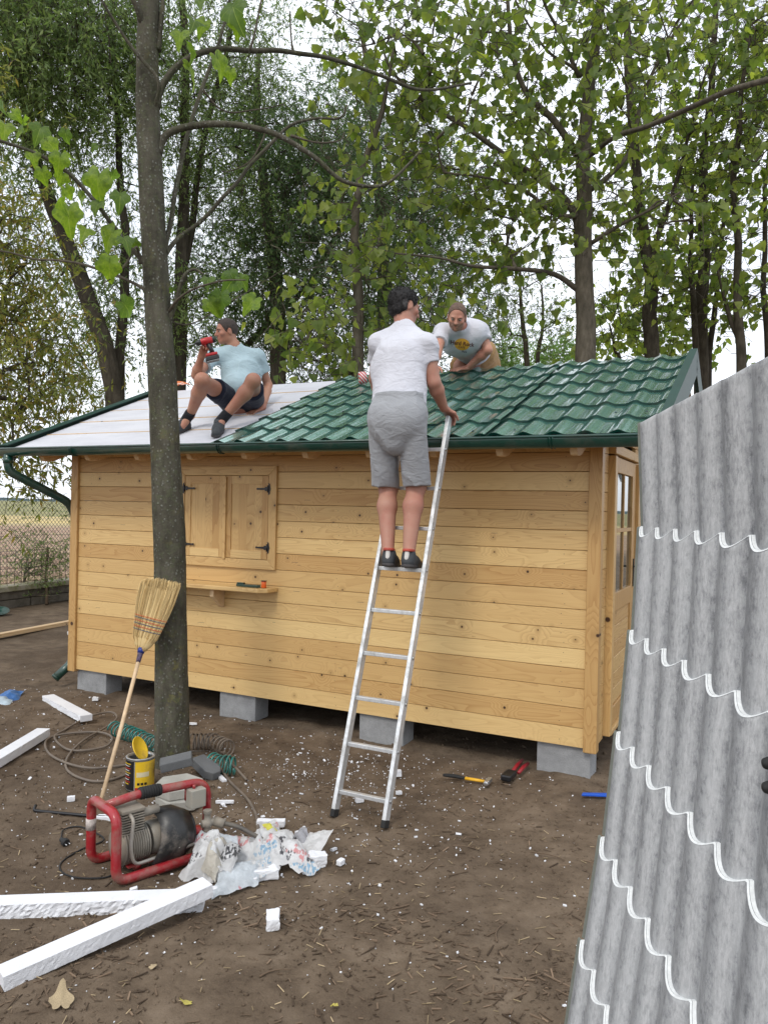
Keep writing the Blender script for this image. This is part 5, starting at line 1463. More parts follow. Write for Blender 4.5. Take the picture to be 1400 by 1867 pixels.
# greying sides above the right ear
m = Solid(.005, .008); m.ell(hd + r_ * .073 - u_ * .005 - f_ * .034, (.014, .030, .040), Rm_); m.ell(hd + r_ * .085 - u_ * .016, (.03, .028, .038), Rm_, .006, sub=True); m.fn = Hh.fn; m.mesh('greying_temple', plain('grey_hair', (.05, .047, .047), .7, .5, 60, bump=1, bscale=200, bdist=.01), man, 0)
def tee(parent, joints, mat, hem, hemn, infl, seed, sleeve=.52, belly=None, amp=.006, neck_n=None, fdir_=None, extra=None, shw=.066):
    sR_, sL_, eR_, eL_, hc_, ch_, nk_, fr_ = joints
    T_ = Solid(.0062, .03); ups = unit(ch_ - hc_)
    rr_ = unit(sR_ - sL_); Rb = np.stack([rr_, np.cross(ups, rr_), ups], 1)
    T_.cap(hc_ - ups * .02, ch_, infl[0], infl[1], .05, flat=(fr_, infl[4])); T_.ell(ch_, (infl[2], infl[3], .175), Rb, .05)
    T_.cap(sL_, sR_, shw + .006, shw + .006, .05); [T_.cap(nk_ + (ch_ - nk_) * .05, s__ + (nk_ - ch_) * .02, .056, .062, .04) for s__ in (sL_, sR_)]; T_.cap(ch_, nk_, .10, .062, .05)
    if belly is not None: T_.ell(*belly, None, .05)
    if extra: extra(T_)
    T_.cut(hem, -np.asarray(hemn))
    for a, b in ((sR_, eR_), (sL_, eL_)):
        d = unit(b - a); e = a + (b - a) * sleeve; T_.cap(a, a + (b - a) * (sleeve + .1), shw + .004, shw + .004, .03, cuts=((e, d),))
    nn_ = unit(nk_ - ch_) if neck_n is None else neck_n
    T_.cap(nk_ - nn_ * .0, nk_ + nn_ * .2, .066, .075, .004, sub=True)
    T_.fn = folds(seed, amp, (5.5, 5.5, 4)); o = T_.mesh('t_shirt', mat, parent); return o, T_
up_t = unit(nk - hipc)
tee(man, (sR, sL, eR, eL, hipc, che, nk, fw_), M['tee_white'], A_(720, 737, 4.9), up_t + rt * .06, (.180, .174, .194, .142, 1.22), 21, .50, amp=.008, neck_n=unit(hd - nk), shw=.060)
sh_ = Solid(.0062, .03)
sh_.ell(hipc + (0, 0, .045), (.176, .145, .13), np.stack([rt, fw_, [0, 0, 1]], 1)); sh_.ell(hipc - fw_ * .040 + rt * .070 + (0, 0, -.01), (.105, .10, .13), None, .10); sh_.ell(hipc - fw_ * .040 - rt * .070 + (0, 0, -.01), (.105, .10, .13), None, .10); sh_.cap(hipc - fw_ * .05, hipc - fw_ * .03 + np.array([0, 0, -.14]), .08, .075, .08)
sh_.cap(hipc + (0, 0, -.02), hipc + (0, 0, -.13), .105, .075, .04); sh_.cap(hipc + (0, 0, .05), hipc + (0, 0, .17), .165, .158, .03, flat=(fw_, 1.22)); sh_.cut(hipc + (0, 0, .175), (0, 0, 1))
for h_, k_, o_ in ((hR, kR, .012), (hL, kL, -.012)):
    e = k_ + rt * o_ * 1.6 + np.array([0, 0, -.004]); sh_.cap(h_ - fw_ * .02, e - np.array([0, 0, .05]) - fw_ * .005, .096, .088, .012, cuts=((e, (0.05 if o_ > 0 else -.05, 0, -1)),))
sh_.fn = folds(33, .006, (7, 7, 3.2)); sh_.mesh('shorts', M['grey_sweat'], man)
wb = MB()
for s, f0, a in ((1, fR, aR), (-1, fL, aL)):
    dv = unit(fw_ + rt * (-.12 if s == 1 else -.25) + np.array([0, 0, -.10])); hl = f0 - dv * .115 + np.array([0, 0, .002]); tt = f0 + dv * .165
    o, q, d, up_ = shoe('shoe', man, hl, tt, np.array([0, 0, 1.0]), (M['shoe_dark'], M['shoe_sole']))
    S2 = Solid(.005, .01); S2.cap(q(.03, .050), q(.035, .095), .017, .015, .01); S2.mesh('heel_tab', M['white_trim'], o); S2 = Solid(.005, .01); S2.cap(q(.08, .100), q(.20, .105), .034, .036, .01); S2.cut(q(0, .112), up_); S2.cut(q(0, .094), -up_); S2.mesh('collar', M['red_rubber'], o)

# ------------------------------------------------------------------ the seated man with the drill
B0 = R(440, 752); hc = B0 + np.array([0, .03, .105])
fb = unit(np.array([-.15, -1, 0])); rb = np.array([-1, .1, 0]); rb = unit(rb)          # his right is on the left of the picture
che = P(430, 672, 6.98); che = np.array([che[0], hc[1] + .06, che[2]]); nk = P(428, 634, che[1] + .0); hd = P(413, 604, che[1] - .03)
sR, sL = P(386, 652, che[1] - .06), P(470, 652, che[1] + .04)
fRs, fLs = R(336, 786), R(400, 789)
kR, kL = P(369, 693, 6.52), P(462, 694, 6.50)
aR, aL = P(347, 758, fRs[1] + .03), P(410, 760, fLs[1] + .05)
eR, wR = P(358, 684, 6.72), P(367, 652, 6.63)
hdl = P(374, 636, 6.60)
eL, hLp = P(489, 702, che[1] + .14), R(466, 752)
wL = hLp + np.array([.06, .04, .05])
man = thing('person', 'seated man in pale blue T-shirt holding a red drill on the white roof boards', 'person', B0)
S = Solid(.0062, .03)
S.ell(hc, (.16, .13, .12)); S.cap(hc, che, .155, .15, .05, flat=(fb, 1.2)); S.ell(che, (.17, .12, .16), None, .05); S.cap(sL, sR, .06, .06, .05); S.cap(che, nk, .09, .062, .05)
add_leg(S, hc + rb * .09, kR, aR, (0, .5, -.5), 1.02); add_leg(S, hc - rb * .09, kL, aL, (0, .5, -.5), 1.02)
add_arm(S, sR, eR, wR, 1.0); add_arm(S, sL, eL, wL, 1.0)
fdB = unit(np.array([-.86, -.50, -.14])); upB = unit(np.array([-.06, -.05, 1.0]))
add_head(S, hd, fdB, upB, nk, 1.0)
add_hand(S, wR, unit(hdl - wR + np.array([.01, 0, .05])), np.array([.55, -.6, .1]), 1, .85, .03)
add_hand(S, wL, unit(np.array([-.6, -.5, -.35])), unit(np.array([0, .3, -1.])), -1, .12, .2)
S.cap(aR, fRs + (0, -.08, .03), .036, .03, .02); S.cap(aL, fLs + (0, -.08, .03), .036, .03, .02)
S.mesh('body', M['skin_b'], man)
def short_hair(parent, hd_, f, u, mat, lift=.004, line=.058, nape=-.055):
    r2, f2, u2 = head_frame(f, u); R2 = np.stack([r2, f2, u2], 1); q = Solid(.005, .01)
    q.ell(hd_ + u2 * .024 - f2 * .013, (.078 + lift, .098 + lift, .093 + lift), R2, cuts=((hd_ + u2 * .045 + f2 * line, f2 * 1.0 - u2 * .45), (hd_ + u2 * nape, -u2 + f2 * .55)))
    for s in (-1, 1): q.ell(hd_ + r2 * .084 * s - u2 * .016 - f2 * .002, (.02, .024, .034), R2, .006, sub=True)
    q.fn = lambda p: .0016 * vnoise(p * 90, 3); return q.mesh('hair', mat, parent, 0)
short_hair(man, hd, fdB, upB, M['hair_brown'], .005)
def face_bits(parent, hd_, f, u, brow):
    r2, f2, u2 = head_frame(f, u); q = lambda a, b, z: hd_ + r2 * a + f2 * b + u2 * z
    for s in (-1, 1):
        e = Solid(.0028, .004); e.ell(q(s * .031, .0725, -.007), (.0120,) * 3); eo = e.mesh('eye', M['eye_white'], parent); e = Solid(.0022, .003); e.ell(q(s * .031, .083, -.008), (.0062,) * 3); e.mesh('iris', M['eye_dark'], eo)
        b_ = MB(); b_.tube(smooth_path([q(s * .012, .092, .010), q(s * .030, .091, .016), q(s * .050, .076, .011)], 4), .0042, 6, flat=.6); b_.build('eyebrow', brow, parent)
    b_ = MB(); b_.tube(smooth_path([q(-.022, .0845, -.0655), q(0, .0905, -.0645), q(.022, .0845, -.0655)], 4), .0022, 5); b_.build('mouth', plain('lip', (.23, .08, .06), .6), parent)
face_bits(man, hd, fdB, upB, M['hair_brown'])
ob, TB = tee(man, (sR, sL, eR, eL, hc, che, nk, fb), M['tee_blue'], hc + np.array([0, -.02, -.02]), unit((0, .25, 1)), (.185, .168, .185, .135, 1.12), 41, .55, belly=(hc + np.array([-.02, -.06, .12]), np.array([.165, .15, .15])), amp=.009, neck_n=unit(hd - nk))
bv = BVHTree.FromPolygons([tuple(v) for v in TB.V], [tuple(int(i) for i in f) for f in TB.F])
# little script print on the chest
pc = P(457, 658, 6.5); b = MB(); t = np.linspace(0, 1, 30)
p2 = np.stack([pc[0] + (t - .5) * .075, np.full(30, pc[1]), pc[2] - (t - .5) * .012 + .006 * np.sin(t * 31) * (1 - .4 * t)], 1); p3 = np.stack([pc[0] + (t - .4) * .06, np.full(30, pc[1]), pc[2] - .014 + .002 * np.sin(t * 45)], 1)
for pth in (p2, p3):
    hp = [bv.ray_cast(Vector(v), Vector((0, 1, 0)), 1.5)[0] for v in pth]; hp = np.array([np.array(h_) - (0, .0012, 0) for h_ in hp if h_ is not None])
    if len(hp) > 3: b.tube(hp, .0011, 4)
b.build('chest_print', M['navy'], ob)
sh_ = Solid(.0062, .03); sh_.ell(hc + (0, 0, .0), (.185, .16, .125)); sh_.cut(hc + (0, 0, .10), (0, -.3, 1))
for h_, k_, e_ in ((hc + rb * .09, kR, .62), (hc - rb * .09, kL, .62)):
    d = unit(k_ - h_); e = h_ + (k_ - h_) * e_; sh_.cap(h_, h_ + (k_ - h_) * (e_ + .12), .112, .098, .04, cuts=((e, d),))
sh_.fn = folds(52, .007); sh_.mesh('shorts', M['navy'], man)
for a, f0, dv in ((aR, fRs, (-.42, -.9, -.30)), (aL, fLs, (.06, -1, -.30))):
    dv = unit(dv); base = f0 + np.array([0, 0, .004]); hl = base - dv * .07 + np.array([0, .0, .01]); o, q, d, up_ = shoe('shoe', man, hl, base + dv * .21, np.array([0, -.35, 1.0]), (M['shoe_dark'], M['shoe_sole']))
    k_ = kR if a is aR else kL; sk = Solid(.0055, .01); sk.cap(q(.18, .07), a + (k_ - a) * .16, .045, .046, .01, cuts=((a + (k_ - a) * .13, unit(k_ - a)),)); sk.mesh('sock', M['sock'], man)
    b = MB()
    for j in range(4): c0 = q(.38 + j * .09, .085 - j * .013); sd = np.cross(d, up_); b.tube([c0 - sd * .022, c0 + up_ * .006, c0 + sd * .022], .003, 5)
    b.build('lace', M['sock'], o)
# the drill he holds
M['drill_red'] = plain('red_plastic', (.42, .012, .016), .38, .1); M['drill_black'] = plain('black_plastic', (.014, .014, .016), .45)
dc = P(376, 622, 6.56); ax_ = unit(np.array([-.93, -.25, -.30])); dnv = unit(np.array([.17, -.05, -1.0])); dnv = unit(dnv - ax_ * (dnv @ ax_)); sv_ = np.cross(ax_, dnv); Md = np.stack([ax_, sv_, dnv], 1)
drill = thing('cordless_drill', 'red and black cordless drill in the raised hand of the seated man', 'drill', dc)
b = MB(); Mt = np.stack([sv_, np.cross(ax_, sv_), ax_], 1)
b.lathe([(.020, -.062), (.029, -.052), (.031, .0), (.029, .03), (.022, .045)], 18, dc, Mt); b.build('housing', M['drill_red'], drill)
b = MB(); b.lathe([(.022, -.080), (.027, -.074), (.028, -.054), (.022, -.05)], 18, dc, Mt); b.build('end_cap', M['drill_black'], drill)
b = MB(); b.lathe([(.021, .044), (.023, .050), (.022, .078), (.014, .088), (.006, .096)], 16, dc, Mt); b.build('chuck', M['drill_black'], drill)
b = MB(); b.tube([dc + ax_ * .09, dc + ax_ * .16], .0032, 6); b.build('bit', M['steel'], drill)
b = MB(); b.tube([dc + dnv * .02 - ax_ * .012, dc + dnv * .07 - ax_ * .020, dc + dnv * .115 - ax_ * .024], [.020, .018, .021], 12, flat=.85); b.build('grip', M['drill_black'], drill)
b = MB(); b.box(dc + dnv * .125 - ax_ * .012, (.10, .066, .026), Md); b.build('battery_mount', M['drill_red'], drill, bevel=.008)
b = MB(); b.box(dc + dnv * .158 - ax_ * .010, (.115, .072, .040), Md); bt = b.build('battery', M['drill_black'], drill, bevel=.008)
b = MB(); b.box(dc + dnv * .180 - ax_ * .010, (.105, .066, .004), Md); b.build('base_plate', plain('grey_plastic', (.30, .32, .33), .5), bt)
b = MB(); b.box(dc + dnv * .035 + ax_ * .014, (.012, .012, .024), Md); b.build('trigger', M['drill_red'], drill, bevel=.003)

# ------------------------------------------------------------------ the kneeling man behind the ridge
fc = unit(np.array([-.18, -1, 0])); rc = unit(np.array([-1, .18, 0]))
hc = P(868, 645, 7.42); che = P(846, 616, 7.02); nk = P(838, 598, 6.86); hd = P(833, 577, 6.74)
sR, sL = P(806, 606, 6.92), P(876, 604, 6.98); eL = P(889, 638, 6.93); hp_ = R(836, 682, .04)
wL = P(852, 671, hp_[1] + .02); wL[2] = max(wL[2], hp_[2] + .03); eR = P(797, 640, 6.72); wR = P(790, 668, 6.62)
kR, kL = P(838, 668, 7.34), P(893, 664, 7.50); aR, aL = from_hut(*(to_hut(kR) + np.array([.02, .40, -.12]))), from_hut(*(to_hut(kL) + np.array([.02, .40, -.12])))
man = thing('person', 'kneeling man in printed white T-shirt and khaki shorts leaning over the roof ridge', 'person', kR - np.array([0, 0, .06]))
S = Solid(.0062, .03); tu = unit(nk - hc); Rt = np.stack([rc, np.cross(tu, rc), tu], 1)
S.ell(hc, (.16, .12, .13), Rt); S.cap(hc, che, .14, .15, .05); S.ell(che, (.17, .115, .16), Rt, .05); S.cap(sL, sR, .058, .058, .05); S.cap(che, nk, .09, .06, .05)
add_leg(S, hc + rc * .09, kR, aR, (0, 0, 1), 1.0); add_leg(S, hc - rc * .09, kL, aL, (0, 0, 1), 1.0); add_arm(S, sR, eR, wR); add_arm(S, sL, eL, wL)
fdC = unit(np.array([-.14, -.86, -.50])); upC = unit(np.array([0.03, -.50, .86])); add_head(S, hd, fdC, upC, nk, .98)
add_hand(S, wL, unit(np.array([-.85, -.45, -.18])), np.array([-.1, .25, -1.]), -1, .10, .22); add_hand(S, wR, unit(np.array([0, -.9, -.35])), np.array([0, .3, -1.]), 1, .1, .15)
for a in (aR, aL): S.cap(a, a + HY * .1 - (0, 0, .05), .035, .03, .02)
S.mesh('body', M['skin_c'], man); short_hair(man, hd, fdC, upC, M['hair_short'], .0015, .048); face_bits(man, hd, fdC, upC, M['beard'])
r2, f2, u2 = head_frame(fdC, upC); q = Solid(.005, .01); R2 = np.stack([r2, f2, u2], 1)
q.ell(hd + f2 * .020 - u2 * .048, (.0635, .0725, .068), R2, cuts=((hd - u2 * .048, u2 - f2 * .25),)); q.ell(hd + f2 * .058 - u2 * .088, (.033, .025, .026), R2, .015); q.ell(hd + f2 * .11 - u2 * .066, (.022, .03, .009), R2, .004, sub=True); q.fn = lambda p: .002 * vnoise(p * 90, 3); q.mesh('beard', M['beard'], man, 0)
ob, TC = tee(man, (sR, sL, eR, eL, hc, che, nk, np.cross(tu, rc)), M['tee_white'], hc + tu * .07, tu, (.168, .172, .185, .135, 1.1), 61, .55, amp=.007, neck_n=unit(hd - nk))
bv = BVHTree.FromPolygons([tuple(v) for v in TC.V], [tuple(int(i) for i in f) for f in TC.F])
# chest print: round badge with lettering, the cafe name across it
pc = P(842, 628, 6.4); dr = unit(P(842, 628, 7.0) - pc); e1 = np.array([1, 0, -.10]); e1 = unit(e1 - dr * (e1 @ dr)); e2 = np.cross(e1, dr) * 1.0
if e2[2] < 0: e2 = -e2
def badge(V2, F2, off, mat, name='print', dx=0, dz=0): return drape([pc + e1 * (x + dx) + e2 * (y + dz) for x, y in V2], F2, bv, dr, off, name, mat, ob)
rings = [np.array([[0, 0]])] + [np.stack([k / 6 * .068 * np.cos(a_), k / 6 * .052 * np.sin(a_)], 1) for k in range(1, 7) for a_ in [np.linspace(0, 2 * PI, 28, endpoint=False)]]
V2 = np.vstack(rings); F2 = [[0, 1 + i, 1 + (i + 1) % 28] for i in range(28)] + [[1 + 28 * k + i, 1 + 28 * (k + 1) + i, 1 + 28 * (k + 1) + (i + 1) % 28, 1 + 28 * k + (i + 1) % 28] for k in range(5) for i in range(28)]
badge(V2, F2, .0015, plain('yellow_print', (.72, .38, .04), .7))
for txt, sz, dz, bo in (('Hard Rock', .048, .006, .0012), ('CAFE', .026, -.026, .0003)):
    Vt, Ft = text_mesh(txt, sz, bo); badge(Vt[:, :2], Ft, .003, plain('dark_red_print', (.10, .018, .02), .7), 'lettering', 0, dz)
Vt, Ft = text_mesh('Park', .024, .0003); badge(Vt[:, :2], Ft, .003, M['navy'], 'lettering', .03, -.062)
sh_ = Solid(.0062, .03); sh_.ell(hc, (.18, .14, .15), Rt)
for h_, k_, e_ in ((hc + rc * .09, kR, .98), (hc - rc * .09, kL, .98)): d = unit(k_ - h_); e = h_ + (k_ - h_) * e_; sh_.cap(h_, k_ + (0, 0, .01), .112, .092, .04)
sh_.cut(hc + tu * .12, tu); sh_.fn = folds(72, .009, (8, 8, 8)); sh_.mesh('shorts', M['khaki'], man)
for a in (aR, aL): shoe('shoe', man, a - HY * .02 - (0, 0, .06), a + HY * .20 - (0, 0, .14), np.array([0, 0, 1.]) - HY * -.3, (M['shoe_dark'], M['shoe_sole']))
# ================================================================== the standing roof sheet in the right foreground (its grey fleece side towards us)
def fleece():
    m = Mat('grey_fleece'); v = m.tc(); 
    a = m.noise(m.mapping(v, (1, 1, .30)), 9, 4, .6); n = m.noise(v, 34, 8, .75); f = m.noise(m.mapping(v, (1, 1, .35)), 90, 5, .8); w = m.voronoi(v, 260)
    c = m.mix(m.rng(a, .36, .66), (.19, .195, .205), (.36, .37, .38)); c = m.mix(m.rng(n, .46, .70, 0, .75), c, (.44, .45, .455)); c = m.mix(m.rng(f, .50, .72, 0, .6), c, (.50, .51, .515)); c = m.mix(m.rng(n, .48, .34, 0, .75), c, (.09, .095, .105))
    s = m.sep(v); ph = m.math('SINE', m.math('ADD', m.math('MULTIPLY', s[1], 2 * PI / .178), m.math('MULTIPLY', a, 1.2))); c = m.mix(m.math('MULTIPLY', m.rng(ph, .1, 1), m.rng(f, .3, .6, .15, .75)), c, (.56, .565, .57)); c = m.mix(m.math('MULTIPLY', m.rng(ph, -.1, -.9), .45), c, (.13, .135, .145))  # corrugation shading painted in: pale streaks on crests, dark ones in valleys
    m.set(color=c, rough=.96, spec=.1, sheen=.15); m.bump(m.math('ADD', m.math('MULTIPLY', f, 1.0), m.math('MULTIPLY', n, .8)), .6, .004); return m.m
M['fleece'] = fleece(); M['fleece_edge'] = plain('fleece_crease', (.74, .76, .76), .85, .12, 60, bump=.5, bscale=200); M['edge_grey'] = plain('grey_green_edge', (.16, .17, .145), .7, .15, 30)  # step ledges: bare crease, with brightness from the sky painted in as white
ed = [P(x, y, 2.65) for x, y in ((1175, 768), (1174, 958), (1156, 1147), (1132, 1332), (1103, 1524), (1066, 1712), (1033, 1875))]
ed.append(ed[-1] * 2 - ed[-2])
edz = np.array([e[2] for e in ed])[::-1]; edx = np.array([e[0] for e in ed])[::-1]
hdir = unit(np.array([-.05, -1.0, 0])); ndir = unit(np.array([-1.0, .05, .12]))
def fleece_sheet(name, x_off, y_off, parent, full=True, z_off=0.0):
    b = MB(); per = .178; W = 1.78; npw = 20; us = np.arange(0, int(W / per * npw) + 1) / npw; xs_ = us * per
    zt = ed[0][2] + z_off; mods = 6
    def pos(u_, z, off):
        X_ = np.interp(z, edz, edx); base = np.stack([np.full_like(u_, X_ + x_off), np.full_like(u_, 2.65 + y_off), np.full_like(u_, z)], 1)
        return base + hdir * u_[:, None] + ndir * off[:, None]
    c_ = np.abs(np.sin(PI * (us + .02))) ** .95; wv = .021 * c_
    shf = .034 * c_
    z1 = zt; prev = None
    for k in range(mods):
        lenm = (ed[0][2] - ed[1][2]) if k == 0 else (edz[::-1][k] - edz[::-1][k + 1]); z2 = z1 - lenm
        if k == mods - 1: z2 = max(.012, z2)
        rows = []
        for g in (0, .012, .04, .15, .3, .5, .7, .85, .95, 1.0):
            z = z1 - (z1 - z2) * g; zz_ = z - shf * (1 if k else .35) * (1 - g) + shf * g * (-1 if g > 0 else 0)
            off = wv + .013 * (1 - g) * (0 if k == 0 and False else 1) - (.004 if g == 0 else 0)
            R_ = pos(xs_, z, off); R_[:, 2] = z - shf * (1 if k else .4 + .6 * g) + (0 if k else (1 - g) * .035 * np.clip(xs_, 0, 1.2))
            rows.append(R_)
        V_ = np.concatenate(rows); n_ = len(xs_); idx_ = np.arange(len(V_)).reshape(-1, n_)
        b.add(V_, np.stack([idx_[:-1, :-1], idx_[1:, :-1], idx_[1:, 1:], idx_[:-1, 1:]], -1).reshape(-1, 4), 0, True)
        if prev is not None:
            V2 = np.concatenate([prev, rows[0], rows[1]]); i2 = np.arange(3 * n_).reshape(3, n_)
            b.add(V2, np.stack([i2[0, :-1], i2[1, :-1], i2[1, 1:], i2[0, 1:]], -1).reshape(-1, 4), 1, False)
            pass
            V3 = np.concatenate([rows[0] + ndir * .001, rows[1] + ndir * .001]); i3 = np.arange(2 * n_).reshape(2, n_)
            b.add(V3, np.stack([i3[:-1, :-1], i3[1:, :-1], i3[1:, 1:], i3[:-1, 1:]], -1).reshape(-1, 4), 1, True)
        # folded edge strip running away from us
        E1 = np.stack([r__[0] for r__ in rows]); E2 = E1 + np.array([.004, .022, 0]) - ndir * .022 + np.array([-.030, 0, 0]); E0_ = E1
        V4 = np.concatenate([E1, E2]); m_ = len(E1); i_ = np.arange(m_ - 1); b.add(V4, np.stack([i_, i_ + m_, i_ + m_ + 1, i_ + 1], 1), 2, True)
        prev = rows[-1]; z1 = z2
    # metal front side behind the fleece
    V5 = np.concatenate(b.V); 
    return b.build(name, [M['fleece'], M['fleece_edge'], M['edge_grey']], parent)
shb = thing('roof_sheets', 'grey stepped and corrugated roof sheets standing on edge in the right foreground, felt side showing', 'roof sheet', (ed[-2][0], 2.2, 0))
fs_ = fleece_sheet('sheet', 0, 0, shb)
s2 = MB(); V_ = np.array([v.co[:] for v in fs_.data.vertices]) + np.array(fs_.location) + wloc_of(shb)
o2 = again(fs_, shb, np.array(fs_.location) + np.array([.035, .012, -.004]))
# black rubber stop at the right edge of the sheet
for k, py in enumerate((1392, 1436)):
    c = P(1438, py, 1.48); b = MB(); b.lathe([(.003, 0), (.010, .002), (.013, .010), (.010, .020), (.003, .024)], 14, c + np.array([-.03, 0, 0]), frame_from((-1, -.2, 0)))
    tag(b.build('rubber_knob', M['rubber']), ['upper of two black rubber knobs on the right edge of the grey sheet', 'lower of two black rubber knobs on the right edge of the grey sheet'][k], 'knob', 'black knobs on the grey sheet')

# ================================================================== broom leaning on the tree
bb = G(181, 1473, .014); fer = P(258, 1186, 5.10); top = P(292, 1068, 5.16); sd = unit(np.array([1, -.1, .30])); ax2 = unit(fer - bb)
broom = thing('broom', 'upturned straw broom leaning on the tree trunk with its bristles up', 'broom', bb)
M['handle_wood'] = plain('pale_turned_wood', (.58, .42, .26), .6, .15, 20); M['straw_b'] = chip_mat('broom_straw', (.42, .29, .13), (.66, .50, .25)); M['navy_tape'] = plain('blue_tape', (.015, .03, .19), .45)
b = MB(); b.tube([bb, bb + (fer - bb) * .5 + np.array([.004, 0, 0]), fer], .0125, 12); b.build('handle', M['handle_wood'], broom)
fax = unit(top - fer)
b = MB(); b.tube([fer - ax2 * .085, fer - ax2 * .01, fer + fax * .015], [.0145, .019, .028], 14); b.build('ferrule', plain('printed_label', (.10, .075, .12), .4, .8, 40), broom)
b = MB(); b.tube([fer - ax2 * .02, fer + fax * .014], [.0205, .0285], 14); b.build('band', M['navy_tape'], broom)
rgb = np.random.default_rng(3); sdx = unit(sd - fax * (sd @ fax)); sdy = np.cross(fax, sdx)
def bw(t): return np.interp(t, [0, .06, .14, .25, .45, .7, 1.0], [.030, .062, .080, .092, .112, .134, .138])
def bt_(t): return np.interp(t, [0, .15, .4, 1.0], [.024, .036, .026, .022])
Lb = .47; n = 2600; a = rgb.uniform(-1, 1, n); q = rgb.uniform(-1, 1, n) * np.sqrt(1 - a * a * .9); tl = rgb.uniform(.93, 1.04, n) - .10 * np.clip(-a, 0, 1) ** 2
k = 6; ts = np.linspace(0, 1, k)[None] * tl[:, None]
bend = 0 * ts
cen_ = fer + fax * .0 + fax * (ts * Lb)[..., None] + sdx * (a[:, None] * bw(ts) + bend)[..., None] + sdy * (q[:, None] * bt_(ts))[..., None]
cen_ += rgb.normal(size=(n, 1, 3)) * (.010 * np.clip(ts - .35, 0, 1) ** 1.5)[..., None]
wd_ = np.cross(fax, rgb.normal(size=(n, 3))); wd_ /= np.linalg.norm(wd_, axis=1)[:, None]
Vb = np.stack([cen_ + wd_[:, None] * .0011, cen_ - wd_[:, None] * .0011], 2).reshape(-1, 3); idx_ = np.arange(n * k * 2).reshape(n, k, 2)
b = MB(); b.add(Vb, np.stack([idx_[:, :-1, 0], idx_[:, :-1, 1], idx_[:, 1:, 1], idx_[:, 1:, 0]], -1).reshape(-1, 4)); tag(b.build('bristles', M['straw_b'], broom), kind='stuff')
tt_ = np.linspace(0, .9, 12); core = MB(); ang = np.linspace(0, 2 * PI, 20, endpoint=False)
Vc = np.array([fer + fax * Lb * t + sdx * (.93 * bw(t) * np.cos(ang)[:, None] + 0 * t) + sdy * (.93 * bt_(t) * np.sin(ang)[:, None]) for t in tt_]).reshape(-1, 3)
I_ = np.arange(240).reshape(12, 20); core.add(Vc, [np.stack([I_[:-1], np.roll(I_[:-1], -1, 1), np.roll(I_[1:], -1, 1), I_[1:]], -1).reshape(-1, 4), I_[-1][None]], 0, True); core.build('bristle_core', M['straw_b'], broom)
for j, t in enumerate((.28, .32, .36, .40, .44, .47)):
    b = MB(); b.tube([fer + fax * Lb * t + sdx * (1.02 * bw(t) * math.cos(x) + 0 * t) + sdy * 1.12 * bt_(t) * math.sin(x) for x in np.linspace(0, 2 * PI, 36, endpoint=False)], .0022, 5, closed=True); b.build('stitching', plain('orange_twine', (.55, .10, .04), .8) if j in (1, 3, 5) else plain('dark_blue_twine', (.06, .09, .15), .8), broom)

# ================================================================== paint tin
c0 = G(256, 1436); can = thing('paint_tin', 'yellow and black paint tin with its lid bent open beside the trunk', 'paint tin', c0)
rc_, hc_ = .088, .205; yel = plain('yellow_print_tin', (.72, .47, .02), .4, .1, dirt=(.25, .16, .05), dirt_amt=.1); blk = plain('black_print_tin', (.012, .012, .014), .35); redp = plain('red_print_tin', (.42, .03, .015), .4)
def cyl_patch(a0, a1, z0, z1, r_, mat, name, par, n=10):
    b = MB(); aa = np.linspace(a0, a1, n); V_ = np.array([[c0[0] + r_ * math.cos(x), c0[1] + r_ * math.sin(x), z] for z in (z0, z1) for x in aa]); I = np.arange(n - 1); b.add(V_, np.stack([I, I + 1, I + 1 + n, I + n], 1), 0, True); return b.build(name, mat, par)
b = MB(); b.lathe([(rc_ - .002, .003), (rc_, .005), (rc_, hc_ - .004), (rc_ + .003, hc_), (rc_ - .012, hc_ + .001), (rc_ - .014, hc_ - .02), (rc_ - .004, hc_ - .03), (rc_ - .004, .02), (.001, .02)], 36, c0, caps=False); b.lathe([(rc_ - .002, .003), (.0005, .003)], 36, c0, caps=False); tin = b.build('tin', plain('tinplate', (.42, .43, .43), .35, .1, 20, metal=.7), can)
D_ = math.pi / 180
cyl_patch(196 * D_, 262 * D_, .012, .190, rc_ + .0012, blk, 'label_back', tin, 14); cyl_patch(262 * D_, 360 * D_, .030, .190, rc_ + .0012, yel, 'label_front', tin, 18); cyl_patch(262 * D_, 360 * D_, .012, .030, rc_ + .0012, redp, 'label_foot', tin, 18)
cyl_patch(262 * D_, 266 * D_, .013, .189, rc_ + .0018, plain('tin_seam', (.45, .45, .45), .35, metal=.6), 'seam', tin, 3)
cols_ = [yel, redp, M['white_trim'], redp, M['white_trim'], yel, M['white_trim'], redp, M['white_trim'], yel]
for j in range(10): cyl_patch((203 + 2 * (j % 2)) * D_, (236 + (j * 7) % 13) * D_, .045 + j * .014, .051 + j * .014, rc_ + .0020, cols_[j], 'text_line', tin, 8)
cyl_patch(272 * D_, 322 * D_, .095, .125, rc_ + .002, plain('cream_print', (.62, .55, .35), .5), 'label_band', tin, 10); 
for j in range(3): cyl_patch((275 + j * 14) * D_, (285 + j * 14) * D_, .045, .060, rc_ + .002, blk, 'label_mark', tin, 4)
lc = c0 + np.array([-.005, .0, hc_ + .045]); b = MB(); Ml = frame_from(unit((.80, -.12, .42))); b.lathe([(.0, 0), (.070, .0), (.074, .005), (.078, .004), (.078, -.001)], 30, lc, Ml, caps=False); b.build('lid', yel, can)
b = MB(); b.lathe([(.0, -.003), (.060, -.004)], 20, lc, Ml, caps=False); b.build('lid_inside', plain('grey_paint', (.35, .33, .29), .6), can)

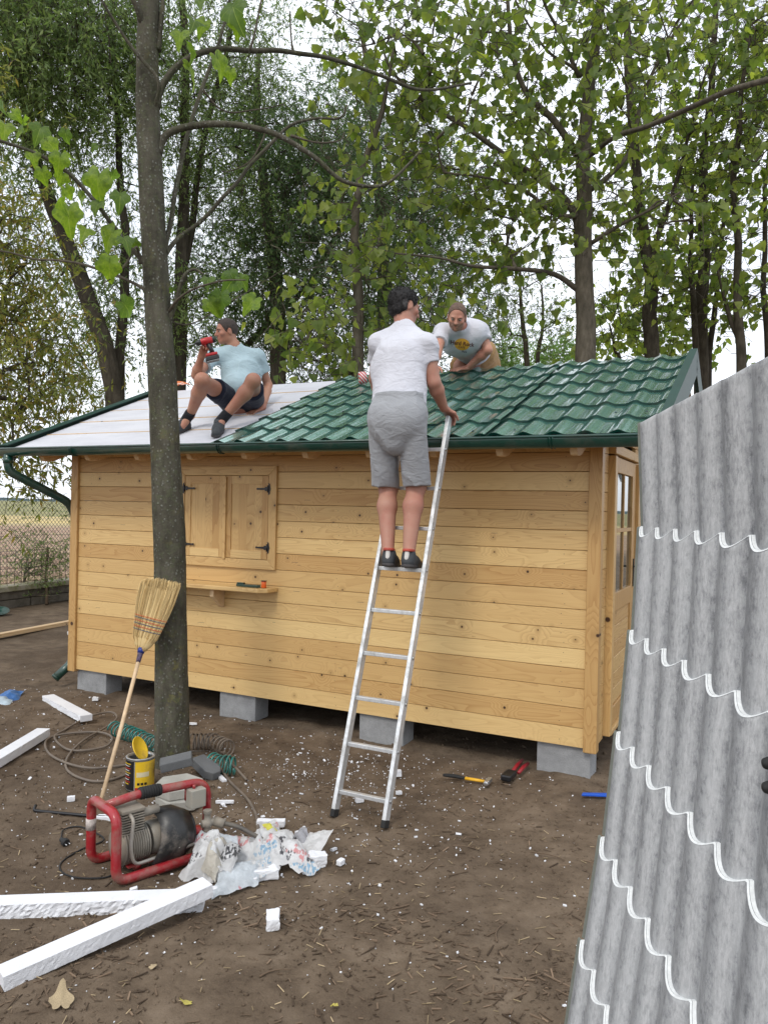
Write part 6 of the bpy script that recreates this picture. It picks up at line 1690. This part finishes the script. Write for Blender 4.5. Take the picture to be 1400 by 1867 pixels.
# ================================================================== pavers at the foot of the trunk
def hexagon(r_): return [(r_ * math.cos(x), r_ * math.sin(x)) for x in np.arange(6) * PI / 3]
hp0 = G(328, 1430, .12) - np.array([0, .08, .12])
for k, (dx_, dy_, z, ra, rt_) in enumerate(((.01, .02, 0, .155, .2), (-.015, .035, .062, .15, .42), (0, .0, 0, 0, 0))):
    if ra == 0: continue
    b = MB(); b.prism(hexagon(ra), 0, .060); o = b.build('paver', M['paver_light'], bevel=.007); o.location = (hp0[0] + dx_, hp0[1] + dy_ + .08, z); o.rotation_euler = (.02, -.03, rt_)
    tag(o, ['lower of two stacked pale hexagonal pavers at the foot of the tree', 'upper of two stacked pale hexagonal pavers, dirty on top'][k], 'paver', 'pavers at the foot of the trunk')
pz = G(322, 1392, .155) + np.array([0, .06, 0]); b = MB(); b.box((0, 0, 0), (.20, .10, .060)); o = b.build('paver', M['paver_dark'], bevel=.006); o.location = (pz[0], pz[1] - .06, .165); o.rotation_euler = (.15, -.20, .22); tag(o, 'dark grey rectangular paver tilted on top of the hexagonal pavers', 'paver', 'pavers at the foot of the trunk')
pz = G(374, 1418); b = MB(); b.prism([(-.11, -.05), (.06, -.06), (.11, -.03), (.11, .03), (.06, .06), (-.11, .05)], 0, .06); o = b.build('paver', M['paver_dark'], bevel=.006); o.location = (pz[0], pz[1] + .03, .03); o.rotation_euler = (.05, .28, -.7); tag(o, 'dark grey paver leaning off the right of the hexagonal stack', 'paver', 'pavers at the foot of the trunk')

# ================================================================== hoses
M['hose'] = plain('grey_brown_hose', (.13, .105, .085), .6, .15, 20, dirt=(.20, .16, .12), dirt_amt=.3); M['teal'] = plain('teal_hose', (.010, .17, .15), .35, .15, 9, coat=.2, dirt=(.10, .12, .10), dirt_amt=.15)
def gpath(pts, z=.012, lift=None):
    out = []
    for i, p_ in enumerate(pts): g_ = G(p_[0], p_[1], (p_[2] if len(p_) > 2 else z)); out.append(g_)
    return np.array(out)
b = MB(); hp_ = gpath([(450, 1422), (425, 1395, .05), (395, 1370), (280, 1378), (240, 1408), (180, 1425), (130, 1410), (122, 1385), (150, 1352), (195, 1325), (214, 1308), (200, 1298), (160, 1308), (120, 1330), (100, 1345), (130, 1368), (190, 1362), (205, 1345, .03), (180, 1335), (120, 1338), (85, 1350), (95, 1378), (160, 1400, .03), (250, 1392), (290, 1385)])
b.tube(smooth_path(hp_, 8), .0085, 8); hz = tag(b.build('hose', M['hose']), 'grey brown air hose in loose loops on the earth left of the tree', 'hose', 'air hoses')
def helix(pts, R_, turns, r_, z0=None, seed=1):
    c = smooth_path(pts, 12); n_ = turns * 18; tt = np.linspace(0, len(c) - 1.001, n_); i = tt.astype(int); f = (tt - i)[:, None]; cc = c[i] * (1 - f) + c[np.minimum(i + 1, len(c) - 1)] * f
    tg = np.gradient(cc, axis=0); tg /= np.linalg.norm(tg, axis=1)[:, None]; sd_ = np.cross(tg, [0, 0, 1]); sd_ /= np.linalg.norm(sd_, axis=1)[:, None]; up_ = np.cross(sd_, tg)
    an = np.linspace(0, turns * 2 * PI, n_)[:, None]; rr_ = R_ * (1 + .12 * vnoise(np.c_[an, an * 0, an * 0] * .3, seed))[:, None]
    return cc + rr_ * (np.cos(an) * sd_ + np.sin(an) * up_) 
g1_ = G(208, 1342, .0); g2_ = G(292, 1378, .0)
b = MB(); b.tube(helix([g1_ + (0, 0, .06), (g1_ + g2_) / 2 + (0, .03, .058), g2_ + (0, .02, .058)], .052, 13, .0055, seed=4), .0060, 7); tag(b.build('spiral_hose', M['teal']), 'teal spiral air hose on the earth left of the tree', 'hose', 'air hoses')
g3_, g4_ = G(345, 1372, 0), G(418, 1384, 0)
b = MB(); b.tube(helix([g3_ + (0, .05, .06), (g3_ + g4_) / 2 + (0, .10, .068), g4_ + (0, .04, .06)], .058, 10, .0055, seed=6), .0062, 7); tag(b.build('spiral_hose', M['hose']), 'grey brown spiral hose right behind the tree', 'hose', 'air hoses')
g5_, g6_ = G(385, 1408, 0), G(430, 1412, 0)
b = MB(); b.tube(helix([g5_ + (0, .02, .062), (g5_ + g6_) / 2 + (0, -.01, .064), g6_ + (0, 0, .06)], .056, 6, .0055, seed=9), .0062, 7); tag(b.build('spiral_hose', M['teal']), 'short teal spiral hose coil right of the pavers', 'hose', 'air hoses')
b = MB(); b.tube(smooth_path(gpath([(392, 1385, .05), (402, 1400, .03), (420, 1425), (450, 1455), (465, 1480), (470, 1500), (470, 1525)]), 8), .0085, 8); tag(b.build('hose', M['hose']), 'brown hose running from the coils down to the heap of plastic bags', 'hose', 'air hoses')
cq = G(352, 1382, .05); b = MB(); b.tube([cq, cq + (.07, .0, .005), cq + (.16, .02, .0)], [.012, .010, .009], 10); 
for d_ in (.02, .05, .09): b.tube([cq + (d_, 0, .002), cq + (d_ + .015, 0, .003)], .015, 10)
tag(b.build('hose_coupling', plain('brass', (.30, .25, .17), .35, .2, 30, metal=.7)), 'metal quick coupling between the spiral hoses', 'coupling')

# ================================================================== air compressor in a red tube frame
CO = np.array([-1.315, 3.70, 0]); cax = unit(np.array([.73, .68, 0])); cay = np.array([-cax[1], cax[0], 0])
def C_(x, y, z): return CO + cax * x + cay * y + np.array([0, 0, z])
comp = thing('air_compressor', 'dusty portable air compressor in a red tube frame on the earth', 'compressor', CO)
redt = plain('red_powder_coat', (.30, .012, .018), .4, .15, 14, coat=.3, dirt=(.24, .17, .13), dirt_amt=.12, dscale=9)
hw2 = .145; r_ = .0235
b = MB(); b.tube(fillet([C_(.60, -hw2, .030), C_(.0, -hw2, .030), C_(.0, -hw2, .345), C_(.0, hw2, .345), C_(.0, hw2, .030), C_(.60, hw2, .030)], .065, 7), r_, 16); b.build('frame', redt, comp)
b = MB(); b.tube(fillet([C_(.0, .0, .345), C_(.16, .0, .365), C_(.56, 0, .345), C_(.56, 0, .030)], .09, 8), r_ * .92, 16); b.build('handle', redt, comp)
b = MB(); b.tube([C_(.18, 0, .3645), C_(.29, 0, .3595)], .029, 16)
for j in range(8): b.tube([C_(.185 + j * .013, 0, .3645 - j * .0006), C_(.191 + j * .013, 0, .3642 - j * .0006)], .031, 16)
b.build('grip', M['rubber'], comp)
b = MB(); b.tube([C_(.58, -hw2, .03), C_(.58, hw2, .03)], r_ * .9, 14); b.build('cross_tube', redt, comp); b = MB(); b.tube([C_(.44, 0, .34), C_(.44, .0, .27)], .012, 10); b.build('strut', redt, comp)
cast = plain('dusty_cast_alloy', (.24, .225, .195), .6, .2, 18, metal=.3, dirt=(.30, .25, .19), dirt_amt=.5); dusty = plain('dusty_black_shroud', (.018, .018, .018), .4, .2, 10, dirt=(.26, .22, .18), dirt_amt=.0, dscale=5)
Mc = np.stack([cax, cay, [0, 0, 1]], 1)
b = MB(); b.lathe([(.04, -.08), (.078, -.075), (.085, -.03), (.085, .06), (.06, .075)], 22, C_(.13, -.01, .135), np.stack([cay, [0, 0, 1], cax], 1)); b.build('crankcase', cast, comp)
for j in range(8):
    b = MB(); b.box(C_(.12, -.01, .205 + j * .0125), (.115, .118, .006), Mc); b.build('cooling_fin', cast, comp, bevel=.0015, seg=1)
b = MB(); b.box(C_(.12, -.01, .25), (.082, .085, .11), Mc); b.box(C_(.12, -.01, .312), (.12, .12, .018), Mc); b.build('cylinder_head', cast, comp, bevel=.004)
for j in range(11):
    b = MB(); x_ = C_(.075 + j * .012, -.01, .135); b.tube([x_, x_ + cax * .005], .092, 22); b.build('cooling_fin', cast, comp)
b = MB(); b.lathe([(.075, 0), (.082, .01), (.082, .14), (.07, .155)], 24, C_(.22, -.01, .135), np.stack([cay, [0, 0, 1], cax], 1)); b.build('motor', cast, comp)
# shroud: a bent black cover over the motor
b = MB(); th_ = np.linspace(-.15, PI * .62, 14); rr2 = .112
for xx0, xx1 in ((.215, .43),):
    prof = [(rr2 * math.cos(a_ + PI), rr2 * math.sin(a_)) for a_ in th_]
V_ = []
for x_, sc_ in ((.20, 1.12), (.24, 1.22), (.36, 1.12), (.43, .82)):
    V_ += [C_(x_ + .05 * math.sin(a_) * (1 if x_ < .22 else 0), -.01 - rr2 * sc_ * math.cos(a_ * .9 - .35), .12 + rr2 * sc_ * 1.12 * math.sin(a_ * .9 - .35)) for a_ in np.linspace(-.35, PI * .85, 14)]
I = np.arange(56).reshape(4, 14); b.add(np.array(V_), np.stack([I[:-1, :-1], I[:-1, 1:], I[1:, 1:], I[1:, :-1]], -1).reshape(-1, 4), 0, True)
o = b.build('shroud', dusty, comp); sm_ = o.modifiers.new('thick', 'SOLIDIFY'); sm_.thickness = .004
b = MB(); b.lathe([(.06, 0), (.085, .008), (.088, .02), (.05, .032), (.01, .034)], 22, C_(.425, -.01, .13), np.stack([cay, [0, 0, 1], cax], 1)); b.build('fan_cover', dusty, comp)
b = MB(); b.box(C_(.31, -.138, .115), (.042, .004, .032), Mc @ rotm((1, 0, 0), -.05)); b.build('plate', M['white_trim'], comp)
b = MB(); b.tube(fillet([C_(.10, -.07, .30), C_(.10, -.11, .285), C_(.08, -.125, .16), C_(.10, -.125, .075), C_(.42, -.12, .085)], .035, 6), .0085, 10); b.build('pipe', plain('grey_pipe', (.33, .31, .28), .5, .1, 20, metal=.4, dirt=(.32, .27, .2), dirt_amt=.4), comp)
b = MB(); b.tube([C_(.15, -.04, .28), C_(.26, -.04, .285)], .022, 14); b.build('air_filter', cast, comp)
b = MB(); b.box(C_(.475, -.03, .285), (.085, .07, .095), Mc); ps_ = b.build('pressure_switch', plain('grey_box', (.30, .29, .25), .55, .1, dirt=(.30, .25, .19), dirt_amt=.4), comp, bevel=.005)
b = MB(); b.tube([C_(.465, -.03, .33), C_(.465, -.03, .352)], .009, 10); b.build('button', redt, ps_)
b = MB(); b.lathe([(.018, 0), (.018, .02), (.026, .025), (.026, .05), (.018, .055), (.018, .085), (.022, .09), (.022, .105)], 14, C_(.50, -.11, .13)); b.tube([C_(.47, -.11, .17), C_(.56, -.12, .17)], .019, 12); b.tube([C_(.54, -.12, .17), C_(.57, -.16, .16)], .024, 12); b.build('valve', cast, comp)
b = MB(); b.tube(smooth_path([C_(.56, -.14, .165), C_(.62, -.22, .15), C_(.68, -.30, .11), C_(.75, -.36, .08)], 6), .0115, 10); b.build('outlet_hose', plain('dark_hose', (.06, .055, .05), .5, dirt=(.2, .17, .13), dirt_amt=.3), comp)
b = MB(); b.tube([C_(-.001, hw2 + .0, .19), C_(-.001, hw2 + .0, .245)], r_ + .0012, 16); b.build('sticker', plain('worn_sticker', (.45, .40, .37), .6, .3, 60), comp)
for y_ in (-.07, .07):
    b = MB(); b.tube([C_(.14, y_, .03), C_(.14, y_, .055)], .02, 10); b.tube([C_(.36, y_, .03), C_(.36, y_, .055)], .02, 10); b.box(C_(.25, y_, .05), (.32, .03, .008), Mc); b.build('mount', redt, comp)
# mains cable and plug
b = MB(); b.tube(smooth_path(gpath([(112, 1528, .02), (118, 1512), (150, 1508), (190, 1530), (150, 1548), (115, 1570), (112, 1588), (140, 1600), (190, 1600), (215, 1590)]), 8), .0042, 7); cb = tag(b.build('mains_cable', M['rubber']), 'thin black mains cable curling on the earth left of the compressor', 'cable')
pg = G(120, 1536, .022); t = thing('plug', 'black mains plug with two metal pins on the earth left of the compressor', 'plug', pg)
Mp = frame_from((.75, -.65, -.06)); b = MB(); b.lathe([(.008, -.05), (.012, -.045), (.013, -.02), (.020, -.012), (.021, .008), (.018, .012)], 14, pg, Mp); b.build('plug_body', M['rubber'], t)
for s_ in (-1, 1): b = MB(); p0 = pg + Mp @ np.array([s_ * .009, 0, .012]); b.tube([p0, p0 + Mp @ np.array([0, 0, .02])], .0028, 8); b.build('pin', M['steel'], t)
# pry bar
b = MB(); b.tube(fillet([G(66, 1468, .03), G(62, 1478, .012), G(180, 1489, .012), G(240, 1493, .012)], .02, 4), .0095, 6); tag(b.build('pry_bar', M['black_iron']), 'black steel pry bar on the earth left of the compressor', 'pry bar')

# ================================================================== polystyrene offcuts
def foam_bar(name, a, b_, w_, h_, label, group='polystyrene offcuts', rough=.002, seed=0, rough_side=True):
    """a bar between two points of its underside centre line"""
    d = b_ - a; L_ = np.linalg.norm(d); z = d / L_; sdv = unit(np.cross(z, [0, 0, 1])); upv = np.cross(sdv, z); n_ = max(3, int(L_ / .012)); m_ = max(3, int(h_ / .011)); k_ = max(3, int(w_ / .02))
    ring = [(-w_ / 2 + w_ * i / k_, 0) for i in range(k_)] + [(w_ / 2, h_ * i / m_) for i in range(m_)] + [(w_ / 2 - w_ * i / k_, h_) for i in range(k_)] + [(-w_ / 2, h_ - h_ * i / m_) for i in range(m_)]
    ring = np.array(ring); t = np.linspace(0, 1, n_); V_ = a + (d * t[:, None])[:, None] + sdv * ring[None, :, :1] + upv * ring[None, :, 1:2]
    V_ = V_.reshape(-1, 3); ii = np.tile(np.arange(len(ring)), n_); nz_ = vnoise(V_ * 130, seed) * rough * .08; side = (ring[ii, 0] >= w_ / 2 - 1e-6) & rough_side
    V_ = V_ + sdv * (np.where(side, rough * (vnoise(V_ * 95, seed + 1) + vnoise(V_ * 190, seed + 2)), 0) + nz_ * .3)[:, None] + upv * (nz_)[:, None] * .6
    I = np.arange(n_ * len(ring)).reshape(n_, -1); b = MB(); b.add(V_, [np.stack([I[:-1], np.roll(I[:-1], -1, 1), np.roll(I[1:], -1, 1), I[1:]], -1).reshape(-1, 4), I[0][::-1][None], I[-1][None]], 0, None)
    return tag(b.build(name, M['foam']), label, 'offcut', group)
fa = G(2, 1798, .004); fb_ = G(380, 1628, .080)
foam_bar('foam_strip', fa + (fb_ - fa) * -.0, fb_, .092, .056, 'long white polystyrene strip in the foreground, lying across the other one', seed=1, rough=.001)
fa, fb_ = G(-60, 1672, .004), G(372, 1655, .004); foam_bar('foam_strip', fa, fb_, .090, .068, 'long white polystyrene strip lying flat under the crossing one', seed=5, rough=.005)
foam_bar('foam_strip', G(-70, 1435, .004), G(80, 1342, .004), .10, .06, 'white polystyrene strip cut off by the left edge of the picture', seed=8, rough=.002)
foam_bar('foam_strip', G(88, 1277, .004), G(158, 1315, .004), .10, .05, 'short white polystyrene bar beside the hose loops', seed=11, rough=.003)
def chunk(px, py, s, label, seed, group='polystyrene offcuts', flat=.6, rz=0):
    c = G(px, py); rg_ = np.random.default_rng(seed); b = MB(); n_ = 7; g_ = np.linspace(-.5, .5, n_)
    pts = []; F_ = []
    S_ = np.array(s) if hasattr(s, '__len__') else np.array([s, s * .7, s * flat])
    for ax in range(3):
        for sg in (-.5, .5):
            U, W = np.meshgrid(g_, g_, indexing='ij'); q_ = np.zeros((n_, n_, 3)); q_[..., ax] = sg; o1, o2_ = [k for k in range(3) if k != ax]; q_[..., o1] = U; q_[..., o2_] = W; q_ = q_.reshape(-1, 3) * S_
            rd = 1 - .10 * (np.linalg.norm(q_ / S_, axis=1) - .5); q_ = q_ * rd[:, None]; q_ += (vnoise((q_ + seed) * 40, seed)[:, None] * .10 + vnoise((q_ + seed) * 110, seed + 1)[:, None] * .05) * S_.min() * np.sign(q_) * .8
            I = np.arange(n_ * n_).reshape(n_, n_); f_ = np.stack([I[:-1, :-1], I[1:, :-1], I[1:, 1:], I[:-1, 1:]], -1).reshape(-1, 4); 
            if (sg > 0) == (ax == 1): f_ = f_[:, ::-1]
            b.add(q_ @ rotm((0, 0, 1), rz).T + c + (0, 0, S_[2] / 2), f_, 0, False)
    return tag(b.build('foam_chunk', M['foam']), label, 'offcut', group)
ch_ = [(497, 1688, (.055, .10, .05), 'small upright white block alone on the earth in the foreground', .15), (484, 1600, (.12, .075, .05), 'white foam block at the lower edge of the bag heap', .3), (440, 1608, (.15, .10, .035), 'flat broken foam piece under the front of the bag heap', .15),
       (578, 1578, (.09, .07, .06), 'rough white foam lump at the right end of the bag heap', .2), (560, 1592, .045, 'small foam lump left of the rough one right of the bags', 0), (621, 1576, .04, 'small foam lump lying apart at the right of the bags', 1), (389, 1630, .05, 'foam crumb lump in front of the crossed strips', .4),
       (494, 1506, (.16, .05, .035), 'foam piece behind the plastic bags at the hose end', .0), (228, 1390, .001, '', 0), (352, 1321, (.07, .02, .015), 'thin foam sliver on the earth just right of the trunk', 0), (405, 1423, (.03, .11, .02), 'thin broken foam sliver right of the dark paver', .5), (410, 1464, (.11, .018, .015), 'thin white foam sliver right of the compressor handle', .05),
       (130, 1460, .045, 'flat foam crumb above the pry bar', .3), (195, 1494, (.12, .04, .02), 'foam piece lying behind the red frame', -.2), (175, 1277, (.055, .04, .03), 'small block between the strip and the broom handle', 0), (128, 1157, (.05, .06, .05), 'small block beside the left corner of the cabin', 0),
       (655, 1462, .05, 'foam lump between the feet of the ladder', .3), (727, 1448, (.04, .02, .02), 'small foam scrap right of the ladder foot', .2), (725, 1415, (.05, .03, .04), 'white paper scrap beside the ladder rail', .2), (548, 1525, .05, 'foam piece poking out of the right part of the bag heap', .7)]
for k, (x, y, s, lb, rz) in enumerate(ch_):
    if lb: chunk(x, y, s, lb, 60 + k, rz=rz)

# ================================================================== heap of plastic bags
def bag_mat(name, col, fac=.25, prints=()):
    m = Mat(name); v = m.tc(); n = m.noise(v, 9, 5, .65); c = m.mix(m.rng(n, .35, .65), col, tuple(x * .86 for x in col))
    for k, (pc_, sc_, th_) in enumerate(prints):
        q = m.mapping(v, (1, 1, 1), (k * 3.3, k * 1.7, k * 5.1)); a = m.rng(m.noise(q, sc_, 2, .5), th_, th_ + .02); l_ = m.rng(m.noise(m.mapping(v, (90, 30, 60)), 1, 2, .5), .50, .52)
        c = m.mix(m.math('MULTIPLY', a, l_), c, pc_)
    m.set(color=c, rough=.35, spec=.5); m.bump(m.noise(v, 26, 5, .7, 1.2), .9, .012); m.translucent(col, fac); return m.m
bm1 = bag_mat('white_film', (.80, .80, .80), .3, (((.05, .05, .06), 7, .60), ((.70, .30, .30), 6, .60), ((.25, .45, .62), 5, .58))); bm2 = bag_mat('cream_film', (.62, .58, .50), .3); bm3 = bag_mat('bluish_film', (.68, .73, .77), .3, (((.60, .10, .12), 8, .58),)); bm4 = bag_mat('printed_film', (.66, .66, .66), .3, (((.015, .015, .02), 5, .50),)); bm5 = bag_mat('yellow_film', (.75, .72, .10), .3)
def film(pts_px, label, mat, seed, amp=.02, res=26, zs=None):
    """a crumpled sheet over a quadrilateral of ground points (px, py, height)"""
    c = [G(x, y, z) for x, y, z in pts_px]; s = np.linspace(0, 1, res); U, W = np.meshgrid(s, s, indexing='ij'); U, W = U[..., None], W[..., None]
    q = (1 - U) * (1 - W) * c[0] + U * (1 - W) * c[1] + U * W * c[2] + (1 - U) * W * c[3]
    q = q.reshape(-1, 3); bulge = (16 * (U * (1 - U) * W * (1 - W))).reshape(-1) * amp * 2.2
    w1 = 1 - np.abs(vnoise(q * 16 + seed, seed)) * 2; w2 = 1 - np.abs(vnoise(q * 38 + seed, seed + 1)) * 2
    q = q + np.stack([vnoise(q * 20, seed + 3), vnoise(q * 20, seed + 4), vnoise(q * 0, 1)], 1) * amp * .6
    q[:, 2] += bulge + amp * (.8 * w1 + .4 * w2); q[:, 2] = np.maximum(q[:, 2], .006)
    I = np.arange(res * res).reshape(res, res); b = MB(); b.add(q, np.stack([I[:-1, :-1], I[1:, :-1], I[1:, 1:], I[:-1, 1:]], -1).reshape(-1, 4), 0, True)
    return tag(b.build('plastic_bag', mat), label, 'plastic bag', 'crumpled plastic bags in the heap')
film([(410, 1560, .02), (500, 1500, .09), (560, 1560, .05), (470, 1610, .01)], 'clear white printed bag in the middle of the heap', bm1, 3, .035, 34)
film([(345, 1520, .10), (430, 1522, .13), (440, 1552, .09), (352, 1545, .06)], 'bluish bag end with red print reaching towards the compressor', bm3, 5, .02)
film([(330, 1600, .01), (370, 1530, .09), (430, 1540, .10), (400, 1610, .01)], 'white soft bag bunched beside the red frame', bm1, 7, .05, 30)
film([(362, 1595, .02), (395, 1535, .12), (412, 1540, .12), (395, 1610, .02)], 'cream coloured rolled bag left in the heap', bm2, 9, .035)
film([(385, 1578, .06), (420, 1530, .13), (445, 1545, .12), (420, 1590, .07)], 'bag with bold black print tucked in the heap', bm4, 11, .02)
film([(385, 1640, .006), (400, 1585, .05), (480, 1565, .06), (470, 1612, .015)], 'thin pink lettered film spread under the front of the heap', bm3, 13, .015)
film([(480, 1520, .10), (520, 1510, .09), (585, 1585, .02), (545, 1600, .012)], 'white printed bag trailing to the right end of the heap', bm1, 15, .025)
film([(530, 1545, .03), (560, 1520, .05), (608, 1512, .14), (578, 1562, .03)], 'stiff pointed flap of white film sticking up at the right', bm1, 17, .008)
film([(478, 1505, .12), (492, 1502, .13), (515, 1525, .10), (500, 1530, .10)], 'yellow corner of film on top of the heap', bm5, 19, .008, 14)
film([(530, 1530, .05), (550, 1510, .06), (570, 1530, .05), (552, 1548, .03)], 'small grey wad of film behind the pointed flap', bag_mat('grey_film', (.42, .42, .45), .2), 21, .02, 18)
S_ = Solid(.009, .06)
for x, y, z, r2_ in ((430, 1560, .02, .085), (480, 1560, .02, .075), (380, 1575, .02, .06), (530, 1560, .01, .05)): S_.ell(G(x, y, 0) + (0, 0, z), (r2_ * 1.4, r2_, r2_ * .8))
S_.fn = lambda p: .018 * (np.abs(vnoise(p * 18, 3)) - .3) + .008 * vnoise(p * 45, 4)
o = S_.mesh('plastic_bag', bm1, None, 0); tag(o, 'stuffed white bag forming the core of the heap', 'plastic bag', 'crumpled plastic bags in the heap')

# ================================================================== tools and odds and ends on the ground
hm0 = G(852, 1421, .016); t = thing('hammer', 'hammer with a black and yellow grip on the earth right of the ladder', 'hammer', hm0); h1, h2, h3 = G(808, 1413, .016), G(848, 1419, .016), G(885, 1425, .018)
b = MB(); b.tube(smooth_path([h1, (h1 + h2) / 2 + (0, 0, .004), h2], 4), [.012, .014, .015, .016, .016, .015, .014, .013, .013][:9], 10, flat=.8); b.build('grip', M['rubber'], t)
b = MB(); b.tube([h2, h3], [.0135, .012], 10, flat=.8); b.build('handle', plain('yellow_handle', (.70, .38, .02), .4), t)
dh = unit(h3 - h2); ph = unit(np.cross(dh, [0, 0, 1])); b = MB(); b.box(h3 + dh * .018 + (0, 0, .006), (.030, .085, .028), np.stack([dh, ph, [0, 0, 1]], 1)); b.tube([h3 + dh * .018 + ph * .04 + (0, 0, .006), h3 + dh * .018 + ph * .062 + (0, 0, .006)], .016, 12); b.build('head', M['steel'], t, bevel=.004)
sn = G(925, 1418, .02); t = thing('metal_shears', 'black jawed cutting tool with red handles under the cabin edge', 'shears', sn); e1_, e2_ = G(952, 1386, .03), G(962, 1392, .03)
b = MB(); dj = unit(G(940, 1400, .02) - G(912, 1424, .02)); b.box(G(927, 1414, .03), (.14, .07, .045), np.stack([dj, np.cross([0, 0, 1], dj), [0, 0, 1]], 1)); b.build('jaw', M['black_iron'], t, bevel=.012)
for e_, s__ in ((e1_, G(933, 1408, .03)), (e2_, G(945, 1409, .03))): b = MB(); b.tube([s__, (s__ + e_) / 2 + (0, 0, .006), e_], [.012, .014, .012], 8); b.build('handle', plain('dark_red_plastic', (.28, .012, .02), .4), t)
bl = G(1083, 1451, .006); b = MB(); dq = unit(G(1104, 1451, .006) - G(1060, 1450, .006)); b.prism([(-.085, -.012), (.10, -.022), (.10, .022), (-.07, .020)], 0, .014, M=np.stack([dq, np.cross([0, 0, 1], dq), [0, 0, 1]], 1), o=bl); tag(b.build('blue_tool', plain('bright_blue_plastic', (.012, .09, .50), .35), None, bevel=.004), 'bright blue plastic scraper on the earth beside the grey sheet', 'scraper')
film([(-12, 1278, .01), (10, 1262, .03), (44, 1262, .03), (30, 1282, .01)], 'crumpled blue and white packet on the earth at the left edge', bag_mat('blue_packet', (.05, .16, .42), .1), 31, .02, 16)['category'] = 'packet'
o = film([(-20, 1282, .01), (0, 1270, .02), (25, 1276, .03), (18, 1288, .008)], 'pale folded end of the packet at the left edge', bag_mat('pale_packet', (.45, .55, .62), .1), 33, .015, 14); o['category'] = 'packet'
for o in list(bpy.data.objects):
    if o.get('category') == 'packet': o.name = 'packet'; del o['group']
# timber on the ground at the left
p1, p2, = G(-60, 1172, .02), G(129, 1136, .02)
for k, (dz_, dn_, lb) in enumerate(((0, 0, 'lower of two long pine laths on the earth left of the cabin'), (.026, .05, 'upper of two long pine laths on the earth left of the cabin'))):
    a_, b__ = p1 + (0, dn_, dz_), p2 + (0, dn_ * .6, dz_); mid_ = (a_ + b__) / 2; b = MB(); b.box((0, 0, 0), (np.linalg.norm(b__ - a_) + .25, .10, .024)); o = b.build('lath', M['pine_raw'], None, tuple(0 for _ in range(3)), bevel=.002); d_ = b__ - a_; o.location = tuple(mid_); o.rotation_euler = (0, 0, math.atan2(d_[1], d_[0])); tag(o, lb, 'lath', 'pine laths on the ground')
p1 = G(2, 1118, .04); b = MB(); b.lathe([(.02, 0), (.10, .02), (.13, .05), (.12, .052), (.09, .024), (.001, .012)], 12, p1, frame_from((.2, -.4, 1)), caps=False); tag(b.build('scoop', M['green_gutter'], None), 'dark green scoop lying by the low wall at the left edge', 'scoop')
# things up on the roof
q = R(661, 696, .05); t = thing('tape_roll', 'roll of red and white barrier tape on the roof beside the man on the ladder', 'tape roll', q)
rdm = Mat('red_white_tape'); v = rdm.tc(); s_ = rdm.sep(v); st_ = rdm.math('GREATER_THAN', rdm.math('SINE', rdm.math('MULTIPLY', rdm.math('ADD', s_[0], rdm.math('ABSOLUTE', s_[2])), 190.0)), 0.0); rdm.set(color=rdm.mix(st_, (.62, .60, .58), (.55, .02, .03)), rough=.4)
Mq = frame_from((1, .15, .1)); b = MB(); b.lathe([(.030, -.035), (.060, -.035), (.062, 0), (.060, .035), (.030, .035), (.030, -.035)], 22, q + (0, 0, .035), Mq, caps=False); b.build('tape', rdm.m, t); b = MB(); b.lathe([(.026, -.034), (.030, -.034), (.030, .034), (.026, .034), (.026, -.034)], 20, q + (0, 0, .035), Mq, caps=False); b.build('core', M['handle_wood'], t)
q = R(328, 708, .01); b = MB(); b.box((0, 0, 0), (.16, .08, .055)); 
o = film([(0, 0, 0), (1, 0, 0), (1, 1, 0), (0, 1, 0)], 'orange and white packet on the ridge behind the tree trunk', bag_mat('orange_packet', (.80, .22, .06), .2, (((.8, .8, .8), 6, .5),)), 41, .02, 12); V_ = np.array([[(i % 12) / 11 - .5, (i // 12) / 11 - .5, 0] for i in range(144)]); V_ = np.c_[V_[:, 0] * .24, V_[:, 1] * .14, .03 + .05 * np.cos(V_[:, 0] * 2.6) * np.cos(V_[:, 1] * 2.6) + .012 * vnoise(V_ * 9, 3)]
o.data.vertices.foreach_set('co', V_.astype(np.float32).ravel()); o.data.update(); o.location = tuple(q); o.rotation_euler = (.2, 0, -HTH); o['category'] = 'packet'; o.name = 'packet'; del o['group']
# dead leaves
dl = plain('dead_leaf', (.36, .28, .17), .85, .3, 30); yl = plain('yellow_leaf_litter', (.42, .36, .08), .7, .25, 30)
for k, (x, y, s, m_, lb) in enumerate(((112, 1838, .085, dl, 'large curled dead leaf on the earth in the lower left corner'), (343, 1832, .035, yl, 'small yellowish leaf on the earth at the bottom centre left'), (610, 1836, .03, yl, 'small yellow leaf on the earth at the bottom centre'), (278, 1765, .03, dl, 'pale small leaf below the long foam strip'))):
    c_ = G(x, y, .008); me_ = pm[k].copy(); me_.materials.clear(); me_.materials.append(m_); o = bpy.data.objects.new('dead_leaf', me_); COL.objects.link(o); o.location = tuple(c_ + np.array([0, 0, s * .25])); o.scale = (s, s * 1.25, -s * .7); o.rotation_euler = (.1, .15, .4 + k * 1.3); tag(o, lb, 'dead leaf', 'dead leaves on the ground')
